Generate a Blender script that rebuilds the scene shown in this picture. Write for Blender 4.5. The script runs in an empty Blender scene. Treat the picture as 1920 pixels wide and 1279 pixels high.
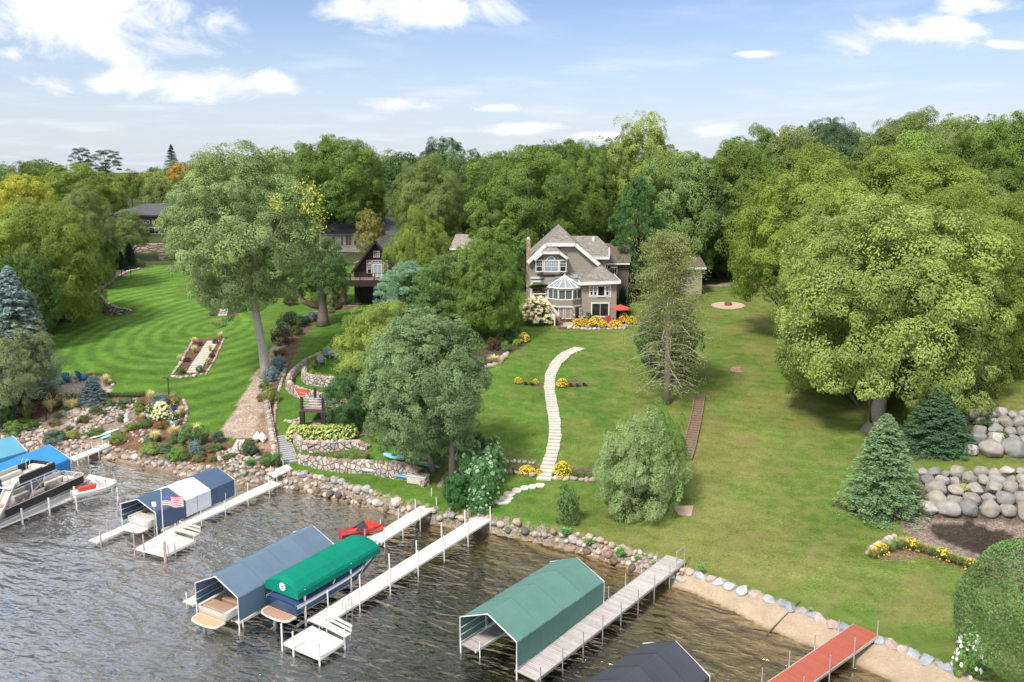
import bpy, bmesh, math, random
import numpy as np
from mathutils import Vector, Matrix, Euler
R = math.radians
sc = bpy.context.scene
col = sc.collection
rng = np.random.default_rng(7)
random.seed(7)
# ---------------------------------------------------------------- camera
CAMZ, PITCH, FPX, PPV, HOR = 26.0, R(8.5), 1560.0, 322 + 1560 * math.tan(R(8.5)), 322.0
FX = FPX / math.cos(PITCH)
cd = bpy.data.cameras.new("Camera"); cam = bpy.data.objects.new("Camera", cd); col.objects.link(cam)
cam.location = (0, 0, CAMZ); cam.rotation_euler = (R(90) - PITCH, 0, 0)
cd.sensor_width = 36; cd.lens = 24 * FPX / 1280; cd.shift_y = -(639.5 - PPV) / 1920.0
cd.clip_start = 0.5; cd.clip_end = 12000
sc.camera = cam
def ray(u, v):
    c, s = math.cos(PITCH), math.sin(PITCH)
    return np.array([u - 960.0, FPX * c - (v - PPV) * s, -FPX * s - (v - PPV) * c])
# ---------------------------------------------------------------- sky, sun, exposure
SUN_EL, SUN_AZ = R(52), R(218)      # azimuth clockwise from +Y: behind the camera, from the left
w = bpy.data.worlds.new("World"); sc.world = w; w.use_nodes = True
nt = w.node_tree; N = nt.nodes; L = nt.links; N.clear()
def mth(op, a, b=None, c=None, T=None):
    T = T or nt
    n = T.nodes.new('ShaderNodeMath'); n.operation = op
    for i, x in enumerate((a, b, c)):
        if x is None: continue
        if isinstance(x, (int, float)): n.inputs[i].default_value = x
        else: T.links.new(x, n.inputs[i])
    return n.outputs[0]
def sky():
    out = N.new('ShaderNodeOutputWorld'); bg = N.new('ShaderNodeBackground'); bg.inputs[1].default_value = SKY
    st = N.new('ShaderNodeTexSky'); st.sky_type = 'NISHITA'; st.sun_disc = False
    st.sun_elevation = SUN_EL; st.sun_rotation = SUN_AZ; st.air_density = 1.0; st.dust_density = 1.2; st.ozone_density = 2.5
    tc = N.new('ShaderNodeTexCoord'); sp = N.new('ShaderNodeSeparateXYZ'); L.new(tc.outputs['Generated'], sp.inputs[0])
    x, y, z = sp.outputs
    ya = mth('MAXIMUM', mth('ABSOLUTE', y), 0.05)
    az = mth('DIVIDE', x, ya); el = mth('DIVIDE', z, ya)
    # high cloud sheet seen from below
    zz = mth('ADD', mth('MAXIMUM', z, 0.0), 0.07)
    cv = N.new('ShaderNodeCombineXYZ'); L.new(mth('DIVIDE', x, zz), cv.inputs[0]); L.new(mth('DIVIDE', y, zz), cv.inputs[1])
    n1 = N.new('ShaderNodeTexNoise'); n1.inputs['Scale'].default_value = 1.1; n1.inputs['Detail'].default_value = 8; n1.inputs['Roughness'].default_value = .55
    L.new(cv.outputs[0], n1.inputs['Vector'])
    # cumulus shapes
    cv2 = N.new('ShaderNodeCombineXYZ'); L.new(az, cv2.inputs[0]); L.new(mth('MULTIPLY', el, 1.9), cv2.inputs[1])
    n2 = N.new('ShaderNodeTexNoise'); n2.inputs['Scale'].default_value = 9; n2.inputs['Detail'].default_value = 9; n2.inputs['Roughness'].default_value = .6
    n2.inputs['Distortion'].default_value = .5
    L.new(cv2.outputs[0], n2.inputs['Vector'])
    nz = mth('SUBTRACT', n2.outputs[0], .5)
    tot = None
    for (u, v, ru, rv) in CLOUDS:
        rr = ray(u, v); a0 = rr[0] / rr[1]; e0 = rr[2] / rr[1]
        dx = mth('DIVIDE', mth('SUBTRACT', az, a0), ru / FX); dz = mth('DIVIDE', mth('SUBTRACT', el, e0), rv / FX)
        m = mth('SUBTRACT', 1.0, mth('SQRT', mth('ADD', mth('MULTIPLY', dx, dx), mth('MULTIPLY', dz, dz))))
        tot = m if tot is None else mth('MAXIMUM', tot, m)
    mr = N.new('ShaderNodeMapRange'); mr.interpolation_type = 'SMOOTHSTEP'
    L.new(mth('ADD', tot, mth('MULTIPLY', nz, 3.2)), mr.inputs[0]); mr.inputs[1].default_value = -.02; mr.inputs[2].default_value = .85
    front = mth('GREATER_THAN', y, 0.0)
    c2 = mth('MULTIPLY', mr.outputs[0], front)
    # overhead sheet: only well above the horizon
    hi = N.new('ShaderNodeMapRange'); hi.interpolation_type = 'SMOOTHSTEP'; L.new(z, hi.inputs[0]); hi.inputs[1].default_value = .24; hi.inputs[2].default_value = .45
    mr1 = N.new('ShaderNodeMapRange'); mr1.interpolation_type = 'SMOOTHSTEP'; L.new(n1.outputs[0], mr1.inputs[0]); mr1.inputs[1].default_value = .27; mr1.inputs[2].default_value = .52
    c1 = mth('MULTIPLY', mr1.outputs[0], hi.outputs[0])
    wisp = N.new('ShaderNodeMapRange'); wisp.interpolation_type = 'SMOOTHSTEP'; L.new(n1.outputs[0], wisp.inputs[0]); wisp.inputs[1].default_value = .45; wisp.inputs[2].default_value = .8
    cl = mth('MAXIMUM', mth('MAXIMUM', c1, c2), mth('MULTIPLY', wisp.outputs[0], .35))
    # pale air towards the horizon
    hz = N.new('ShaderNodeMapRange'); hz.interpolation_type = 'SMOOTHSTEP'; L.new(z, hz.inputs[0]); hz.inputs[1].default_value = .22; hz.inputs[2].default_value = -.02
    hm = N.new('ShaderNodeMix'); hm.data_type = 'RGBA'; L.new(mth('MULTIPLY', hz.outputs[0], .8), hm.inputs[0])
    tint = N.new('ShaderNodeMix'); tint.data_type = 'RGBA'; tint.blend_type = 'MULTIPLY'; tint.inputs[0].default_value = 1
    L.new(st.outputs[0], tint.inputs[6]); tint.inputs[7].default_value = SKYTINT
    L.new(tint.outputs[2], hm.inputs[6]); hm.inputs[7].default_value = HORIZ
    cm = N.new('ShaderNodeMix'); cm.data_type = 'RGBA'; L.new(cl, cm.inputs[0]); L.new(hm.outputs[2], cm.inputs[6]); cm.inputs[7].default_value = CLOUDC
    L.new(cm.outputs[2], bg.inputs[0]); L.new(bg.outputs[0], out.inputs[0])
SKY = 0.145
SKYTINT = (.73, .72, .81, 1); HORIZ = (3.8, 4.25, 4.8, 1); CLOUDC = (5.4, 5.45, 5.6, 1)
CLOUDS = [(170, 40, 330, 95), (60, 20, 200, 80), (310, 155, 230, 36), (505, 152, 45, 24), (800, 20, 210, 40), (755, 193, 85, 22), (975, 241, 100, 16),
          (1340, 246, 75, 24), (1110, 256, 80, 12), (1700, 62, 170, 42), (1830, 8, 110, 26), (1890, 84, 60, 12), (20, 100, 70, 22), (1410, 101, 50, 8), (930, 203, 50, 9)]
sky()
sd = bpy.data.lights.new("Sun", 'SUN'); sd.energy = 3.2; sd.angle = R(11); sd.color = (1, .94, .83)
sun = bpy.data.objects.new("Sun", sd); col.objects.link(sun)
sv = Vector((math.sin(SUN_AZ) * math.cos(SUN_EL), math.cos(SUN_AZ) * math.cos(SUN_EL), math.sin(SUN_EL)))
sun.rotation_euler = sv.to_track_quat('Z', 'Y').to_euler(); sun.location = (0, 0, 60)
sc.view_settings.view_transform = 'Standard'; sc.view_settings.look = 'None'; sc.view_settings.gamma = 1
sc.view_settings.exposure = 0.5
sc.render.engine = 'CYCLES'
sc.cycles.max_bounces = 6; sc.cycles.diffuse_bounces = 3; sc.cycles.transparent_max_bounces = 12
# ---------------------------------------------------------------- helpers
def PZ(u, v, z):
    d = ray(u, v); t = (z - CAMZ) / d[2]; return Vector((d[0] * t, d[1] * t, z))
def PD(u, v, dist):
    d = ray(u, v); t = dist / d[1]; return Vector((d[0] * t, dist, CAMZ + d[2] * t))
def RY(v): return ray(960, v)[1]
def XU(u, dist, v=530): return (u - 960) * dist / RY(v)
_CD = ([0, 50, 100, 150, 200, 300, 5000], [1, 2, 7.3, 12.5, 13.5, 15, 20])
def cdist(d):
    z = float(np.interp(d, *_CD)); k = 22 * d / ((30 - z) * 1280)
    return 1.0563 * d * min(1 / max(1 - k, .3), 1.75)
def setp(o, label=None, cat=None, group=None, kind=None):
    if label: o['label'] = label
    if cat: o['category'] = cat
    if group: o['group'] = group
    if kind: o['kind'] = kind
    return o
def thing(name, label, cat, loc=(0, 0, 0), rz=0.0, group=None):
    o = bpy.data.objects.new(name, None); col.objects.link(o); o.empty_display_size = .3
    o.location = loc; o.rotation_euler = (0, 0, rz); return setp(o, label, cat, group)
def linkmesh(name, me, parent=None, loc=None, scale=None, rot=None):
    o = bpy.data.objects.new(name, me); col.objects.link(o)
    if parent: o.parent = parent
    if loc is not None: o.location = loc
    if scale is not None: o.scale = scale
    if rot is not None: o.rotation_euler = rot
    return o
def copytree(o, loc=None, rz=None, parent=None):
    c = o.copy(); col.objects.link(c)
    if parent: c.parent = parent
    if loc is not None: c.location = loc
    if rz is not None: c.rotation_euler = (0, 0, rz)
    for ch in list(o.children): copytree(ch, parent=c)
    return c
def npmesh(name, V, F, mats=(), mi=None, attr=None, smooth=False):
    """V (n,3), F (m,k) array"""
    me = bpy.data.meshes.new(name); V = np.asarray(V, dtype=np.float32); F = np.asarray(F, dtype=np.int32)
    me.vertices.add(len(V)); me.vertices.foreach_set('co', V.ravel())
    k = F.shape[1]; me.loops.add(F.size); me.loops.foreach_set('vertex_index', F.ravel())
    me.polygons.add(len(F)); me.polygons.foreach_set('loop_start', np.arange(0, F.size, k, dtype=np.int32))
    me.polygons.foreach_set('loop_total', np.full(len(F), k, dtype=np.int32))
    if mi is not None: me.polygons.foreach_set('material_index', np.asarray(mi, dtype=np.int32))
    if smooth: me.polygons.foreach_set('use_smooth', np.ones(len(F), dtype=bool))
    me.update(calc_edges=True)
    for m in mats: me.materials.append(m)
    if attr is not None:
        for nm, A in attr.items():
            a = me.color_attributes.new(nm, 'FLOAT_COLOR', 'POINT'); a.data.foreach_set('color', np.asarray(A, dtype=np.float32).ravel())
    return me
class MB:
    def __init__(s): s.v = []; s.f = []; s.m = []
    def add(s, vs, fs, m=0):
        b = len(s.v); s.v += [Vector(v) for v in vs]; s.f += [tuple(i + b for i in f) for f in fs]; s.m += [m] * len(fs); return s
    def box(s, c, d, rz=0, m=0, M=None):
        x, y, z = d[0] / 2, d[1] / 2, d[2] / 2
        M = M or (Matrix.Translation(Vector(c)) @ Matrix.Rotation(rz, 4, 'Z'))
        vs = [M @ Vector((a * x, b * y, e * z)) for e in (-1, 1) for b in (-1, 1) for a in (-1, 1)]
        return s.add(vs, [(0, 2, 3, 1), (4, 5, 7, 6), (0, 1, 5, 4), (2, 6, 7, 3), (0, 4, 6, 2), (1, 3, 7, 5)], m)
    def bb(s, x0, x1, y0, y1, z0, z1, m=0):
        return s.box(((x0 + x1) / 2, (y0 + y1) / 2, (z0 + z1) / 2), (abs(x1 - x0), abs(y1 - y0), abs(z1 - z0)), m=m)
    def beam(s, p, q, w_, h_, m=0, up=Vector((0, 0, 1))):
        p = Vector(p); q = Vector(q); d = (q - p); ln = d.length; d.normalize()
        a = d.cross(up)
        if a.length < 1e-4: a = Vector((1, 0, 0))
        a.normalize(); b = a.cross(d)
        vs = [P + a * (i * w_ / 2) + b * (j * h_ / 2) for P in (p, q) for j in (-1, 1) for i in (-1, 1)]
        return s.add(vs, [(0, 1, 3, 2), (4, 6, 7, 5), (0, 4, 5, 1), (2, 3, 7, 6), (0, 2, 6, 4), (1, 5, 7, 3)], m)
    def tube(s, p, q, r0, r1=None, n=8, m=0, cap=True):
        r1 = r0 if r1 is None else r1; p = Vector(p); q = Vector(q); d = (q - p).normalized()
        a = d.cross(Vector((0, 0, 1)));
        if a.length < 1e-3: a = Vector((1, 0, 0))
        a.normalize(); b = d.cross(a)
        vs = []
        for P, r in ((p, r0), (q, r1)):
            for i in range(n):
                t = 2 * math.pi * i / n; vs.append(P + a * (math.cos(t) * r) + b * (math.sin(t) * r))
        fs = [(i, (i + 1) % n, n + (i + 1) % n, n + i) for i in range(n)]
        if cap: fs += [tuple(range(n - 1, -1, -1)), tuple(range(n, 2 * n))]
        return s.add(vs, fs, m)
    def path(s, pts, rs, n=8, m=0):
        pts = [Vector(p) for p in pts]
        if isinstance(rs, (int, float)): rs = [rs] * len(pts)
        vs = []; fs = []
        a = None
        for k, P in enumerate(pts):
            d = (pts[min(k + 1, len(pts) - 1)] - pts[max(k - 1, 0)]).normalized()
            if a is None:
                a = d.cross(Vector((0, 0, 1)))
                if a.length < 1e-2: a = Vector((1, 0, 0))
            a = (a - d * a.dot(d)).normalized(); b = d.cross(a)
            for i in range(n):
                t = 2 * math.pi * i / n; vs.append(P + a * (math.cos(t) * rs[k]) + b * (math.sin(t) * rs[k]))
        for k in range(len(pts) - 1):
            for i in range(n): fs.append((k * n + i, k * n + (i + 1) % n, (k + 1) * n + (i + 1) % n, (k + 1) * n + i))
        e = (len(pts) - 1) * n
        fs += [tuple(range(n - 1, -1, -1)), tuple(range(e, e + n))]
        return s.add(vs, fs, m)
    def ngon(s, pts, th=None, m=0, d=None):
        """flat polygon, optionally thickened along d"""
        n = len(pts); pts = [Vector(p) for p in pts]
        if th is None: return s.add(pts, [tuple(range(n))], m)
        if d is None:
            d = (pts[1] - pts[0]).cross(pts[2] - pts[0]).normalized()
        o = [p + d * th for p in pts]
        return s.add(pts + o, [tuple(range(n - 1, -1, -1)), tuple(range(n, 2 * n))] + [(i, (i + 1) % n, n + (i + 1) % n, n + i) for i in range(n)], m)
    def lathe(s, c, prof, n=16, m=0, sx=1, sy=1):
        c = Vector(c); vs = []; fs = []
        for (r, z) in prof:
            for i in range(n):
                t = 2 * math.pi * i / n; vs.append(c + Vector((math.cos(t) * r * sx, math.sin(t) * r * sy, z)))
        for k in range(len(prof) - 1):
            for i in range(n): fs.append((k * n + i, k * n + (i + 1) % n, (k + 1) * n + (i + 1) % n, (k + 1) * n + i))
        return s.add(vs, fs, m)
    def build(s, name, mats, parent=None, world=True, smooth=False, label=None, bevel=0):
        me = bpy.data.meshes.new(name)
        vs = s.v
        if parent is not None and world:
            inv = parent.matrix_basis.inverted()
            if parent.parent: inv = (parent.parent.matrix_basis @ parent.matrix_basis).inverted()
            vs = [inv @ v for v in vs]
        me.from_pydata([tuple(v) for v in vs], [], s.f)
        if not isinstance(mats, (list, tuple)): mats = [mats]
        for m in mats: me.materials.append(m)
        me.polygons.foreach_set('material_index', s.m)
        if smooth: me.polygons.foreach_set('use_smooth', [True] * len(s.f))
        bm = bmesh.new(); bm.from_mesh(me); bmesh.ops.recalc_face_normals(bm, faces=bm.faces); bm.to_mesh(me); bm.free()
        o = bpy.data.objects.new(name, me); col.objects.link(o)
        if parent is not None: o.parent = parent
        if label: o['label'] = label
        if bevel:
            md = o.modifiers.new('b', 'BEVEL'); md.width = bevel; md.segments = 2; md.limit_method = 'ANGLE'
        return o
# ---------------------------------------------------------------- materials
MC = {}
def newmat(name):
    m = bpy.data.materials.new(name); m.use_nodes = True; t = m.node_tree; t.nodes.clear()
    o = t.nodes.new('ShaderNodeOutputMaterial'); return m, t, o
def C4(c): return (c[0], c[1], c[2], 1)
def mat(name, c, rough=.6, metal=0, var=.12, scale=3.0, bump=0.0, bscale=30, spec=.4, stripes=None):
    """plain painted / cloth / timber surface with mottled colour and optional bump"""
    if name in MC: return MC[name]
    m, t, o = newmat(name); p = t.nodes.new('ShaderNodeBsdfPrincipled'); t.links.new(p.outputs[0], o.inputs[0])
    tc = t.nodes.new('ShaderNodeTexCoord'); n = t.nodes.new('ShaderNodeTexNoise'); n.inputs['Scale'].default_value = scale; n.inputs['Detail'].default_value = 6
    t.links.new(tc.outputs['Object'], n.inputs['Vector'])
    mr = t.nodes.new('ShaderNodeMapRange'); t.links.new(n.outputs[0], mr.inputs[0]); mr.inputs[1].default_value = .25; mr.inputs[2].default_value = .75
    mr.inputs[3].default_value = 1 - var; mr.inputs[4].default_value = 1 + var
    v = t.nodes.new('ShaderNodeVectorMath'); v.operation = 'SCALE'; v.inputs[0].default_value = c[:3]; t.links.new(mr.outputs[0], v.inputs['Scale'])
    t.links.new(v.outputs[0], p.inputs['Base Color'])
    p.inputs['Roughness'].default_value = rough; p.inputs['Metallic'].default_value = metal; p.inputs['Specular IOR Level'].default_value = spec
    if bump:
        n2 = t.nodes.new('ShaderNodeTexNoise'); n2.inputs['Scale'].default_value = bscale; n2.inputs['Detail'].default_value = 4; t.links.new(tc.outputs['Object'], n2.inputs['Vector'])
        b = t.nodes.new('ShaderNodeBump'); b.inputs['Strength'].default_value = bump; b.inputs['Distance'].default_value = .05
        t.links.new(n2.outputs[0], b.inputs['Height']); t.links.new(b.outputs[0], p.inputs['Normal'])
    MC[name] = m; return m
def glassmat(name, c=(.03, .04, .045), rough=.04):
    if name in MC: return MC[name]
    m, t, o = newmat(name); p = t.nodes.new('ShaderNodeBsdfPrincipled'); t.links.new(p.outputs[0], o.inputs[0])
    p.inputs['Base Color'].default_value = C4(c); p.inputs['Roughness'].default_value = rough; p.inputs['Specular IOR Level'].default_value = .8
    MC[name] = m; return m
def leafmat():
    """foliage: the tree's own colour comes from the object colour, each clump and leaf varies through the mesh attribute"""
    m, t, o = newmat('foliage'); n = t.nodes; l = t.links
    oi = n.new('ShaderNodeObjectInfo'); at = n.new('ShaderNodeAttribute'); at.attribute_name = 'lv'
    sp = n.new('ShaderNodeSeparateColor'); l.new(at.outputs['Color'], sp.inputs[0])
    hs = n.new('ShaderNodeHueSaturation'); l.new(oi.outputs['Color'], hs.inputs['Color'])
    # hue .5 neutral; lower -> yellower
    h = mth('ADD', 0.5, mth('MULTIPLY', mth('SUBTRACT', sp.outputs[0], .5), .055, T=t), T=t)
    l.new(h, hs.inputs['Hue'])
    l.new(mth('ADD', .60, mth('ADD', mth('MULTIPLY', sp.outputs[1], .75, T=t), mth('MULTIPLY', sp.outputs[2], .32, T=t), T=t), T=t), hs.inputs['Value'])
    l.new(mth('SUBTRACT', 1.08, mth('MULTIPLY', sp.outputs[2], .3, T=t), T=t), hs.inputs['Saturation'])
    p = n.new('ShaderNodeBsdfPrincipled'); l.new(hs.outputs[0], p.inputs['Base Color']); p.inputs['Roughness'].default_value = .6; p.inputs['Specular IOR Level'].default_value = .18
    tr = n.new('ShaderNodeBsdfTranslucent'); hs2 = n.new('ShaderNodeHueSaturation'); l.new(hs.outputs[0], hs2.inputs['Color']); hs2.inputs['Value'].default_value = 1.5; hs2.inputs['Hue'].default_value = .485
    l.new(hs2.outputs[0], tr.inputs[0])
    mx = n.new('ShaderNodeMixShader'); mx.inputs[0].default_value = .3; l.new(p.outputs[0], mx.inputs[1]); l.new(tr.outputs[0], mx.inputs[2]); l.new(mx.outputs[0], o.inputs[0])
    return m
LEAF = leafmat()
def objcolmat(name, rough=.8, var=.3, scale=8, bump=.6, rnd=0):
    """stone / bark whose base colour is the object colour"""
    m, t, o = newmat(name); n = t.nodes; l = t.links
    oi = n.new('ShaderNodeObjectInfo'); tc = n.new('ShaderNodeTexCoord'); ns = n.new('ShaderNodeTexNoise'); ns.inputs['Scale'].default_value = scale; ns.inputs['Detail'].default_value = 8
    l.new(tc.outputs['Object'], ns.inputs['Vector'])
    mr = n.new('ShaderNodeMapRange'); l.new(ns.outputs[0], mr.inputs[0]); mr.inputs[1].default_value = .25; mr.inputs[2].default_value = .75; mr.inputs[3].default_value = 1 - var; mr.inputs[4].default_value = 1 + var
    v = n.new('ShaderNodeVectorMath'); v.operation = 'SCALE'; l.new(oi.outputs['Color'], v.inputs[0]); l.new(mr.outputs[0], v.inputs['Scale'])
    p = n.new('ShaderNodeBsdfPrincipled'); l.new(v.outputs[0], p.inputs['Base Color']); p.inputs['Roughness'].default_value = rough; p.inputs['Specular IOR Level'].default_value = .25
    b = n.new('ShaderNodeBump'); b.inputs['Strength'].default_value = bump; b.inputs['Distance'].default_value = .08; l.new(ns.outputs[0], b.inputs['Height']); l.new(b.outputs[0], p.inputs['Normal'])
    l.new(p.outputs[0], o.inputs[0]); return m
ROCKM = objcolmat('boulder_stone', var=.25, scale=3.0)
BARKM = objcolmat('tree_bark', var=.35, scale=14)
def stonewall_mat(name, cols, scale, mortar=(.12, .1, .085), stretch=(1, 1, 1), bump=1.0, edge=.06):
    """fieldstones fitted in a wall: voronoi cells, each its own tone"""
    if name in MC: return MC[name]
    m, t, o = newmat(name); n = t.nodes; l = t.links
    tc = n.new('ShaderNodeTexCoord'); mp = n.new('ShaderNodeMapping'); mp.inputs['Scale'].default_value = stretch; l.new(tc.outputs['Object'], mp.inputs[0])
    v1 = n.new('ShaderNodeTexVoronoi'); v1.inputs['Scale'].default_value = scale; l.new(mp.outputs[0], v1.inputs['Vector'])
    v2 = n.new('ShaderNodeTexVoronoi'); v2.feature = 'DISTANCE_TO_EDGE'; v2.inputs['Scale'].default_value = scale; l.new(mp.outputs[0], v2.inputs['Vector'])
    sp = n.new('ShaderNodeSeparateColor'); l.new(v1.outputs['Color'], sp.inputs[0])
    cr = n.new('ShaderNodeValToRGB'); l.new(sp.outputs[0], cr.inputs[0]); cr.color_ramp.interpolation = 'CONSTANT'
    e = cr.color_ramp.elements; e[0].color = C4(cols[0]); e[0].position = 0; e[1].color = C4(cols[1]); e[1].position = 1 / len(cols)
    for i, c in enumerate(cols[2:]): x = e.new((i + 2) / len(cols)); x.color = C4(c)
    ns = n.new('ShaderNodeTexNoise'); ns.inputs['Scale'].default_value = scale * 5; l.new(tc.outputs['Object'], ns.inputs['Vector'])
    mr = n.new('ShaderNodeMapRange'); l.new(v2.outputs['Distance'], mr.inputs[0]); mr.inputs[1].default_value = edge * .3; mr.inputs[2].default_value = edge * 1.4
    mx = n.new('ShaderNodeMix'); mx.data_type = 'RGBA'; l.new(mr.outputs[0], mx.inputs[0]); mx.inputs[6].default_value = C4(mortar); l.new(cr.outputs[0], mx.inputs[7])
    v = n.new('ShaderNodeVectorMath'); v.operation = 'SCALE'; l.new(mx.outputs[2], v.inputs[0]); l.new(mth('ADD', .7, mth('MULTIPLY', ns.outputs[0], .6, T=t), T=t), v.inputs['Scale'])
    p = n.new('ShaderNodeBsdfPrincipled'); l.new(v.outputs[0], p.inputs['Base Color']); p.inputs['Roughness'].default_value = .85; p.inputs['Specular IOR Level'].default_value = .2
    b = n.new('ShaderNodeBump'); b.inputs['Strength'].default_value = bump; b.inputs['Distance'].default_value = .12
    mb = n.new('ShaderNodeMapRange'); l.new(v2.outputs['Distance'], mb.inputs[0]); mb.inputs[2].default_value = edge * 3
    l.new(mb.outputs[0], b.inputs['Height']); l.new(b.outputs[0], p.inputs['Normal']); l.new(p.outputs[0], o.inputs[0])
    MC[name] = m; return m
def linemat(name, c, axis='Z', period=.12, depth=.35, rough=.7, var=.12, dark=.6, noise=.1, vscale=4):
    """boards, clapboards, shingle courses or deck planks: repeated grooves across one object axis"""
    if name in MC: return MC[name]
    m, t, o = newmat(name); n = t.nodes; l = t.links
    tc = n.new('ShaderNodeTexCoord'); sp = n.new('ShaderNodeSeparateXYZ'); l.new(tc.outputs['Object'], sp.inputs[0])
    a = {'X': 0, 'Y': 1, 'Z': 2}[axis]
    fr = mth('FRACT', mth('DIVIDE', sp.outputs[a], period, T=t), T=t)
    g = n.new('ShaderNodeMapRange'); l.new(fr, g.inputs[0]); g.inputs[1].default_value = 0; g.inputs[2].default_value = .22; g.inputs[3].default_value = dark; g.inputs[4].default_value = 1
    fl = mth('FLOOR', mth('DIVIDE', sp.outputs[a], period, T=t), T=t)
    wn = n.new('ShaderNodeTexWhiteNoise'); wn.noise_dimensions = '1D'; l.new(fl, wn.inputs['W'])
    ns = n.new('ShaderNodeTexNoise'); ns.inputs['Scale'].default_value = vscale; ns.inputs['Detail'].default_value = 8; l.new(tc.outputs['Object'], ns.inputs['Vector'])
    k = mth('MULTIPLY', g.outputs[0], mth('ADD', 1 - noise * .5 - var, mth('ADD', mth('MULTIPLY', wn.outputs[0], noise, T=t), mth('MULTIPLY', ns.outputs[0], var * 2, T=t), T=t), T=t), T=t)
    v = n.new('ShaderNodeVectorMath'); v.operation = 'SCALE'; v.inputs[0].default_value = c[:3]; l.new(k, v.inputs['Scale'])
    p = n.new('ShaderNodeBsdfPrincipled'); l.new(v.outputs[0], p.inputs['Base Color']); p.inputs['Roughness'].default_value = rough; p.inputs['Specular IOR Level'].default_value = .3
    b = n.new('ShaderNodeBump'); b.inputs['Strength'].default_value = depth; b.inputs['Distance'].default_value = .03; l.new(g.outputs[0], b.inputs['Height']); l.new(b.outputs[0], p.inputs['Normal'])
    l.new(p.outputs[0], o.inputs[0]); MC[name] = m; return m
def shinglemat(name, c, c2, scale=2.2):
    if name in MC: return MC[name]
    m, t, o = newmat(name); n = t.nodes; l = t.links
    tc = n.new('ShaderNodeTexCoord'); mp = n.new('ShaderNodeMapping'); mp.inputs['Scale'].default_value = (1, 1.3, 2.2); l.new(tc.outputs['Object'], mp.inputs[0])
    v1 = n.new('ShaderNodeTexVoronoi'); v1.inputs['Scale'].default_value = scale; l.new(mp.outputs[0], v1.inputs['Vector'])
    sp = n.new('ShaderNodeSeparateColor'); l.new(v1.outputs['Color'], sp.inputs[0])
    sz = n.new('ShaderNodeSeparateXYZ'); l.new(tc.outputs['Object'], sz.inputs[0])
    fr = mth('FRACT', mth('DIVIDE', sz.outputs[2], .13, T=t), T=t)
    g = n.new('ShaderNodeMapRange'); l.new(fr, g.inputs[0]); g.inputs[2].default_value = .3; g.inputs[3].default_value = .72; g.inputs[4].default_value = 1
    mx = n.new('ShaderNodeMix'); mx.data_type = 'RGBA'; l.new(sp.outputs[0], mx.inputs[0]); mx.inputs[6].default_value = C4(c); mx.inputs[7].default_value = C4(c2)
    v = n.new('ShaderNodeVectorMath'); v.operation = 'SCALE'; l.new(mx.outputs[2], v.inputs[0]); l.new(g.outputs[0], v.inputs['Scale'])
    p = n.new('ShaderNodeBsdfPrincipled'); l.new(v.outputs[0], p.inputs['Base Color']); p.inputs['Roughness'].default_value = .9; p.inputs['Specular IOR Level'].default_value = .15
    b = n.new('ShaderNodeBump'); b.inputs['Strength'].default_value = .4; b.inputs['Distance'].default_value = .04; l.new(g.outputs[0], b.inputs['Height']); l.new(b.outputs[0], p.inputs['Normal'])
    l.new(p.outputs[0], o.inputs[0]); MC[name] = m; return m
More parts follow.
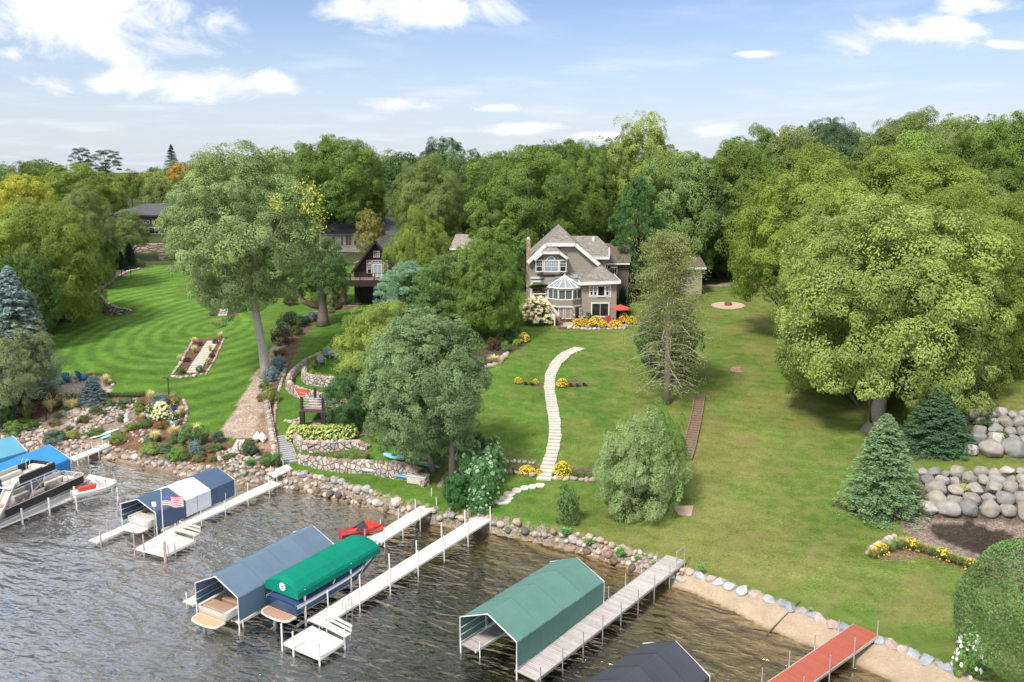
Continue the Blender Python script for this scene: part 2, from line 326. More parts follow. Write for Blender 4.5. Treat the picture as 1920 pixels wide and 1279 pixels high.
# ================================================================ terrain
CTRL = [  # u, v, height above the lake
(-60,760,3),(20,760,3.0),(100,730,4.2),(150,722,4.3),(195,716,4.4),(60,790,1.8),(120,805,1.5),(200,800,1.4),(230,780,1.8),(240,740,3.6),(300,740,3.7),(330,760,3.2),
(320,800,2.2),(285,840,1.3),(350,850,1.3),(400,820,2.0),(440,812,2.1),(440,760,3.1),(500,700,4.7),(350,705,4.5),(370,640,5.8),(415,632,6.0),(200,650,5.5),(120,650,5.3),(100,690,4.7),
(110,620,6.0),(210,594,6.3),(250,589,6.4),(180,585,6.4),(300,600,6.6),(400,595,7.0),(430,568,7.8),(185,552,8.7),(215,566,8.3),(250,574,7.6),(250,550,8.4),(300,540,8.8),(400,540,8.6),(210,530,9.3),(270,490,10.5),(320,484,10.8),
(500,500,10.4),(540,570,8.0),(540,600,7.0),(520,650,5.8),(560,620,6.5),(605,608,6.8),(645,585,7.2),(560,680,4.9),(545,720,4.1),(530,780,2.9),(560,803,2.65),
(600,690,4.8),(640,720,4.2),(600,803,2.6),(640,815,2.5),(560,872,1.5),(640,888,1.5),(720,908,1.5),(800,930,1.5),(760,872,2.3),(700,840,2.9),(800,860,2.5),(840,900,1.8),
(930,945,1.55),(1000,912,1.85),(880,900,1.95),(960,880,2.3),(1018,895,2.1),(900,850,2.9),(1100,850,2.9),(900,800,3.8),(1035,800,3.8),(1100,800,3.8),(1035,750,4.7),(1100,750,4.7),(950,750,4.7),
(1100,700,5.6),(1035,700,5.6),(950,700,5.6),(950,650,6.7),(1040,650,6.6),(1100,650,6.7),(980,618,7.25),(1100,612,7.35),(1170,616,7.35),(890,650,6.7),(850,650,6.7),(860,740,4.9),(820,800,3.7),
(1100,900,2.05),(1250,960,1.7),(1250,757,4.5),(1300,850,3.0),(1300,750,4.65),(1400,900,2.3),(1500,850,3.0),(1380,690,5.8),(1500,700,5.6),(1365,572,7.9),(1330,545,8.4),(1430,545,8.4),(1500,600,7.4),
(1640,805,3.8),(1560,900,2.4),(1500,1000,1.6),(1400,1010,1.5),(1600,1050,1.35),(1700,1085,1.2),(1620,960,1.85),(1640,900,2.6),(1690,840,4.2),(1720,780,5.2),(1300,985,1.55),
(1685,962,1.95),(1750,973,1.9),(1850,972,1.9),(1940,976,1.9),(1715,890,4.1),(1780,886,4.2),(1850,886,4.2),(1940,886,4.2),(1740,862,4.4),(1850,860,4.5),(1940,860,4.5),
(1800,848,4.7),(1860,857,4.7),(1940,858,4.7),(1800,772,6.9),(1860,782,6.9),(1940,786,6.9),(1860,730,7.5),(1940,700,8.2),(1760,840,4.4),(1740,750,6.0),
(1720,1000,1.6),(1850,1010,1.1),(1940,1010,1.2),(1800,1050,1.4),(1940,1100,1.2),(1900,1200,1.0)]
CW = [(-150, 180, 13), (-100, 120, 10), (-70, 152, 13.0), (-85, 150, 13.0), (-45, 150, 9.7), (-33, 150, 9.4), (-33, 172, 10.5), (-22, 150, 9.5), (-35, 138, 9.0), (-60, 200, 13.5), (0, 130, 10.5), (-20, 112, 8.5), (10, 110, 7.9), (15, 100, 7.6), (4, 100, 7.6), (30, 130, 11), (40, 112, 9.5), (60, 100, 11), (80, 130, 14), (55, 160, 14),
      (-60, 300, 16), (60, 300, 19), (200, 300, 22), (-200, 300, 14), (-400, 600, 18), (0, 700, 26), (400, 600, 30), (1500, 1500, 20), (-1500, 1500, 20), (0, 3000, 20), (-3000, 3000, 20), (3000, 3000, 20),
      (70, 60, 8), (110, 60, 10), (-80, 80, 5), (-110, 90, 6), (-200, 120, 8), (-45, 85, 5.2), (60, 40, 3), (40, 42, 1.6), (-30, 118, 8.6), (-55, 118, 9.0), (-72, 106, 7.2), (30, 20, 1.2), (60, 0, 2), (200, -50, 4), (-300, 60, 6)]
WPX = [(-60, 838), (0, 842), (60, 848), (130, 858), (175, 857), (215, 862), (300, 880), (345, 893), (400, 902), (455, 908), (520, 912), (560, 918), (640, 937), (700, 953), (770, 970), (800, 978), (850, 987), (900, 995),
       (950, 1004), (1010, 1016), (1060, 1028), (1110, 1042), (1150, 1056), (1190, 1070), (1230, 1088), (1300, 1112), (1370, 1142), (1440, 1180), (1500, 1203), (1560, 1228), (1640, 1262), (1700, 1290), (1800, 1340)]
EPX = [(-60, 800, 1.3), (0, 806, 1.3), (60, 812, 1.3), (130, 826, 1.2), (175, 838, .9), (215, 840, 1.0), (300, 857, 1.1), (345, 868, 1.1), (400, 874, 1.3), (455, 880, 1.3), (520, 880, 1.3), (560, 885, 1.35), (640, 903, 1.35), (700, 920, 1.4),
       (770, 940, 1.4), (800, 948, 1.4), (850, 955, 1.45), (900, 961, 1.45), (950, 972, 1.4), (1010, 985, 1.35), (1060, 996, 1.3), (1110, 1008, 1.15), (1150, 1022, 1.0), (1190, 1034, .95), (1230, 1046, .9), (1300, 1070, .8), (1370, 1096, .75),
       (1440, 1120, .7), (1500, 1142, .65), (1560, 1167, .6), (1640, 1195, .6), (1700, 1218, .6), (1790, 1256, .6), (1900, 1300, .6)]
wp = np.array([list(PZ(u, v, 0))[:2] for u, v in WPX]); ep = np.array([list(PZ(u, v, z * .867)) for u, v, z in EPX])
wp = np.vstack([[-400, 95], [-90, 78], wp, [60, 24], [300, -120]]); ep = np.vstack([[-400, 98, 1.5], [-90, 81, 1.4], ep, [60, 28, .8], [300, -116, .8]])
def yw(x): return np.interp(x, wp[:, 0], wp[:, 1])
def ye(x): return np.interp(x, ep[:, 0], ep[:, 1])
def ze(x): return np.interp(x, ep[:, 0], ep[:, 2])
ZS = .867
CW = [(x * (cdist(y) / y if y > 30 else .87) * 1287 / FX * (1 if y > 30 else 1.2), cdist(y) if y > 30 else y * .87, z * ZS) for x, y, z in CW]
P_ = [tuple(PZ(u, v, z * ZS)) for u, v, z in CTRL] + CW + [tuple(e) for e in ep[2:-2]]
P_ = np.array(P_, dtype=float)
_d = np.linalg.norm(P_[:, None, :2] - P_[None, :, :2], axis=2)
_A = -_d + np.eye(len(P_)) * 0.25
_n = len(P_); _M = np.zeros((_n + 1, _n + 1)); _M[:_n, :_n] = _A; _M[:_n, _n] = 1; _M[_n, :_n] = 1
_w = np.linalg.solve(_M, np.append(P_[:, 2], 0))
def landz(x, y):
    x = np.asarray(x, float); y = np.asarray(y, float); sh = x.shape; x = x.ravel(); y = y.ravel(); out = np.empty(len(x))
    for i in range(0, len(x), 20000):
        d = np.hypot(x[i:i + 20000, None] - P_[None, :, 0], y[i:i + 20000, None] - P_[None, :, 1]); out[i:i + 20000] = -d @ _w[:-1] + _w[-1]
    return out.reshape(sh)
def terr(x, y):
    x = np.asarray(x, float); y = np.asarray(y, float)
    a, b, h = yw(x), ye(x), ze(x)
    lz = np.maximum(landz(x, y), h * .8)
    t = np.clip((y - a) / np.maximum(b - a, .1), 0, 1)
    up = np.clip((y - b) / 2.0, 0, 1)
    z = np.where(y >= a, h * t ** .8 * (1 - up) + lz * up, 0)
    s = np.maximum(a - y, 0)
    beach = np.clip((x + 5) / 16, 0, 1)
    bed = -(2.6 - 1.75 * beach) * (1 - np.exp(-s / (10 + 8 * beach))) - (.15 - .09 * beach) * (1 - np.exp(-s / .3))
    return np.where(y >= a, z, bed)
def axis(fine0, fine1, st, mid0, mid1, mst, far0, far1, g=1.18):
    a = list(np.arange(fine0, fine1 + 1e-6, st)); b = list(np.arange(fine1 + mst, mid1, mst)); c = list(np.arange(mid0, fine0 - 1e-6, mst))
    s = mst; x = b[-1] if b else a[-1]; hi = []
    while x < far1: s *= g; x += s; hi.append(x)
    s = mst; x = c[0] if c else a[0]; lo = []
    while x > far0: s *= g; x -= s; lo.append(x)
    return np.array(lo[::-1] + c + a + b + hi)
GX = axis(-58, 40, .36, -120, 110, 1.0, -5000, 5000); GY = axis(36, 122, .4, 20, 200, 1.0, -600, 7000)
XX, YY = np.meshgrid(GX, GY); ZZ = terr(XX, YY)
# small unevenness of the ground
def vnoise(x, y, s, seed=0):
    r = np.random.default_rng(seed); g = r.random((64, 64)); u = x / s; v = y / s
    iu = np.floor(u).astype(int); iv = np.floor(v).astype(int); fu = u - iu; fv = v - iv; fu = fu * fu * (3 - 2 * fu); fv = fv * fv * (3 - 2 * fv)
    a = g[iv % 64, iu % 64]; b = g[iv % 64, (iu + 1) % 64]; c = g[(iv + 1) % 64, iu % 64]; d = g[(iv + 1) % 64, (iu + 1) % 64]
    return (a * (1 - fu) + b * fu) * (1 - fv) + (c * (1 - fu) + d * fu) * fv - .5
_land = np.clip((YY - ye(XX)) / 3, 0, 1)
ZZ = ZZ + _land * (vnoise(XX, YY, 7, 1) * .22 + vnoise(XX, YY, 2.3, 2) * .05) + (1 - _land) * np.where(YY < yw(XX), vnoise(XX, YY, 3, 3) * .12 * np.clip((yw(XX) - YY) / 4, 0, 1), 0)
def gz(x, y):
    i = int(np.clip(np.searchsorted(GX, x) - 1, 0, len(GX) - 2)); j = int(np.clip(np.searchsorted(GY, y) - 1, 0, len(GY) - 2))
    fx = (x - GX[i]) / (GX[i + 1] - GX[i]); fy = (y - GY[j]) / (GY[j + 1] - GY[j])
    return float((ZZ[j, i] * (1 - fx) + ZZ[j, i + 1] * fx) * (1 - fy) + (ZZ[j + 1, i] * (1 - fx) + ZZ[j + 1, i + 1] * fx) * fy)
def G(u, v, dz=0.0):
    """where the line of sight of a photograph point meets the ground"""
    d = ray(u, v); d = d / d[1]; y = 25.0
    while y < 900:
        if CAMZ + d[2] * y <= gz(d[0] * y, y): break
        y += .5
    lo, hi = y - .5, y
    for _ in range(12):
        m = (lo + hi) / 2
        if CAMZ + d[2] * m <= gz(d[0] * m, m): hi = m
        else: lo = m
    return Vector((d[0] * hi, hi, gz(d[0] * hi, hi) + dz))
def at(x, y, dz=0.0): return Vector((x, y, gz(x, y) + dz))
def inpoly(x, y, poly):
    x = np.asarray(x); y = np.asarray(y); c = np.zeros(x.shape, bool); n = len(poly)
    for i in range(n):
        x0, y0 = poly[i][:2]; x1, y1 = poly[(i + 1) % n][:2]
        if y0 == y1: continue
        c ^= ((y0 > y) != (y1 > y)) & (x < (x1 - x0) * (y - y0) / (y1 - y0) + x0)
    return c
# soil, mulch, gravel, sand areas -------------------------------------------------
LAWN = (.092, .178, .028); DRY = (.19, .205, .058); MULCH = (.17, .095, .065); GRAVEL = (.33, .25, .20); SAND = (.46, .36, .26); DIRT = (.13, .10, .07); CHIP = (.23, .18, .155); FOREST = (.055, .075, .028)
COLR = np.zeros(XX.shape + (4,)); COLR[..., :3] = LAWN; COLR[..., 3] = 0   # alpha: mowing stripes
def paint(poly, c, alpha=None, world=False):
    pl = poly if world else [G(u, v) for u, v in poly]
    xs = [p[0] for p in pl]; ys = [p[1] for p in pl]
    j0, j1 = np.searchsorted(GY, min(ys)) - 1, np.searchsorted(GY, max(ys)) + 1; i0, i1 = np.searchsorted(GX, min(xs)) - 1, np.searchsorted(GX, max(xs)) + 1
    m = inpoly(XX[j0:j1, i0:i1], YY[j0:j1, i0:i1], pl)
    if c is not None: COLR[j0:j1, i0:i1, :3][m] = c
    COLR[j0:j1, i0:i1, 3][m] = -1 if alpha is None else alpha
# drier grass over the middle and right lawns
dry = np.clip((XX - 2) / 16, 0, 1) * .5 + np.clip(vnoise(XX, YY, 6, 11) + vnoise(XX, YY, 2.5, 12) * .6 + .05, 0, 1) * 1.5 * np.clip((XX + 25) / 20, 0, 1)
strip = np.exp(-((XX - (13 + (YY - 55) * .12)) / 4.5) ** 2) * np.clip((90 - YY) / 20, 0, 1) * .5
dry = np.clip(dry + strip - .22, 0, .95)[..., None]
COLR[..., :3] = COLR[..., :3] * (1 - dry) + np.array(DRY) * dry
paint([(100, 700), (95, 640), (120, 600), (180, 590), (260, 600), (400, 590), (470, 600), (500, 640), (500, 690), (440, 790), (380, 815), (345, 790), (330, 740), (240, 735), (210, 705)], (.092, .188, .028), 1)
paint([(185, 560), (190, 535), (260, 500), (330, 480), (330, 560), (480, 560), (480, 600), (400, 600), (260, 592)], (.100, .198, .030), 1)
paint([(540, 690), (640, 590), (720, 560), (700, 720), (620, 790), (540, 790), (515, 760)], (.076, .166, .024), 0)
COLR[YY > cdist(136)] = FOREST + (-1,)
paint([(-120, 840), (-60, 700), (40, 735), (110, 735), (215, 738), (285, 742), (300, 735), (345, 755), (350, 790), (330, 812), (390, 812), (440, 835), (520, 800), (530, 850), (540, 890), (455, 880), (345, 870), (215, 850), (100, 830)], MULCH)
paint([(30, 800), (110, 770), (250, 745), (262, 768), (240, 805), (190, 838), (110, 832)], (.30, .235, .185))
paint([(170, 812), (215, 770), (255, 765), (240, 800), (205, 832)], (.24, .2, .17))
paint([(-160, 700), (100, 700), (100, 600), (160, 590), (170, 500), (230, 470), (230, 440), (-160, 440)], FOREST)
paint([(215, 500), (285, 482), (285, 500), (240, 512), (195, 545), (188, 530)], (.10, .075, .05))
paint([(505, 690), (520, 650), (560, 615), (600, 580), (640, 560), (650, 575), (600, 600), (560, 640), (540, 690), (500, 745), (490, 800), (520, 860), (500, 880), (470, 790), (480, 740)], (.14, .10, .065))
paint([(562, 840), (695, 845), (695, 872), (640, 876), (562, 862)], DIRT)
paint([(690, 730), (760, 660), (900, 655), (960, 640), (990, 632), (990, 645), (920, 690), (880, 720), (760, 740)], (.085, .07, .05))
paint([(1040, 600), (1170, 600), (1180, 618), (1050, 618)], (.12, .09, .06))
paint([(940, 868), (1010, 872), (1005, 892), (938, 886)], DIRT); paint([(1040, 872), (1115, 880), (1115, 898), (1035, 896)], DIRT)
paint([(962, 712), (1022, 718), (1022, 725), (960, 720)], DIRT); paint([(1044, 712), (1102, 714), (1102, 726), (1044, 726)], DIRT)
paint([(1685, 975), (1700, 968), (1960, 975), (1960, 1080), (1870, 1060), (1780, 1040), (1705, 1005)], CHIP)
paint([(1740, 985), (1820, 978), (1900, 1000), (1910, 1040), (1850, 1046), (1760, 1012)], (.055, .042, .033))
paint([(1720, 890), (1960, 885), (1960, 978), (1690, 972), (1640, 962), (1580, 948), (1600, 938), (1690, 945)], (.11, .085, .065))
paint([(1790, 770), (1960, 790), (1960, 858), (1760, 852), (1690, 845), (1700, 832), (1780, 840)], (.11, .085, .065))
paint([(1700, 700), (1790, 700), (1790, 800), (1660, 830), (1620, 800), (1640, 770)], (.10, .12, .035))
paint([(1640, 1035), (1690, 1005), (1860, 1060), (1930, 1080), (1930, 1105), (1850, 1080), (1740, 1048), (1650, 1050)], (.2, .15, .09))
# bare bank, beach and lake floor
bank = (YY < ye(XX) + .1)
COLR[bank] = (.27, .22, .18, -1)
bc = bank & (XX > 10.3); COLR[bc] = SAND + (-1,)
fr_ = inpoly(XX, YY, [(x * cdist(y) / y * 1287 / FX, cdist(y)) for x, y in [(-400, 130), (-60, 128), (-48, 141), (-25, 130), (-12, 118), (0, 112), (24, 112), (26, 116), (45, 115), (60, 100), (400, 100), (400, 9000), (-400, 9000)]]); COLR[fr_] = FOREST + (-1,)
paint([(455, 745), (480, 700), (520, 640), (560, 600), (640, 558), (650, 570), (600, 602), (565, 640), (540, 700), (520, 740), (515, 800), (535, 860), (500, 880), (455, 870), (440, 830)], (.13, .095, .06))
paint([(470, 735), (497, 738), (515, 780), (520, 850), (470, 840), (480, 790)], (.30, .205, .135))
paint([(519, 640), (534, 646), (512, 695), (500, 742), (484, 795), (476, 822), (408, 820), (420, 800), (452, 748), (482, 695)], (.40, .315, .255))
paint([(575, 592), (640, 560), (652, 563), (612, 590), (585, 604)], (.35, .27, .22))
paint([(100, 728), (130, 716), (185, 712), (212, 722), (205, 736), (110, 737)], (.42, .36, .30))
paint([(590, 812), (580, 790), (640, 780), (665, 795), (650, 815)], (.36, .31, .27))
paint([(1560, 948), (1600, 935), (1700, 955), (1720, 968), (1685, 975), (1610, 962)], (.10, .07, .05))
stoneroad = [(1240, 540), (1400, 537), (1480, 540), (1480, 534), (1400, 530), (1240, 534)]
paint(stoneroad, (.35, .27, .22))
for pl in ([(328, 704), (345, 660), (362, 637), (422, 630), (410, 665), (385, 702)], [(390, 594), (398, 566), (452, 562), (445, 592)]): paint(pl, (.15, .085, .06))
gc = G(1560, 985); gm_ = np.clip(1 - np.hypot((XX - gc.x - (YY - gc.y) * .8) / 3.2, (YY - gc.y) / 6.5), 0, 1)[..., None] * .75 * (COLR[..., 3:] == 0)
COLR[..., :3] = COLR[..., :3] * (1 - gm_) + np.array((.075, .165, .03)) * gm_
def groundmat():
    m, t, o = newmat('ground_cover'); n = t.nodes; l = t.links
    at_ = n.new('ShaderNodeAttribute'); at_.attribute_name = 'reg'; geo = n.new('ShaderNodeNewGeometry'); sp = n.new('ShaderNodeSeparateXYZ'); l.new(geo.outputs['Position'], sp.inputs[0])
    def noise(sc_, det=5, rough=.6, dist=0, vec=None):
        q = n.new('ShaderNodeTexNoise'); q.inputs['Scale'].default_value = sc_; q.inputs['Detail'].default_value = det; q.inputs['Roughness'].default_value = rough; q.inputs['Distortion'].default_value = dist
        l.new(vec or geo.outputs['Position'], q.inputs['Vector']); return q.outputs[0]
    def rng_(x, a, b, c, d):
        q = n.new('ShaderNodeMapRange'); l.new(x, q.inputs[0]); q.inputs[1].default_value = a; q.inputs[2].default_value = b; q.inputs[3].default_value = c; q.inputs[4].default_value = d; return q.outputs[0]
    M = lambda op, a, b=None, c=None: mth(op, a, b, c, T=t)
    big = noise(.22, 5); mid = noise(1.1, 6, .65); fine = noise(7, 4, .7); vf = noise(28, 3, .7)
    k = M('MULTIPLY', M('MULTIPLY', rng_(big, .3, .7, .82, 1.2), rng_(mid, .3, .7, .8, 1.2)), M('MULTIPLY', rng_(fine, .3, .7, .68, 1.32), rng_(vf, .3, .7, .65, 1.35)))
    sandm = M('MULTIPLY', M('MULTIPLY', rng_(sp.outputs[0], 8.5, 10.5, 0, .75), rng_(sp.outputs[2], .62, .75, 1, 0)), rng_(sp.outputs[1], 62, 64, 1, 0)); k = M('ADD', k, M('MULTIPLY', M('SUBTRACT', rng_(mid, .3, .7, .86, 1.1), k), sandm))
    # mowing stripes: curved on the slope at left
    mc = G(395, 612); dx = M('SUBTRACT', sp.outputs[0], mc.x); dy = M('SUBTRACT', sp.outputs[1], mc.y)
    rr = M('SQRT', M('ADD', M('MULTIPLY', dx, dx), M('MULTIPLY', M('MULTIPLY', dy, dy), .45)))
    st = M('SINE', M('ADD', M('MULTIPLY', rr, 3.3), M('MULTIPLY', M('SUBTRACT', big, .5), 2.5)))
    stm = rng_(M('MULTIPLY', st, 1.0), -.8, .8, .84, 1.18)
    smask = M('MAXIMUM', at_.outputs['Alpha'], 0.0)
    k2 = M('MULTIPLY', k, M('ADD', 1.0, M('MULTIPLY', M('SUBTRACT', stm, 1.0), smask)))
    # fainter, random passes of the mower elsewhere
    st2 = M('SINE', M('ADD', M('MULTIPLY', M('ADD', sp.outputs[1], M('MULTIPLY', sp.outputs[0], .35)), 3.3), M('MULTIPLY', mid, 3)))
    gm = rng_(at_.outputs['Alpha'], -.2, 0, 0, 1)
    k3 = M('MULTIPLY', k2, M('ADD', 1.0, M('MULTIPLY', M('MULTIPLY', st2, .045), gm)))
    v = n.new('ShaderNodeVectorMath'); v.operation = 'SCALE'; l.new(at_.outputs['Color'], v.inputs[0]); l.new(k3, v.inputs['Scale'])
    # straw coloured patches in the grass
    dryc = n.new('ShaderNodeMix'); dryc.data_type = 'RGBA'; l.new(v.outputs[0], dryc.inputs[6]); dryc.inputs[7].default_value = (.23, .195, .085, 1)
    right = rng_(sp.outputs[0], -12, 12, .15, 1.0)
    pm = M('MULTIPLY', M('MULTIPLY', rng_(noise(.55, 7, .7, .4), .47, .68, 0, .75), gm), right)
    l.new(pm, dryc.inputs[0])
    # pebbles / chips where the ground is bare
    vo = n.new('ShaderNodeTexVoronoi'); vo.inputs['Scale'].default_value = 11; l.new(geo.outputs['Position'], vo.inputs['Vector'])
    vs = n.new('ShaderNodeSeparateColor'); l.new(vo.outputs['Color'], vs.inputs[0])
    pb = n.new('ShaderNodeVectorMath'); pb.operation = 'SCALE'; l.new(dryc.outputs[2], pb.inputs[0]); l.new(rng_(vs.outputs[0], 0, 1, .66, 1.42), pb.inputs['Scale'])
    isb = M('SUBTRACT', 1.0, gm); beachm = M('MULTIPLY', isb, rng_(sp.outputs[0], 8.5, 10.5, 1.0, .12))
    beachm = M('MAXIMUM', beachm, M('MULTIPLY', isb, rng_(sp.outputs[2], .75, .95, 0, 1)))
    m1 = n.new('ShaderNodeMix'); m1.data_type = 'RGBA'; l.new(beachm, m1.inputs[0]); l.new(dryc.outputs[2], m1.inputs[6]); l.new(pb.outputs[0], m1.inputs[7])
    # lake floor: wet sand, weed; darkening with depth paints in light the water absorbs
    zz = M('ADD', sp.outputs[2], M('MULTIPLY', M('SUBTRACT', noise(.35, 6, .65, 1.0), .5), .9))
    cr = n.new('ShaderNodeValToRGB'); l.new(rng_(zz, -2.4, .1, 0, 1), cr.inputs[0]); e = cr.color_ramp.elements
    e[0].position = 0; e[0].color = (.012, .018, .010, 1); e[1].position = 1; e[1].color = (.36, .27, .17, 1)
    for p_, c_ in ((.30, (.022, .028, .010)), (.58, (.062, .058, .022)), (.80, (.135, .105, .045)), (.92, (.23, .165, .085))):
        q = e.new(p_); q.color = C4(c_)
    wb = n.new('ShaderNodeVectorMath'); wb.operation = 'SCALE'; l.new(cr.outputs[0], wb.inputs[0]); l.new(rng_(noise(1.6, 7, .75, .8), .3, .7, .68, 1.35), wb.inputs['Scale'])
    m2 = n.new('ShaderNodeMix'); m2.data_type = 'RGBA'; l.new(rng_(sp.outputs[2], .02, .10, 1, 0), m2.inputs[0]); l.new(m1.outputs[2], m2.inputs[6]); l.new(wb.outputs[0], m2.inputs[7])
    p = n.new('ShaderNodeBsdfPrincipled'); l.new(m2.outputs[2], p.inputs['Base Color']); p.inputs['Roughness'].default_value = .9; p.inputs['Specular IOR Level'].default_value = .1
    b = n.new('ShaderNodeBump'); b.inputs['Strength'].default_value = .55; b.inputs['Distance'].default_value = .12; l.new(M('ADD', fine, M('MULTIPLY', vf, .7)), b.inputs['Height']); l.new(b.outputs[0], p.inputs['Normal'])
    l.new(p.outputs[0], o.inputs[0]); return m
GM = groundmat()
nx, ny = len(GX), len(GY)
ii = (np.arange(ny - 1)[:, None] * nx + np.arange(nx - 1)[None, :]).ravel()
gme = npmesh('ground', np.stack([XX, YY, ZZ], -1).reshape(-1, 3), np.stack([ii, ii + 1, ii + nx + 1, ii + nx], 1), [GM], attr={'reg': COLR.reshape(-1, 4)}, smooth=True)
g = linkmesh('ground', gme); setp(g, kind='structure')
# ---------------------------------------------------------------- water
def watermat():
    m, t, o = newmat('lake_water'); n = t.nodes; l = t.links; M = lambda op, a, b=None, c=None: mth(op, a, b, c, T=t)
    geo = n.new('ShaderNodeNewGeometry')
    def mp(rot, s):
        a = n.new('ShaderNodeMapping'); a.inputs['Rotation'].default_value = (0, 0, rot); l.new(geo.outputs['Position'], a.inputs[0])
        q = n.new('ShaderNodeMapping'); q.inputs['Scale'].default_value = s; l.new(a.outputs[0], q.inputs[0]); return q.outputs[0]
    def noise(vec, sc_, det, rough, dist=0):
        q = n.new('ShaderNodeTexNoise'); q.inputs['Scale'].default_value = sc_; q.inputs['Detail'].default_value = det; q.inputs['Roughness'].default_value = rough; q.inputs['Distortion'].default_value = dist; l.new(vec, q.inputs['Vector']); return q.outputs[0]
    sp = n.new('ShaderNodeSeparateXYZ'); l.new(geo.outputs['Position'], sp.inputs[0])
    h1 = noise(mp(R(32), (.40, 1.1, 1)), .8, 2, .5, .5); h2 = noise(mp(R(20), (.5, 1.3, 1)), 2.0, 2, .5, .4); h3 = noise(mp(R(50), (.8, 1.4, 1)), 5.0, 2, .5)
    big = noise(mp(0, (1, 1, 1)), .07, 3, .5)
    calm = n.new('ShaderNodeMapRange'); l.new(big, calm.inputs[0]); calm.inputs[1].default_value = .35; calm.inputs[2].default_value = .65; calm.inputs[3].default_value = .75; calm.inputs[4].default_value = 1.15
    H = M('MULTIPLY', M('ADD', M('ADD', M('MULTIPLY', h1, WV[0]), M('MULTIPLY', h2, WV[1])), M('MULTIPLY', h3, WV[2])), calm.outputs[0])
    b = n.new('ShaderNodeBump'); b.inputs['Strength'].default_value = 1.0; b.inputs['Distance'].default_value = 1.0; l.new(H, b.inputs['Height'])
    gl = n.new('ShaderNodeBsdfGlossy'); gl.inputs['Roughness'].default_value = .10; l.new(b.outputs[0], gl.inputs['Normal']); gl.inputs['Color'].default_value = (1, 1, 1, 1)
    tr = n.new('ShaderNodeBsdfTransparent'); tr.inputs[0].default_value = (.88, .88, .76, 1)
    fr = n.new('ShaderNodeFresnel'); fr.inputs[0].default_value = 1.4; l.new(b.outputs[0], fr.inputs['Normal'])
    # sky reflection painted in: mirror strength boosted, strongest over the water at left
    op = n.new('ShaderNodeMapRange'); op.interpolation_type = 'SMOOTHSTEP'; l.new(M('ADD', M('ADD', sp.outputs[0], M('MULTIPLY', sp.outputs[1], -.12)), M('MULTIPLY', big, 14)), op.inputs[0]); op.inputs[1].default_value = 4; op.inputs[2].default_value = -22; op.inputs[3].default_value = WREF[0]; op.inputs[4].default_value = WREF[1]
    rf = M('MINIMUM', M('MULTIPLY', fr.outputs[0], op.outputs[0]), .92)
    mx = n.new('ShaderNodeMixShader'); l.new(rf, mx.inputs[0]); l.new(tr.outputs[0], mx.inputs[1]); l.new(gl.outputs[0], mx.inputs[2]); l.new(mx.outputs[0], o.inputs[0])
    return m
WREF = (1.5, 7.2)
WV = (.62, .20, .05)
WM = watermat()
wm = MB(); wm.ngon([(-3000, -600, 0), (3000, -600, 0), (3000, 200, 0), (-3000, 200, 0)])
# the sheet stays at lake level; land rises through it
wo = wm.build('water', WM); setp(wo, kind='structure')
# ================================================================ foliage prototypes (unit size: 1 wide, 1 high, base at 0)
def unit(v): return v / np.maximum(np.linalg.norm(v, axis=1, keepdims=True), 1e-6)
def leafquads(P, Nn, s, asp=.6, r=None):
    """diamond leaves at P lying across normals Nn"""
    r = r or rng; n = len(P); a = unit(np.cross(Nn, unit(r.normal(size=(n, 3))))); b = np.cross(Nn, a)
    s = np.asarray(s).reshape(-1, 1) * (.7 + .6 * r.random((n, 1)))
    # slight fold: tips bent
    V = np.stack([P - a * s, P - b * s * asp + Nn * s * .12, P + a * s, P + b * s * asp + Nn * s * .12], 1).reshape(-1, 3)
    return V
def quadmesh(name, V, lv, mats=(LEAF,), mi=None):
    n = len(V) // 4; F = np.arange(n * 4).reshape(n, 4)
    A = np.ones((n * 4, 4)); A[:, :3] = np.repeat(lv, 4, axis=0)
    return npmesh(name, V, F, mats, mi=mi, attr={'lv': A})
def fib(n, r):
    i = np.arange(n) + .5; ph = np.arccos(1 - 2 * i / n); th = math.pi * (1 + 5 ** .5) * i
    return unit(np.stack([np.cos(th) * np.sin(ph), np.sin(th) * np.sin(ph), np.cos(ph)], 1) + r.normal(size=(n, 3)) * .12)
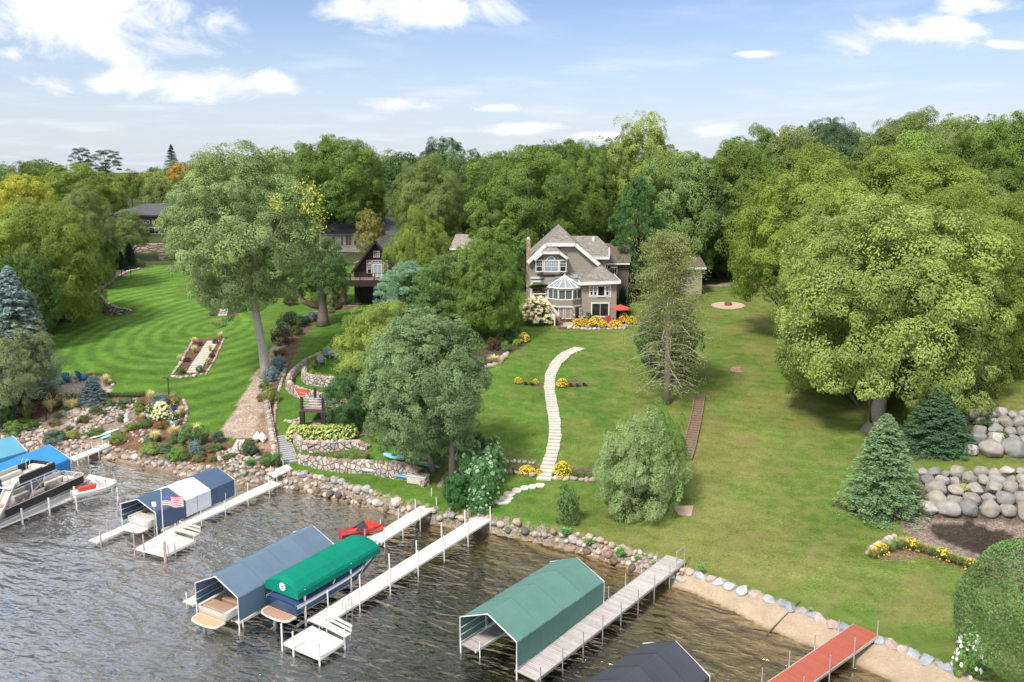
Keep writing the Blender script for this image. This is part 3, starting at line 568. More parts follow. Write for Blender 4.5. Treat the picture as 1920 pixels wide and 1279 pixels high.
def crown(seed, nc=110, nl=600, leaf=.011, cr=.11, flat=.0, low=-.55, rough=.2, shape='round', asp=.55, inner=.22, droop=0.0):
    r = np.random.default_rng(seed); D = fib(nc, r)
    ph = r.random((6,)) * 6.28; k = r.normal(size=(6, 3)) * 2.6
    bump = sum(np.sin(D @ k[i] + ph[i]) for i in range(6)) / 6
    rad = 1 + rough * bump * 1.6
    # crown profile
    z = D[:, 2]
    if shape == 'round': prof = np.where(z < 0, 1 - .12 * np.abs(z), 1)
    elif shape == 'oval': prof = 1 - .18 * np.maximum(z, 0)
    elif shape == 'cone': prof = 1 - .55 * np.maximum(z + .2, 0)
    elif shape == 'wedge': prof = (1 - .2 * np.maximum(z, 0)) * (1 - .38 * np.maximum(-z, 0))
    elif shape == 'flat': prof = 1 + .1 * (1 - np.abs(z))
    C = D * rad[:, None] * np.stack([prof, prof, np.ones(nc)], 1)
    keep = D[:, 2] > low; C = C[keep]; nin = int(len(C) * inner)
    Ci = r.normal(size=(nin, 3)); Ci = unit(Ci) * (r.random((nin, 1)) ** .5 * .72); Ci = Ci[Ci[:, 2] > low]
    C = np.concatenate([C, Ci]); R0 = cr * (.65 + .75 * r.random(len(C))) * 2
    # stray sprays standing out of the silhouette
    ns_ = int(nc * .7); Ds = D[keep][r.integers(0, keep.sum(), ns_)]; Ds = unit(Ds + r.normal(size=Ds.shape) * .12); Cs = Ds * (1.0 + .16 * r.random((ns_, 1)) ** 1.5) * (1 + rough * .15 * r.normal(size=(ns_, 1)))
    C = np.concatenate([C, Cs]); R0 = np.concatenate([R0, cr * (.35 + .5 * r.random(ns_)) * 2])
    # fit centres in the unit box leaving room for the clumps
    C = C * (.90 + .2 * r.random((len(C), 1))); C = C * .40; C[:, 2] = C[:, 2] * (1.0 / 1.0)
    out = []; lvs = []
    for i in range(len(C)):
        m = int(nl * (.6 + .8 * r.random()) * min(1, (R0[i] / (2 * cr)) ** 1.6 + .04)); d = unit(r.normal(size=(m, 3))); 
        outw = unit(C[i:i + 1] + np.array([[0, 0, .12]]))[0]
        d = d[(d @ outw) > -.35 - .5 * r.random()]; m = len(d)
        rr = R0[i] * (.62 + .42 * r.random((m, 1)) ** .6) * .5
        lump = 1 + .22 * np.sin(d @ (r.normal(size=3) * 4) + 2)[:, None]
        sc_n = 9; sub = unit(r.normal(size=(sc_n, 3)) + outw * .5); si = r.integers(0, sc_n, m); d2 = unit(d + sub[si] * .6)
        P = C[i] + (sub[si] * R0[i] * .36 + d2 * rr * .52) * np.array([1.1, 1.1, .8]); d = unit(d2 + sub[si] * .35); P[:, 2] -= droop * (rr[:, 0] + .02) * (1 + d[:, 0])
        Nn = unit(d * .8 + outw * .35 + np.array([0, 0, .45]) + r.normal(size=(m, 3)) * .33)
        out.append(leafquads(P, Nn, leaf, asp, r))
        lv = np.empty((m, 3)); lv[:, 0] = .5 + (r.random() - .5) * .9 + (r.random(m) - .5) * .5; lv[:, 1] = r.random() * .8 + r.random(m) * .2; lv[:, 2] = r.random(m)
        lvs.append(lv)
    V = np.concatenate(out); lo = np.percentile(V, .06, axis=0); hi = np.percentile(V, 99.94, axis=0)
    ctr = (lo + hi) / 2; rad_ = np.percentile(np.hypot(V[:, 0] - ctr[0], V[:, 1] - ctr[1]), 99.8); den = np.array([2 * rad_, 2 * rad_, hi[2] - lo[2]])
    V = (V - ctr) / den; V[:, 2] += .5
    return quadmesh('crown_leaves', V, np.concatenate(lvs)), (C - ctr) / den + np.array([0, 0, .5])
def conifer(seed, nb=420, per=70, needle=.012, power=.85, droop=.25, thick=.12, base=.02, gap=0.0, dead=False, jag=.25):
    """tiers of drooping branches carrying needle sprays"""
    r = np.random.default_rng(seed); out = []; lvs = []
    for i in range(nb):
        h = base + (1 - base) * (1 - (1 - i / nb) ** 1.0) ; h = min(h + r.normal() * .01, .99)
        if gap and r.random() < gap: continue
        Lb = .5 * (1 - h) ** power * (1 - jag + jag * 1.3 * r.random()) + .012; az = r.random() * 6.283 + i * 2.4
        t = r.random(per) ** .8; dirv = np.array([math.cos(az), math.sin(az), 0]); side = np.array([-dirv[1], dirv[0], 0])
        wd = thick * Lb * (1 - t * .75) + .006
        zz = h - droop * Lb * t + droop * .55 * Lb * t * t
        P = dirv * (t * Lb)[:, None] + side * (r.normal(size=per) * wd)[:, None]; P[:, 2] += zz + r.normal(size=per) * .006
        Nn = unit(np.array([0, 0, .9]) + dirv * .35 + r.normal(size=(per, 3)) * .4)
        a = unit(dirv * 1.0 + side * (r.normal(size=(per, 1)) * .8) + np.array([0, 0, -.15])); b = np.cross(Nn, a)
        s = needle * (.7 + .7 * r.random((per, 1))); 
        V = np.stack([P - a * s, P - b * s * .35, P + a * s, P + b * s * .35], 1).reshape(-1, 3)
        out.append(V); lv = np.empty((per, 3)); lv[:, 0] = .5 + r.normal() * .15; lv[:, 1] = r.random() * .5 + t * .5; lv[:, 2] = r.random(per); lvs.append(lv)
    V = np.concatenate(out); V[:, :2] /= np.percentile(np.abs(V[:, :2]), 99.5) * 2
    V[:, 2] = np.clip(V[:, 2], -.02, 1.03)
    return quadmesh('needle_crown', V, np.concatenate(lvs))
def pine(seed, nt=120, per=260, needle=.014, spread=.55, base=.12, tuft=.09, prof=.6):
    r = np.random.default_rng(seed); out = []; lvs = []; C = []
    for i in range(nt):
        h = base + (1 - base) * (i + .5) / nt; az = i * 2.39996 + r.normal() * .3; wr = (math.sin(math.pi * min(1, (h - base) / (1 - base) * .82 + .18)) ** prof) * (.35 + .65 * r.random() ** .5)
        c = np.array([math.cos(az) * wr * .42, math.sin(az) * wr * .42, h * .93 + .04 * wr]); C.append(c)
        m = int(per * (.6 + .8 * r.random())); d = unit(r.normal(size=(m, 3)) * np.array([1, 1, .5]) + np.array([0, 0, .25])); tr = tuft * (.6 + .7 * r.random())
        P = c + d * tr * (.3 + .7 * r.random((m, 1))) * np.array([1, 1, .5]); a = unit(d + r.normal(size=(m, 3)) * .35); Nn = unit(np.cross(a, r.normal(size=(m, 3)))); b = np.cross(Nn, a)
        s = needle * (.7 + .6 * r.random((m, 1))); out.append(np.stack([P - a * s, P - b * s * .28, P + a * s, P + b * s * .28], 1).reshape(-1, 3))
        lv = np.empty((m, 3)); lv[:, 0] = .5 + r.normal() * .15; lv[:, 1] = r.random() * .7 + .2 * r.random(m); lv[:, 2] = r.random(m); lvs.append(lv)
    V = np.concatenate(out); V[:, :2] /= np.percentile(np.abs(V[:, :2]), 99.3) * 2; V[:, 2] = (V[:, 2] - V[:, 2].min()) / (np.percentile(V[:, 2], 99.8) - V[:, 2].min())
    return quadmesh('pine_crown', V, np.concatenate(lvs)), np.array(C)
def limbs_mesh(C, H0=-.8, n=11, r0=.022, r1=.006, seed=0, fork=.15):
    """trunk from H0 below the crown's base up into it, limbs to some clumps; unit = crown box"""
    r = random.Random(seed); m = MB(); top = Vector((r.uniform(-.03, .03), r.uniform(-.03, .03), .72))
    pts = [Vector((0, 0, H0))]; 
    for i in range(1, 7):
        t = i / 6; pts.append(Vector((r.uniform(-.012, .012) + top.x * t, r.uniform(-.012, .012) + top.y * t, H0 + (top.z - H0) * t)))
    rr = [r0 * 1.55] + [r0 * (1 - .8 * (i / 6)) + r1 * .5 for i in range(1, 7)]
    m.path(pts, rr, n=9)
    idx = list(range(len(C))); r.shuffle(idx)
    for j in idx[:n]:
        c = Vector(C[j]); s0 = max(-.12, min(.6, c.z - .35 - r.random() * .2)); q = Vector((top.x * .5, top.y * .5, s0)); mid = (q + c) / 2 + Vector((0, 0, -.02)) + Vector((r.uniform(-.03, .03), r.uniform(-.03, .03), 0))
        m.path([q, q.lerp(mid, .5), mid, mid.lerp(c, .5), c], [r0 * .5, r0 * .38, r0 * .28, r1 * .7, r1 * .25], n=6)
    me = bpy.data.meshes.new('limbs'); me.from_pydata([tuple(v) for v in m.v], [], m.f); me.materials.append(BARKM)
    me.polygons.foreach_set('use_smooth', [True] * len(m.f)); return me
PR = {}
def reg(name, cm, C, **k): PR[name] = (cm, limbs_mesh(C, seed=hash(name) % 97 if False else len(PR), **k))
for nm, kw in (('big1', dict(seed=1, nc=165, nl=1250, leaf=.0054, cr=.082, rough=.27)), ('big2', dict(seed=2, nc=145, nl=1250, leaf=.0056, cr=.088, rough=.33, shape='round')),
               ('oval', dict(seed=3, nc=190, nl=1000, leaf=.0055, cr=.074, rough=.26, shape='oval')), ('cotton', dict(seed=23, nc=200, nl=950, leaf=.0055, cr=.078, rough=.17, shape='wedge', low=-.85, inner=.25)), ('mid1', dict(seed=4, nc=100, nl=520, leaf=.0085, cr=.09, rough=.24)),
               ('mid2', dict(seed=5, nc=90, nl=560, leaf=.0085, cr=.1, rough=.28, shape='oval')), ('mid3', dict(seed=6, nc=110, nl=480, leaf=.0085, cr=.085, rough=.2, low=-.8)),
               ('cone', dict(seed=7, nc=100, nl=420, leaf=.009, cr=.08, rough=.15, shape='cone', low=-.9))):
    cm, C = crown(**kw); reg(nm, cm, C)
far, C = crown(seed=8, nc=60, nl=200, leaf=.016, cr=.12, rough=.22); reg('far1', far, C, n=4)
far, C = crown(seed=10, nc=48, nl=210, leaf=.016, cr=.14, rough=.36, shape='flat'); reg('far3', far, C, n=4)
far, C = crown(seed=9, nc=55, nl=210, leaf=.016, cr=.13, rough=.28, shape='oval'); reg('far2', far, C, n=4)
ax = np.array([[0, 0, z] for z in np.linspace(.1, .9, 8)])
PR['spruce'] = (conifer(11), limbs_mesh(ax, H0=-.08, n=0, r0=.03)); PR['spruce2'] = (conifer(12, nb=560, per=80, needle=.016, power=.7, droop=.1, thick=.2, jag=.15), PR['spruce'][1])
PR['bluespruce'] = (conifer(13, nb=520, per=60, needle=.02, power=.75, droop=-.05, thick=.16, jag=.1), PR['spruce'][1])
pm, C = pine(14); PR['pine'] = (pm, limbs_mesh(C, H0=-.25, n=26, r0=.02))
pm, C = pine(15, nt=26, per=500, tuft=.13, base=.3, prof=.3); PR['pinetop'] = (pm, limbs_mesh(C, H0=-.8, n=20, r0=.02))
# shrubs
def shrub(seed, nc=26, nl=160, leaf=.035, cr=.2, low=-.5, rough=.12, **k):
    return crown(seed=seed, nc=nc, nl=nl, leaf=leaf, cr=cr, low=low, rough=rough, **k)[0]
SH = {'round': shrub(31), 'loose': shrub(32, nc=20, rough=.3, cr=.17), 'fine': shrub(33, nc=40, nl=220, leaf=.022, cr=.13)}
def tuft(seed, n=420, wid=.5, curl=.35, r=None, thin=.008):
    """ornamental grass: arching blades from one root"""
    r = np.random.default_rng(seed); V = []; lv = []
    for i in range(n):
        az = r.random() * 6.283; sp_ = wid * r.random() ** .7; H = .6 + .4 * r.random(); w_ = thin * (1 + r.random())
        p0 = np.array([math.cos(az) * .05, math.sin(az) * .05, 0]); p1 = np.array([math.cos(az) * sp_ * .45, math.sin(az) * sp_ * .45, H * .7]); p2 = np.array([math.cos(az) * sp_, math.sin(az) * sp_, H * (1 - curl * r.random())])
        s = np.array([-math.sin(az), math.cos(az), 0]) * w_
        V += [p0 - s, p0 + s, p1 + s, p1 - s, p1 - s, p1 + s, p2 + s * .3, p2 - s * .3]; q = [.5 + r.normal() * .15, r.random(), r.random()]; lv += [q, [q[0] - .6, q[1] + .3, 1]]
    return quadmesh('blades', np.array(V), np.array(lv))
SH['tuft'] = tuft(41); SH['reed'] = tuft(42, n=240, wid=.35, thin=.014); 
def flowercloud(seed, n=260, s=.03, asp=.9, low=.1):
    r = np.random.default_rng(seed); d = unit(r.normal(size=(n * 3, 3))); d = d[d[:, 2] > low][:n]
    P = d * .5 * (.92 + .16 * r.random((len(d), 1))); P[:, 2] = d[:, 2] * .95 + .04 + r.normal(size=len(d)) * .03
    out = []; lv = []
    for k in range(3):   # each bloom is three crossed petals pairs
        Nn = unit(d + r.normal(size=d.shape) * .6 + np.array([0, 0, .3])); out.append(leafquads(P + r.normal(size=P.shape) * s * .3, Nn, s, asp, r)); lv.append(np.stack([np.full(len(d), .5) + r.normal(size=len(d)) * .2, r.random(len(d)), r.random(len(d))], 1))
    return quadmesh('blooms', np.concatenate(out), np.concatenate(lv))
FL = {'small': flowercloud(51, 330, .035), 'big': flowercloud(52, 190, .06), 'sparse': flowercloud(53, 60, .05)}
def cyl_hedge(seed, n=26000, leaf=.010):
    """clipped arborvitae: egg shaped, dense fans of foliage"""
    r = np.random.default_rng(seed); d = unit(r.normal(size=(n, 3))); ph = r.random(5) * 6; k = r.normal(size=(5, 3)) * 9
    b = sum(np.sin(d @ k[i] + ph[i]) for i in range(5)) / 5; rad = 1 + .07 * b + .05 * np.sin(d @ k[0] * .3 + 1) - .07 * r.random(n) ** 2
    z = d[:, 2]; pr = 1 - .16 * z
    P = d * rad[:, None] * .5; P[:, :2] *= pr[:, None]; P[:, 2] += .5; Nn = unit(d + r.normal(size=d.shape) * .6)
    V = leafquads(P, Nn, leaf, .5, r); lv = np.stack([.5 + b * .5, np.clip(.4 + b, 0, 1), r.random(n)], 1)
    return quadmesh('clipped_foliage', V, lv)
SH['hedge'] = cyl_hedge(61); SH['hedgesmall'] = cyl_hedge(62, 5000, .024)
BARK = (.17, .135, .11, 1); PALEBARK = (.42, .38, .33, 1); DARKB = (.09, .065, .05, 1)
def gd(u, v): return G(u, v).y
def tree(label, proto, u, dist, vtop, vbot, wpx, color, name='deciduous_tree', group=None, bark=BARK, rz=None, x=None, gz_=None, cat='tree', conv=True, depthscale=1.0):
    """crown spans vtop..vbot of the photograph at the given distance, wpx wide; it stands on the ground there"""
    dist = cdist(dist) if conv else dist; vm = (vtop + vbot) / 2; x = PD(u, vm, dist).x if x is None else x; zt = PD(u, vtop, dist).z; zb = PD(u, vbot, dist).z; gr = gz(x, dist) if gz_ is None else gz_
    W = wpx * dist / RY(vm) * 1.07; zb = max(zb, gr - .3); Hc = max(zt - zb, 1)
    t = thing(name, label, cat, (x, dist, gr), 0, group); rz = random.uniform(0, 6.28) if rz is None else rz
    c = linkmesh('crown', PR[proto][0], t, (0, 0, zb - gr), (W, W * depthscale, Hc), (0, 0, rz)); c.color = color
    if proto in PFOOT:
        b = linkmesh('trunk', PR['post'], t, (0, 0, -.2), (W, W, (zb - gr) + Hc * .85)); b.color = bark; return t
    # the trunk mesh reaches .8 crown heights below; stretch so its foot meets the ground
    k = (zb - gr + .15)
    b = linkmesh('trunk', PR[proto][1], t, (0, 0, zb - gr), (W, W, Hc), (0, 0, rz)); b.color = bark
    if k > .8 * Hc:
        p_ = linkmesh('lower_trunk', PR['post'], t, (0, 0, -.2), (W * .8, W * .8, zb - gr + .45 * Hc)); p_.color = bark
    b.scale = (W, W, Hc)
    return t
PFOOT = {'spruce', 'spruce2', 'bluespruce'}
_pm = MB(); _pm.tube((0, 0, 0), (0, 0, 1), .028, .006, 9); PR['post'] = bpy.data.meshes.new('post_trunk'); PR['post'].from_pydata([tuple(v) for v in _pm.v], [], _pm.f); PR['post'].materials.append(BARKM)
# ---------------------------------------------------------------- woodland behind the gardens
TC = {'y': (0.366, 0.324, 0.029, 1), 'yg': (0.226, 0.265, 0.033, 1), 'g': (0.168, 0.228, 0.033, 1), 'dg': (0.087, 0.139, 0.028, 1), 'gg': (0.210, 0.243, 0.062, 1), 'bg': (0.104, 0.165, 0.074, 1), 'sv': (0.244, 0.270, 0.115, 1), 'o': (0.415, 0.216, 0.033, 1), 'lg': (0.289, 0.318, 0.057, 1),
      'py': (0.293, 0.324, 0.070, 1), 'blue': (0.195, 0.259, 0.172, 1)}
HERO = [
 # label, proto, u, dist, vtop, vbot, wpx, colour, bark
 ('yellow-green maple whose low green boughs hang over the lawn beyond the round fire pit', 'big2', 1500, 88, 272, 575, 300, 'yg', BARK),
 ('maple with orange and yellow tinted top in the middle of the right hand wood', 'big1', 1690, 92, 276, 560, 330, 'yg', BARK),
 ('golden green maple at the right edge of the photo, above the upper boulder terrace', 'big2', 1860, 74, 362, 735, 330, 'yg', BARK),
 ('pale silvery green tree crown between the two yellowish maples of the right wood', 'oval', 1575, 78, 335, 640, 230, 'lg', BARK),
 ('dark green tree topping the wood at the right, left of the bluish one', 'big2', 1425, 118, 232, 440, 165, 'g', BARK),
 ('bluish green oak on the skyline of the right hand wood', 'big1', 1545, 122, 222, 400, 165, 'bg', BARK),
 ('tall mid-green oak forming the highest top of the right hand skyline', 'big2', 1710, 112, 203, 440, 230, 'gg', BARK),
 ('dark green oak on the skyline in the top right corner of the wood', 'big1', 1862, 100, 211, 500, 215, 'g', BARK),
 ('olive green tree below the skyline oaks at the right edge', 'mid1', 1820, 92, 320, 560, 200, 'gg', BARK),
 ('small green tree filling the wood behind the right hand lawn by the beige garage', 'mid3', 1370, 120, 330, 520, 150, 'dg', BARK),
 ('tall light green cottonwood rising above the skyline behind the right end of the grey house', 'oval', 1215, 128, 212, 470, 190, 'lg', BARK),
 ('dark oak with a leaning bare trunk beside the beige garage', 'big2', 1312, 118, 300, 500, 150, 'dg', BARK),
 ('green and faintly orange tree behind the ridge of the grey house', 'big2', 1090, 126, 262, 480, 150, 'g', BARK),
 ('huge round oak standing directly behind the brick chimney of the grey house', 'big1', 985, 116, 272, 500, 250, 'g', BARK),
 ('soft grey-green oak to the left of the huge round one', 'big2', 805, 122, 288, 450, 150, 'gg', BARK),
 ('tall dark green oak on the skyline above the cream house', 'big1', 640, 152, 254, 430, 190, 'g', BARK),
 ('rounded green oak crown on the skyline right of the cottonwood', 'big2', 572, 160, 266, 420, 110, 'gg', BARK),
 ('distant round oak standing proud of the skyline in the centre', 'mid1', 832, 190, 256, 330, 85, 'bg', BARK),
 ('bright yellow-green tree beside the dark brown chalet', 'big2', 785, 95, 388, 590, 140, 'yg', BARK),
 ('dense green tree with two thin trunks left of the cream hydrangea', 'big1', 905, 88, 448, 690, 165, 'g', BARK),
 ('round yellow-green tree overhanging the wooden lookout deck', 'big2', 735, 72, 562, 800, 240, 'lg', BARK),
 ('yellowish maple nearest the lawn in the left wood', 'big1', 78, 95, 372, 610, 205, 'yg', BARK),
 ('bright yellow crown at the far left edge of the wood', 'mid1', 40, 125, 325, 430, 120, 'y', BARK),
 ('dull green oak behind the yellowish maple of the left wood', 'big2', 155, 112, 348, 500, 125, 'gg', BARK),
 ('slim green tree on the corner of the dry-stone retaining wall', 'mid2', 186, 112, 412, 560, 62, 'g', BARK),
 ('spreading grey-green tree in front of the brick house at the left', 'mid2', 236, 132, 392, 470, 95, 'gg', BARK),
 ('golden topped tree on the rise in the left wood', 'mid1', 150, 150, 305, 400, 150, 'yg', BARK),
 ('orange leaved tree on the left skyline', 'mid1', 335, 205, 305, 345, 45, 'o', BARK),
 ('dark green tree under the yellowish maple by the grey timber fence', 'mid3', 45, 88, 470, 690, 125, 'dg', BARK),
 ('yellow and green tree where the timber fence meets the stone wall', 'mid3', 132, 101, 505, 600, 76, 'yg', BARK),
 ('silver leaved broad tree at the left edge beside the patio', 'big2', 8, 72, 585, 760, 190, 'sv', BARK),
 ('rust tinged pyramidal tree in front of the cream house', 'cone', 694, 128, 390, 480, 58, 'o2', BARK),
 ('pale green tree between the chalet and the cottonwood', 'mid2', 612, 106, 470, 570, 85, 'g', BARK)]
TC['o2'] = (.24, .20, .05, 1)
for (lab, pr, u, d, vt, vb, wpx, cc, bk) in HERO:
    tree(lab, pr, u, d, vt, vb, wpx, TC[cc], bark=bk)
# woodland filling the hillside: many trees nothing in the photo tells apart
CN = {'g': 'mid-green', 'gg': 'grey-green', 'dg': 'dark green', 'yg': 'golden green', 'lg': 'light green', 'y': 'yellow'}
def wood(group, label, spots, cols_, names='deciduous_tree', zones=()):
    g0, l0 = group, label
    for (x, y, H, W) in spots:
        c = random.choice(cols_); u_ = 960 + x / y * FX; where = next((w_ for lim, w_ in zones if u_ < lim), '')
        if zones: label = CN[c] + ' ' + l0 + ' ' + where + (', far back' if y > 260 and len(l0 + where) < 60 else ''); group = g0 + ': ' + label
        else: label = CN[c] + ' ' + l0; group = g0 + ', ' + CN[c]
        pr = random.choice(['mid1', 'mid2', 'mid3'] if y < 175 else ['far1', 'far2', 'far3'])
        gr = gz(x, y); t = thing(names, label, 'tree', (x, y, gr), 0, group); rz = random.uniform(0, 6.28); k = TC[c]; j = random.uniform(.72, 1.1); k = (k[0] * random.uniform(.85, 1.25), k[1], k[2], 1)
        cc = linkmesh('crown', PR[pr][0], t, (0, 0, H * .22), (W * random.uniform(.85, 1.25), W * random.uniform(.85, 1.25), H * .78), (0, 0, rz)); cc.color = (k[0] * j, k[1] * j, k[2] * j, 1)
        b = linkmesh('trunk', PR[pr][1], t, (0, 0, H * .3), (W, W, H * .5), (0, 0, rz)); b.color = BARK
def scatter(x0f, x1f, ys, stepf, hf, wf=(.8, 1.1), skip=None):
    out = []
    for y in ys:
        x = x0f(y); 
        while x < x1f(y):
            px = x + random.uniform(-2, 2); py = y + random.uniform(-3, 3);
            if not (skip and skip(px, py)): ny = cdist(py); nx_ = px * ny / py * 1287 / FX; H = hf(nx_, ny) * random.uniform(.85, 1.12); out.append((nx_, ny, H, min(H * random.uniform(*wf) * .85, 16)))
            x += stepf(y)
    return out
def ang(u): return (u - 960) / 1287.
def houses_here(x, y):
    u = 960 + x / y * 1287.
    return (170 < u < 395 and y < 182) or (590 < u < 760 and y < 168) or (y < 122 and 960 < u < 1240) or (y < 135 and 600 < u < 960 and y < 128) or (395 <= u < 600 and y < 155)
# skyline target rows (v of the tree tops) along the picture
SKX = [-200, 0, 60, 130, 250, 330, 420, 540, 620, 700, 780, 860, 950, 1050, 1130, 1330, 1400, 1500, 1620, 1700, 1900, 2100]
SKV = [300, 300, 300, 322, 316, 310, 300, 290, 280, 288, 296, 282, 285, 268, 262, 290, 255, 245, 240, 225, 225, 225]
def hsky(x, y):
    u = 960 + x / y * FX; v = np.interp(u, SKX, SKV) + (6 if y < 250 else -6) + random.uniform(0, 12) * (1 if y > 250 else 1.5)
    return float(np.clip(CAMZ - (v - HOR) * y / FX - gz(x, y), 6, 27))
S1 = scatter(lambda y: ang(-60) * y, lambda y: ang(560) * y, [172, 186, 203, 224, 250, 285, 330, 400], lambda y: 11 + y * .012, hsky, skip=houses_here)
wood('woodland trees on the left skyline', 'tree in the wood', S1, ['g', 'gg', 'yg', 'yg', 'dg', 'g', 'lg'], zones=((200, 'at the left skyline, behind the yellow crown'), (400, 'behind the brick house'), (3000, 'behind the tall cottonwood')))
S2 = scatter(lambda y: ang(560) * y, lambda y: ang(1150) * y, [132, 146, 160, 178, 200, 235, 290, 370], lambda y: 10 + y * .016, hsky, skip=houses_here)
wood('woodland trees behind the houses', 'tree in the dense wood', S2, ['g', 'gg', 'dg', 'dg', 'g'], zones=((760, 'behind the cream house'), (950, 'behind the shake roofed house'), (3000, 'behind the grey house')))
S3 = scatter(lambda y: ang(1150) * y, lambda y: ang(1990) * y, [104, 116, 128, 142, 158, 180, 220], lambda y: 9 + y * .02, hsky, skip=lambda x, y: houses_here(x, y) or (y < 112 and x < 50))
wood('woodland trees of the right hillside', 'tree inside the right hand wood', S3, ['g', 'gg', 'dg', 'lg', 'g'], zones=((1360, 'behind the beige garage'), (1600, 'left of the highest oak'), (3000, 'at the right edge of the photo')))
S4 = scatter(lambda y: ang(-60) * y, lambda y: ang(70 if y < 110 else 150) * y, [84, 98, 112, 126, 142, 158], lambda y: 9, lambda x, y: 12)
wood('woodland trees at the left edge', 'tree in the thicket at the left edge behind the timber fence', [s for s in S4], ['g', 'dg', 'yg', 'g'])
S5 = scatter(lambda y: ang(1760) * y, lambda y: ang(2000) * y, [80, 92], lambda y: 10, lambda x, y: 15)
wood('trees above the boulder terraces', 'tree in the right edge of the wood above the boulder terraces', S5, ['g', 'yg'])
_mt = tree('broad pale yellow-green maple beside the right lawn, thick grey trunk behind the small spruce', 'big1', 1672, gd(1640, 806) + 3, 366, 792, 440, TC['py'], conv=False)
def mapletrunk():
    b = G(1638, 806); m = MB(); q = lambda u, v, o=0: PD(u, v, b.y + o); m.path([b + Vector((0, 0, -.3)), q(1641, 795), q(1646, 770), q(1652, 740, .5), q(1665, 690, 2), q(1690, 600, 3)], [1.25, .72, .62, .55, .45, .25], n=12); o = m.build('trunk_base', BARKM, _mt, smooth=True); o.color = (.36, .31, .27, 1)
    b = G(1722, 752); m = MB(); q = lambda u, v, o=0: PD(u, v, b.y + o); m.path([b + Vector((0, 0, -.3)), q(1726, 735), q(1731, 700), q(1745, 640, 1)], [.8, .45, .4, .25], n=10); t = thing('maple_tree', 'second grey trunked maple deep in shade just above the broad dark spruce', 'tree', b); o = m.build('trunk', BARKM, t, smooth=True); o.color = (.30, .24, .2, 1)
    c = linkmesh('crown', PR['big2'][0], t, (3, 2, 6), (17, 17, 14)); c.color = TC['yg']
mapletrunk()
def dup_con(label, pr, u, d, vt, vb, wpx, c=None, name='spruce_tree', bark=DARKB, **k): return tree(label, pr, u, d, vt, vb, wpx, c, name=name, bark=bark, **k)
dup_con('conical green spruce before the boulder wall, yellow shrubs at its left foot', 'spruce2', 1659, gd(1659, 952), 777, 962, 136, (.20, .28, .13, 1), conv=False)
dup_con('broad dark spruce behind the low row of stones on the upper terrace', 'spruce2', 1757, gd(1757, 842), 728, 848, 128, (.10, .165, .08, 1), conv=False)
dup_con('blue-green white pine right of the grey house', 'pine', 1196, 108, 335, 545, 105, (.12, .21, .055, 1), name='pine_tree')
dup_con('silver-blue pine in front of the dark brown chalet', 'pine', 768, 90, 492, 640, 125, (.26, .40, .24, 1), name='pine_tree')
dup_con('yellow-green pine between the blue pine and the dense green tree', 'pine', 838, 88, 480, 690, 130, (.20, .28, .075, 1), name='pine_tree')
dup_con('small blue spruce beside the patio with the blue chairs', 'bluespruce', 172, G(172, 754).y, 706, 757, 52, conv=False, c= (.17, .25, .25, 1))
dup_con('tall pale blue spruce poking out of the trees at the left edge', 'bluespruce', 24, 73, 500, 735, 120, (.22, .31, .27, 1))
dup_con('grey-green spruce behind the pale blue one at the left edge', 'spruce2', 62, 75, 545, 730, 72, (.19, .26, .19, 1))
dup_con('small dark spruce in the bed at the top of the mown lawn', 'spruce2', 243, 118, 455, 500, 26, (.03, .07, .05, 1))
dup_con('young dark spruce left of its twin in the bed above the stone wall', 'spruce2', 226, 119, 470, 505, 26, (.035, .075, .045, 1))
dup_con('left of the two pines standing above the left skyline', 'pinetop', 151, 210, 277, 325, 40, (.07, .12, .06, 1), name='pine_tree')
dup_con('right of the two pines standing above the left skyline', 'pinetop', 198, 210, 281, 325, 55, (.08, .13, .06, 1), name='pine_tree')
dup_con('thin spruce spire on the skyline left of the cottonwood', 'spruce', 322, 230, 271, 330, 34, (.09, .12, .10, 1))
dup_con('clipped dark green cone shrub beside the sliding glass door', 'spruce2', 1157, 97.5, 560, 600, 30, (.035, .09, .04, 1), name='cone_shrub', cat='shrub')
dup_con('dark juniper mound by the steps right of the grey house', 'spruce2', 1168, 99, 535, 590, 26, (.03, .07, .035, 1), name='juniper_shrub', cat='shrub')
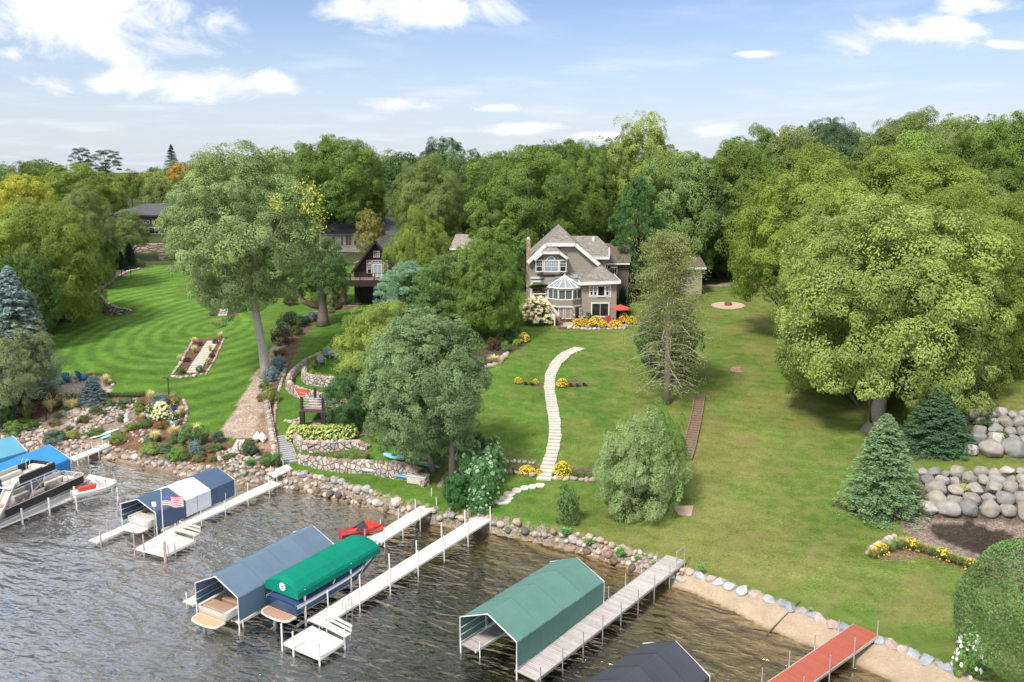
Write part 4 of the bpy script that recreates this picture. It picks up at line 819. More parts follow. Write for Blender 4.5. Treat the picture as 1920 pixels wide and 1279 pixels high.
# tall cottonwood with its own trunk and limbs
def cottonwood():
    b = G(498, 706); d = b.y; sc_ = d / FX
    t = thing('cottonwood_tree', 'tallest silvery green cottonwood with a long bare pale trunk beside the gravel path', 'tree', b)
    W = 335 * sc_; zt = PD(455, 276, d).z; zb = PD(455, 600, d).z
    c = linkmesh('crown', PR['cotton'][0], t, (PD(455, 440, d).x - b.x, 0, zb - b.z), (W * .96, W * .92, (zt - zb) * 1.03), (0, 0, .7)); c.color = (.26, .315, .11, 1)
    m = MB(); q = lambda u, v, o=0: PD(u, v, d + o)
    m.path([b + Vector((0, 0, -.2)), q(497, 690), q(492, 650), q(484, 610), q(478, 580), q(478, 540), q(490, 470), q(505, 420), q(500, 370), q(485, 320)], [.8, .54, .48, .44, .42, .33, .27, .2, .12, .05], n=12)
    m.path([q(479, 588), q(462, 560, -.3), q(445, 540, -.8), q(430, 520, -1), q(405, 470, -2), q(390, 410, -2)], [.3, .28, .26, .22, .15, .05], n=9)
    m.path([q(480, 560), q(500, 520, 1), q(530, 470, 2), q(555, 440, 2.5)], [.3, .26, .18, .05], n=8)
    m.path([q(485, 510), q(470, 450, -2), q(450, 380, -3), q(440, 330, -3)], [.28, .22, .14, .04], n=8)
    m.path([q(492, 468), q(515, 440, -2), q(528, 412, -3)], [.24, .16, .04], n=8)
    o = m.build('trunk', BARKM, t, smooth=True); o.color = PALEBARK
    yb = MB()
    V = []; lv = []; rr = np.random.default_rng(4)
    for (u, v, rad, o_) in ((578, 362, .7, -5), (590, 378, .6, -4.5), (572, 388, .45, -5), (516, 374, .45, -7), (522, 388, .3, -7), (600, 405, .5, -3), (596, 430, .4, -3), (560, 350, .4, -5)):
        c0 = np.array(PD(u, v, d + o_) - b); k = int(120 * rad); P_l = c0 + rr.normal(size=(k, 3)) * rad * .95; V.append(leafquads(P_l, unit(rr.normal(size=(k, 3)) + np.array([0, -.5, .8])), .13, .6, rr)); lv.append(np.stack([np.full(k, .5), rr.random(k), rr.random(k)], 1))
    ct = linkmesh('yellow_leaves', quadmesh('yellow_leaves', np.concatenate(V), np.concatenate(lv)), t); ct.color = (.42, .38, .05, 1)
cottonwood()
# tree with the dark thick trunk on the middle lawn
def forktree():
    b = G(606, 610); d = b.y; t = thing('elm_tree', 'thick brown trunk tree with one low bare limb, on the lawn beside the chalet', 'tree', b); q = lambda u, v, o=0: PD(u, v, d + o); s = d / FX
    m = MB(); m.path([b + Vector((0, 0, -.2)), q(606, 596), q(604, 570), q(603, 540), q(604, 510), q(601, 488)], [1.05, .7, .62, .58, .45, .25], n=12)
    m.path([q(603, 575), q(585, 572, -.3), q(570, 566, -.5), q(562, 552), q(545, 535), q(530, 520)], [.5, .42, .36, .3, .26, .1], n=8)
    o = m.build('trunk', BARKM, t, smooth=True); o.color = (.20, .15, .12, 1)
    c = linkmesh('crown', PR['mid2'][0], t, (0, 0, PD(606, 565, d).z - b.z), (135 * s, 120 * s, 125 * s), (0, 0, 1.2)); c.color = (.12, .19, .05, 1)
forktree()
# willow-like small tree with wind-blown pale leaves
m_, C = crown(seed=71, nc=110, nl=520, leaf=.0105, cr=.075, rough=.34, low=-.85, asp=.32, droop=.5, shape='oval'); PR['willow'] = (m_, limbs_mesh(C, n=14))
m_, C = crown(seed=75, nc=200, nl=800, leaf=.0080, cr=.085, rough=.26, low=-.95, asp=.45, inner=.4, droop=.12, shape='round'); PR['silver'] = (m_, limbs_mesh(C, n=14))
tree('small windblown tree with pale drooping leaves on the lower lawn, right of the stone stairs', 'willow', 1192, gd(1205, 958), 766, 992, 192, (.31, .38, .15, 1), conv=False, bark=BARK, name='willow_tree')
tree('brighter green small tree standing close behind the windblown pale one', 'willow', 1240, gd(1240, 930), 752, 955, 125, (.20, .30, .06, 1), conv=False, bark=BARK, name='willow_tree')
# silver poplar with two trunks
def poplar():
    a, b = G(848, 900), G(812, 884); d = a.y; s = d / FX; q = lambda u, v, o=0: PD(u, v, d + o)
    t = thing('silver_poplar_tree', 'silvery leaved poplar with two grey trunks on the grass beside the kayaks', 'tree', (b + a) / 2)
    m = MB(); m.path([a + Vector((0, 0, -.2)), q(849, 880), q(848, 845), q(842, 800), q(830, 740), q(810, 680)], [.42, .34, .3, .27, .2, .1], n=10)
    m.build('trunk', BARKM, t, smooth=True).color = (.30, .25, .20, 1)
    m = MB(); m.path([b + Vector((0, 0, -.2)), PD(808, 862, b.y), PD(803, 840, b.y), PD(790, 800, b.y), PD(770, 740, b.y)], [.3, .24, .22, .2, .1], n=10)
    m.build('trunk', BARKM, t, smooth=True).color = (.30, .25, .20, 1)
    c = linkmesh('crown', PR['silver'][0], t, Vector((PD(797, 730, d).x, d + .5, PD(797, 872, d).z)) - t.location, (278 * s, 250 * s, 312 * s), (0, 0, .4)); c.color = (.20, .265, .105, 1)
poplar()
tree('darker green tree tucked behind the silvery poplar, above the hydrangea hedge', 'mid3', 655, 67, 690, 812, 110, (.075, .14, .035, 1))
# half-bare larch-like tree with long dead boughs
def bare_pine():
    b = G(1250, 757); d = b.y; s = d / FX; q = lambda u, v, o=0: PD(u, v, d + o); r = random.Random(5)
    t = thing('half_bare_pine_tree', 'half-bare pine with a straight pale trunk and long dead boughs, right of the stone stairs', 'tree', b)
    m = MB(); m.path([b + Vector((0, 0, -.2)), q(1252, 700), q(1253, 640), q(1252, 560), q(1250, 500), q(1248, 440)], [.36, .3, .27, .2, .12, .04], n=10)
    m.build('trunk', BARKM, t, smooth=True).color = (.34, .29, .25, 1)
    m = MB(); P = []; 
    for i in range(110):
        f = (i + .5) / 110; v = 725 - f * 280; az = i * 2.4 + r.uniform(-.4, .4); Lb = s * (20 + 62 * math.sin(math.pi * min(1, f * .75 + .22))) * r.uniform(.6, 1.15)
        o = q(1252, v); e = o + Vector((math.cos(az) * Lb, math.sin(az) * Lb, (-.25 + .5 * f) * Lb)); mid = o.lerp(e, .5) + Vector((r.uniform(-.2, .2), r.uniform(-.2, .2), .12 * Lb))
        m.path([o, mid, e], [.055, .035, .012], n=4)
        for k in range(4):
            w0 = o.lerp(e, r.uniform(.4, .95)); w1 = w0 + Vector((r.uniform(-.6, .6), r.uniform(-.6, .6), r.uniform(-.4, .25))); m.path([w0, w1], [.022, .008], n=3); P.append((w1, f))
        P.append((e, f)); P.append((mid, f))
    m.build('dead_boughs', BARKM, t).color = (.40, .36, .31, 1)
    rr = np.random.default_rng(3); V = []; lv = []
    for p_, f in P:
        if r.random() > .35 + f * .75: continue
        n_ = int(28 + 62 * f); c = rr.normal(size=(n_, 3)) * np.array([.42, .42, .26]) + np.array(p_ - b); Nn = unit(rr.normal(size=(n_, 3)) + np.array([0, 0, .8])); V.append(leafquads(c, Nn, .085, .5, rr)); lv.append(np.stack([np.full(n_, .3 + .2 * r.random()), rr.random(n_), rr.random(n_)], 1))
    o = linkmesh('sparse_needles', quadmesh('sparse_needles', np.concatenate(V), np.concatenate(lv)), t); o.color = (.27, .27, .085, 1)
bare_pine()
dup_con('dense dark evergreen growing close behind the half-bare pine', 'mid3', 1252, 76.5, 560, 755, 130, (.075, .13, .045, 1), name='evergreen_tree')
# bushes big enough to read as small trees
def bush(label, kind, u, v, wpx, hpx, color, name='shrub', cat='shrub', group=None, fl=None, flc=None, rz=None, dy=1.0, sink=.06):
    b = G(u, v); s = b.y / RY(v); t = thing(name, label, cat, b, 0, group); H = hpx * s * 1.12; W = wpx * s
    c = linkmesh('foliage', SH[kind], t, (0, 0, -H * sink), (W, W * dy, H), (0, 0, random.uniform(0, 6.28) if rz is None else rz)); c.color = color
    if fl:
        f = linkmesh('blossoms', FL[fl], t, (0, 0, H * .0), (W * 1.02, W * 1.02 * dy, H), (0, 0, random.uniform(0, 6))); f.color = flc
    return t
# ================================================================ docks, canopies, boats
WHITE = mat('white_decking', (.60, .59, .58), .5, var=.05, scale=1.5)
WDECK = linemat('white_deck_boards', (.60, .59, .58), 'X', .15, .15, .55, var=.10, dark=.80, noise=.08)
ALU = mat('aluminium', (.62, .62, .62), .35, .7, var=.08)
WPOST = mat('white_post', (.76, .75, .72), .45, var=.08)
RUSTP = mat('rust_stained_post', (.46, .33, .26), .7, var=.25, scale=3)
GREYWOOD = linemat('weathered_planks', (.46, .42, .41), 'X', .15, .5, .8, var=.2, dark=.45, noise=.3)
REDDECK = linemat('salmon_planks', (.38, .10, .065), 'X', .16, .5, .6, var=.1, dark=.5, noise=.14)
def cloth(name, c): return mat(name, c, .75, var=.1, scale=.8, bump=.25, bscale=6, spec=.2)
def frame2(a, b):
    d = b - a; return math.atan2(d.y, d.x), math.hypot(d.x, d.y)
def posts(t, spec, zt, mat_, r=.035, name='post', bottom=-.4):
    for (x, y, h) in spec:
        m = MB(); m.tube((x, y, bottom), (x, y, zt + h), r, n=8); m.build(name, mat_, t, world=False)
def dock(label, pa, pb, za, zb, wd, deckm, pm, npost=8, ph=.85, name='dock', r=.035, group=None, th=.14, startx=0):
    a, b = PZ(pa[0], pa[1], za), PZ(pb[0], pb[1], zb); rz, ln = frame2(a, b); t = thing(name, label, 'dock', (a.x, a.y, 0), rz, group)
    m = MB(); m.beam((startx, 0, za - .03), (ln, 0, zb - .03), wd, .06); m.build('deck', deckm, t, world=False)
    m = MB()
    for s in (-1, 1): m.beam((startx, s * (wd / 2 + .02), za - .07), (ln, s * (wd / 2 + .02), zb - .07), .05, th)
    k = startx + .8
    while k < ln: m.beam((k, -wd / 2, za + (zb - za) * k / ln - .12), (k, wd / 2, za + (zb - za) * k / ln - .12), .05, .06); k += 1.5
    m.build('side_rails', pm if pm is not RUSTP else WPOST, t, world=False)
    sp = []
    for i in range(npost):
        x = startx + .3 + (ln - startx - .6) * i / max(npost - 1, 1)
        for s in (-1, 1):
            if (i + (s > 0)) % 2 == 0 or npost < 5: sp.append((x, s * (wd / 2 + .07), za + (zb - za) * x / ln + ph * random.uniform(.8, 1.1)))
    for (x, y, h) in sp:
        m = MB(); m.tube((x, y, -.4), (x, y, h), r, n=8); m.build('post', pm, t, world=False)
    return t, ln
def deckquad(label, px, z, deckm, pm, postpx=(), ph=.8, name='dock_platform', group=None, r=.05):
    P = [PZ(u, v, z) for u, v in px]; c = sum(P, Vector()) / len(P); rz = frame2(P[0], P[-1])[0]
    t = thing(name, label, 'platform', (c.x, c.y, 0), rz, group); m = MB(); m.ngon([p - Vector((0, 0, .06)) for p in P], .06, d=Vector((0, 0, 1))); m.build('deck', deckm, t)
    m = MB()
    for i in range(len(P)): m.beam(P[i] - Vector((0, 0, .10)), P[(i + 1) % len(P)] - Vector((0, 0, .10)), .05, .13)
    m.build('skirt', WPOST if deckm is not GREYWOOD else GREYWOOD, t)
    for (u, v, h, mm) in postpx:
        p = PZ(u, v, z); m = MB(); m.tube((p.x, p.y, -.4), (p.x, p.y, z + h), r, n=10); m.build('post', mm, t)
    return t
def canopy(label, nl, nr, fr, ze_, ridge, wallb, cols_, segs=((0, 1, 0),), frame=WPOST, wallz=.65, rise=None, left=True, endcap=False, name='boat_canopy', wd=None):
    A, B, C_ = PZ(nl[0], nl[1], ze_), PZ(nr[0], nr[1], ze_), PZ(fr[0], fr[1], ze_)
    rz, ln = frame2(B, C_); ux = Vector((math.cos(rz), math.sin(rz), 0)); uy = Vector((-ux.y, ux.x, 0)); wdt = wd or (A - B).dot(uy)
    o = B + uy * wdt / 2; md = o.y; zr = ze_ + (rise if rise else max(.5, min(1.2, PD(ridge[0], ridge[1], md).z - ze_)))
    print(label[:30], 'len %.1f wid %.1f rise %.2f ang %.0f' % (ln, wdt, zr - ze_, math.degrees(rz)))
    t = thing(name, label, 'boat canopy', (o.x, o.y, 0), rz); h = wdt / 2
    prof = [(-h, wallz), (-h, ze_ - .05), (-h + .04, ze_), (-h * .5, (ze_ + zr) / 2 + .02), (-.04, zr), (.04, zr), (h * .5, (ze_ + zr) / 2 + .02), (h - .04, ze_), (h, ze_ - .05), (h, wallz)]
    nx_ = 28; vs = []; fs = []; mi = []; 
    for i in range(nx_ + 1):
        x = ln * i / nx_; bow = (i * 4 / nx_) % 1; sag = -.03 * math.sin(math.pi * bow)
        for j, (y, z) in enumerate(prof): 
            k = 1 if 2 < j < 7 else .3; vs.append(Vector((x, y + (random.uniform(-.012, .012)), z + sag * k)))
    n = len(prof)
    for i in range(nx_):
        f = (i + .5) / nx_; q = 0
        for (a, b_, mm) in segs:
            if a <= f < b_: q = mm
        for j in range(n - 1): fs.append((i * n + j, i * n + j + 1, (i + 1) * n + j + 1, (i + 1) * n + j)); mi.append(q)
    m = MB(); m.v = vs; m.f = fs; m.m = mi; o_ = m.build('cover', cols_, t, world=False)
    md_ = o_.modifiers.new('s', 'SOLIDIFY'); md_.thickness = .02; md_.offset = -1
    m = MB(); off_ = .025
    for i in range(0, nx_ + 1, 7):
        x = min(max(ln * i / nx_, .03), ln - .03); m.path([(x, y * (1 + .012 / h), z + off_ * (2 < j < 7)) for j, (y, z) in enumerate(prof)], .012, n=5)
    m.build('seams', cols_[0], t, world=False)
    m = MB()
    for x in (-.02, ln * .25, ln * .5, ln * .75, ln + .02):
        pts = [(x, -h - .01, .35), (x, -h - .01, ze_), (x, 0, zr - .0), (x, h + .01, ze_), (x, h + .01, .35)]
        ins = .07 if 0 < x < ln else 0; off = -.07 if ins else 0; pts = [(q[0], q[1] * (1 - ins / h), q[2]) for q in pts]
        m.path([Vector(p) + Vector((0, 0, off)) for p in pts], .032, n=6)
    for z in (wallz, wallz + .42, wallz + .84):
        for s in (-1, 1): m.tube((0, s * (h - .05), z), (ln, s * (h - .05), z), .022, n=6)
    m.build('frame', frame, t, world=False)
    for x in (.0, ln):
        for s in (-1, 1): m = MB(); m.tube((x, s * (h + .0), -.4), (x, s * (h + .0), wallz + .2), .045, n=8); m.build('post', frame, t, world=False)
    return t, ln, wdt, rz
# --- canopies
c_grn = canopy('large pale sage green boat canopy over the grey wooden dock', (861, 1158), (969, 1204), (1132, 1090), 2.1, (911, 1151), 0, [cloth('sage_canvas', (.105, .215, .185))])
c_blu = canopy('faded slate blue boat canopy beside the bright green one', (360, 1096), (446, 1121), (625, 1020), 2.1, (399, 1081), 0, [cloth('slate_canvas', (.125, .185, .26))])
c_nav = canopy('navy boat canopy with a broad white band across its middle', (210, 951), (292, 962), (439, 899), 1.95, (249, 936), 0, [cloth('navy_canvas', (.075, .12, .20)), cloth('white_canvas', (.72, .74, .78))], segs=((0, 1, 0), (.36, .68, 1)))
c_brt = canopy('bright azure blue boat canopy behind the two-deck pontoon boat', (-200, 935), (-110, 958), (131, 860), 2.1, (0, 862), 0, [cloth('azure_canvas', (.05, .27, .60))], wallz=.3, rise=1.0, wd=4.2)
c_lbl = canopy('lighter turquoise-blue canopy at the left edge behind the azure one', (-280, 905), (-200, 918), (50, 845), 2.1, (0, 835), 0, [cloth('turquoise_canvas', (.13, .36, .50))], wallz=.5, rise=1.0, wd=4.0)
c_blk = canopy('charcoal boat canopy cut off by the bottom edge of the photo', (1100, 1330), (1190, 1376), (1330, 1268), 2.1, (1253, 1222), 0, [cloth('charcoal_canvas', (.055, .06, .08))], rise=.95, wd=3.9)
# bright green canopy with closed ends and a scalloped valance
def greencanopy():
    ze_ = 2.25; B, C_ = PZ(559, 1113, ze_), PZ(713, 1026, ze_); A = PZ(492, 1092, ze_); rz, ln = frame2(B, C_); uy = Vector((-math.sin(rz), math.cos(rz), 0)); wd = (A - B).dot(uy); o = B + uy * wd / 2; h = wd / 2
    print('greencanopy', ln, wd); t = thing('boat_canopy', 'emerald green canopy with a scalloped edge and a round white emblem, over the navy boat', 'boat canopy', (o.x, o.y, 0), rz)
    G1 = cloth('emerald_canvas', (.0, .20, .135)); m = MB(); nx_ = 44; prof = [(-1.0, -.42), (-1.0, -.05), (-.93, .12), (-.55, .42), (0, .6), (.55, .42), (.93, .12), (1.0, -.05), (1.0, -.42)]
    vs = []; fs = []; n = len(prof)
    for i in range(nx_ + 1):
        x = ln * i / nx_; e = min(x, ln - x); k = min(1, .72 + e * 1.1); rib = -.012 * abs(math.sin(i * math.pi / 4)); 
        for j, (y, z) in enumerate(prof): vs.append(Vector((x, y * h, ze_ + (z * k if z > 0 else z) + (rib if 1 < j < n - 2 else 0) + (.05 * abs(math.sin(i * 1.57)) if j in (0, n - 1) else 0))))
    for i in range(nx_):
        for j in range(n - 1): fs.append((i * n + j, i * n + j + 1, (i + 1) * n + j + 1, (i + 1) * n + j))
    for e in (0, nx_): fs.append(tuple(e * n + j for j in range(n)))
    m.v = vs; m.f = fs; m.m = [0] * len(fs); ob = m.build('cover', G1, t, world=False); md = ob.modifiers.new('s', 'SOLIDIFY'); md.thickness = .015
    m = MB(); W_ = mat('emblem_white', (.8, .8, .8)); c = Vector((-.03, -.1 * h, ze_ + .08)); m.v = []; 
    ring = [c + Vector((0, math.cos(a) * .24, math.sin(a) * .24)) for a in [i * math.pi / 12 for i in range(24)]]; m.ngon(ring, .02, d=Vector((-1, 0, 0)))
    em = m.build('round_emblem', W_, t, world=False); m = MB()
    for k, (yy, ww) in enumerate(((.09, .1), (-.0, .1), (-.09, .1))): m.box(c + Vector((-.03, -yy, .03)), (.012, .05, .11))
    m.box(c + Vector((-.03, 0, -.1)), (.012, .2, .035)); m.build('emblem_lettering', G1, em, world=False)
    m = MB()
    for x in (.15, ln * .36, ln * .7, ln - .15):
        m.tube((x, -h * .96, ze_ - .1), (x, h * .96, ze_ - .1), .03, n=6)
    for s in (-1, 1): m.tube((.1, s * h * .96, ze_ - .12), (ln - .1, s * h * .96, ze_ - .12), .035, n=6)
    m.build('frame', ALU, t, world=False)
    for x in (.55, ln * .62):
        for s in (-1, 1): m = MB(); m.tube((x, s * h * .95, -.4), (x, s * h * .95, ze_), .065, n=10); m.build('post', WPOST, t, world=False)
    m = MB()
    for s in (-1, 1): m.beam((-.1, s * h * .95, .32), (ln * .75, s * h * .95, .32), .08, .16); m.tube((ln * .62, s * h * .95, .4), (ln * .85, s * h * .95, 1.9), .03, n=6)
    m.build('lift_rails', ALU, t, world=False)
    return o, rz, ln, wd
gcn = greencanopy()
# --- docks
dock('longest white dock, reaching from the boulder shore out past the green canopy', (590, 1168), (930, 957), .45, 1.0, 1.15, WDECK, WPOST, 14, 1.0, r=.045)
deckquad('white square platform at the end of the longest dock', [(531, 1204), (600, 1234), (646, 1202), (585, 1173)], .45, WDECK, WPOST, [(529, 1206, 1.15, WPOST), (550, 1216, 1.0, WPOST), (599, 1233, .85, WPOST), (646, 1203, .7, WPOST)])
dock('white dock meeting the shore by the windblown bushes, with a short side arm', (703, 1013), (826, 935), .45, 1.15, 1.15, WDECK, WPOST, 8, .9)
deckquad('white side arm of the dock that points at the slate blue canopy', [(647, 999), (702, 1018), (707, 1005), (663, 991)], .45, WDECK, WPOST, [(656, 995, .8, ALU), (684, 1012, .8, ALU)])
dock('white dock along the navy and white canopy', (312, 996), (519, 904), .45, .6, 1.1, WDECK, WPOST, 10, .7)
deckquad('white platform under the flag at the end of its dock', [(255, 1027), (310, 1041), (367, 1013), (312, 995)], .45, WDECK, WPOST, [(252, 1026, 1.15, RUSTP), (270, 1031, 1.1, RUSTP), (311, 1042, .95, RUSTP), (364, 1013, .5, WPOST)])
dock('short white ramp from the dock up to the mown strip by the grey stairs', (507, 891), (543, 874), .95, 1.35, 1.1, WDECK, WPOST, 2, .6, name='dock_ramp')
dock('narrow weathered dock left of the boat under the navy canopy', (174, 1015), (345, 941), .4, .4, .75, mat('stained_white', (.62, .58, .52), .7, var=.2), RUSTP, 7, .8, r=.05)
dock('white dock with tall white posts beside the pontoon boat', (-90, 1016), (136, 928), .45, .45, 1.15, WDECK, WPOST, 9, .95, r=.075)
deckquad('white platform beyond the bow of the pontoon boat', [(150, 906), (196, 913), (219, 900), (168, 889)], .45, WDECK, WPOST, [(198, 912, .6, ALU), (170, 888, .8, ALU), (215, 899, .7, ALU)])
dock('narrow white dock between the azure canopy and the gravel bank', (133, 861), (204, 833), .5, .9, .95, WDECK, WPOST, 4, .6)
dock('narrow white plank dock touching shore behind the navy canopy', (398, 873), (423, 862), .9, 1.2, .9, WDECK, WPOST, 2, .2, name='dock_ramp')
dock('long grey wooden dock beside the sage green canopy', (985, 1266), (1268, 1046), .5, .95, 1.35, GREYWOOD, ALU, 17, .75)
dock('grey plank walkway inside the sage green canopy', (878, 1214), (1047, 1106), .5, .5, 1.0, GREYWOOD, WPOST, 5, .4)
dock('salmon red plank dock at the lower right', (1420, 1322), (1624, 1180), .5, .8, 1.45, REDDECK, ALU, 9, .9)
dock('white dock ledge left of the boat with tan seats', (352, 1131), (480, 1062), .4, .4, .8, WDECK, WPOST, 4, .5)
dock('white dock ledge right of the boat with tan seats', (440, 1165), (640, 1058), .4, .4, .55, WDECK, WPOST, 6, .15)
# hand rail at the head of the grey dock
def rail():
    a = PZ(1268, 1050, .95); t = thing('handrail', 'small metal handrail at the shore end of the grey wooden dock', 'railing', a); m = MB()
    for u, v in ((1283, 1052), (1268, 1064)): p = PZ(u, v, .9); m.tube(p, p + Vector((0, 0, 1.05)), .035, n=8)
    m.build('uprights', ALU, t); m = MB(); p, q = PZ(1283, 1052, .9), PZ(1268, 1064, .9)
    for h in (.5, 1.02): m.tube(p + Vector((0, 0, h)), q + Vector((0, 0, h)), .028, n=8)
    m.build('rails', ALU, t)
rail()
def bench(label, pa, pb, z, mt, side=1, name='dock_bench'):
    a, b = PZ(pa[0], pa[1], z + .45), PZ(pb[0], pb[1], z + .45); rz, ln = frame2(a, b); t = thing(name, label, 'bench', (a.x, a.y, z), rz)
    m = MB(); m.bb(0, ln, -.22, .0, .42, .46); m.bb(0, ln, .02, .24, .42, .46); m.build('seat', mt, t, world=False)
    m = MB(); y = .27 * side
    for k in (.62, .86): m.box((ln / 2, y + .05 * side * (k - .5) * 3, k), (ln, .035, .16))
    m.build('backrest', mt, t, world=False)
    for x in (.1, ln - .1):
        m = MB(); m.tube((x, y * .9, 0), (x, y + .06 * side, .95), .03, n=6); m.tube((x, -.2 * side, 0), (x, -.2 * side, .43), .03, n=6); m.tube((x, -.2 * side, .4), (x, y, .4), .03, n=6); m.build('leg', ALU, t, world=False)
bench('white bench with a backrest on the end platform of the longest dock', (602, 1166), (652, 1192), .45, WHITE, 1)
bench('weathered grey bench beside the platform with the flag', (330, 992), (370, 1003), .45, mat('greyed_bench', (.52, .49, .44), .7, var=.15), 1)
def ladder(label, px, z, rz):
    p = PZ(px[0], px[1], z); t = thing('dock_ladder', label, 'ladder', (p.x, p.y, z), rz)
    for s in (-.22, .22): m = MB(); m.path([(-.25, s, 0), (-.2, s, .5), (-.02, s, .68), (.12, s, .5), (.12, s, -1.2)], .025, n=6); m.build('rail', ALU, t, world=False)
    m = MB()
    for k in range(4): m.tube((.12, -.22, -.05 - .28 * k), (.12, .22, -.05 - .28 * k), .02, n=6)
    m.build('rungs', ALU, t, world=False)
ladder('metal swim ladder on the near edge of the flag platform', (322, 1036), .45, R(-60)); ladder('metal swim ladder on the right edge of the longest white dock', (652, 1142), .5, R(-40))
# flag
def flag():
    p = PZ(309, 1042, .45); t = thing('flagpole', 'thin white flagpole standing at the corner of the dock platform', 'flagpole', p); top = PD(302, 921, p.y)
    m = MB(); m.path([p + Vector((0, 0, .9)), top], [.035, .025], n=8); m.build('pole', WPOST, t); m = MB(); m.tube(p + Vector((0, 0, -2)), p + Vector((0, 0, 1.0)), .075, n=10); m.build('post', RUSTP, t)
    m = MB(); m.lathe(top, [(0, -.02), (.05, .02), (.06, .06), (.0, .12)], 8); m.build('finial', WPOST, t)
    f = thing('flag', 'stars and stripes flag flying from the thin white dock flagpole', 'flag', top + Vector((.04, 0, -.25)))
    reds, whites, blue = mat('flag_red', (.48, .04, .06), .8), mat('flag_white', (.75, .74, .74), .8), mat('flag_blue', (.05, .055, .22), .8)
    W_, H_ = 1.45, .78; nx_, nz = 26, 13; m = MB(); vs = []; 
    for i in range(nx_ + 1):
        for j in range(nz + 1):
            x = W_ * i / nx_; z = -H_ * j / nz; vs.append(Vector((x * .96, .09 * math.sin(x * 6.5 + z * 1.2) * (x / W_) ** .6, z - .10 * x + .035 * math.sin(x * 5))))
    m.v = vs
    for i in range(nx_):
        for j in range(nz): m.f.append((i * (nz + 1) + j, (i + 1) * (nz + 1) + j, (i + 1) * (nz + 1) + j + 1, i * (nz + 1) + j + 1)); m.m.append(2 if i < 10.4 and j < 7 else (0 if j % 2 == 0 else 1))
    o = m.build('cloth', [reds, whites, blue], f, world=False); md = o.modifiers.new('s', 'SOLIDIFY'); md.thickness = .008
    m = MB()
    for r_ in range(9):
        for c_ in range(6 if r_ % 2 == 0 else 5):
            x = .04 + .088 * c_ + (0.044 if r_ % 2 else 0); z = -.04 - .041 * r_; y = .09 * math.sin(x * 6.5 + z * 1.2) * (x / W_) ** .6
            pts = [Vector((x * .96 + math.cos(a) * (.017 if k % 2 == 0 else .008), y, z - .10 * x + .035 * math.sin(x * 5) + math.sin(a) * (.017 if k % 2 == 0 else .008))) for k, a in enumerate([math.pi / 2 + q * math.pi / 5 for q in range(10)])]
            m.ngon([p_ + Vector((0, -.012, 0)) for p_ in pts]); 
    m.build('stars', whites, f, world=False)
    p = PZ(288, 1000, .4); t = thing('dock_sign', 'thin pole with a small white board in front of the navy canopy', 'sign', p); tp = PD(289, 945, p.y); m = MB(); m.tube(p + Vector((0, 0, -1.5)), tp, .03, n=8); m.build('pole', ALU, t)
    m = MB(); m.box(tp + Vector((0, -.04, 0)), (.32, .03, .36)); m.build('board', WHITE, t)
flag()
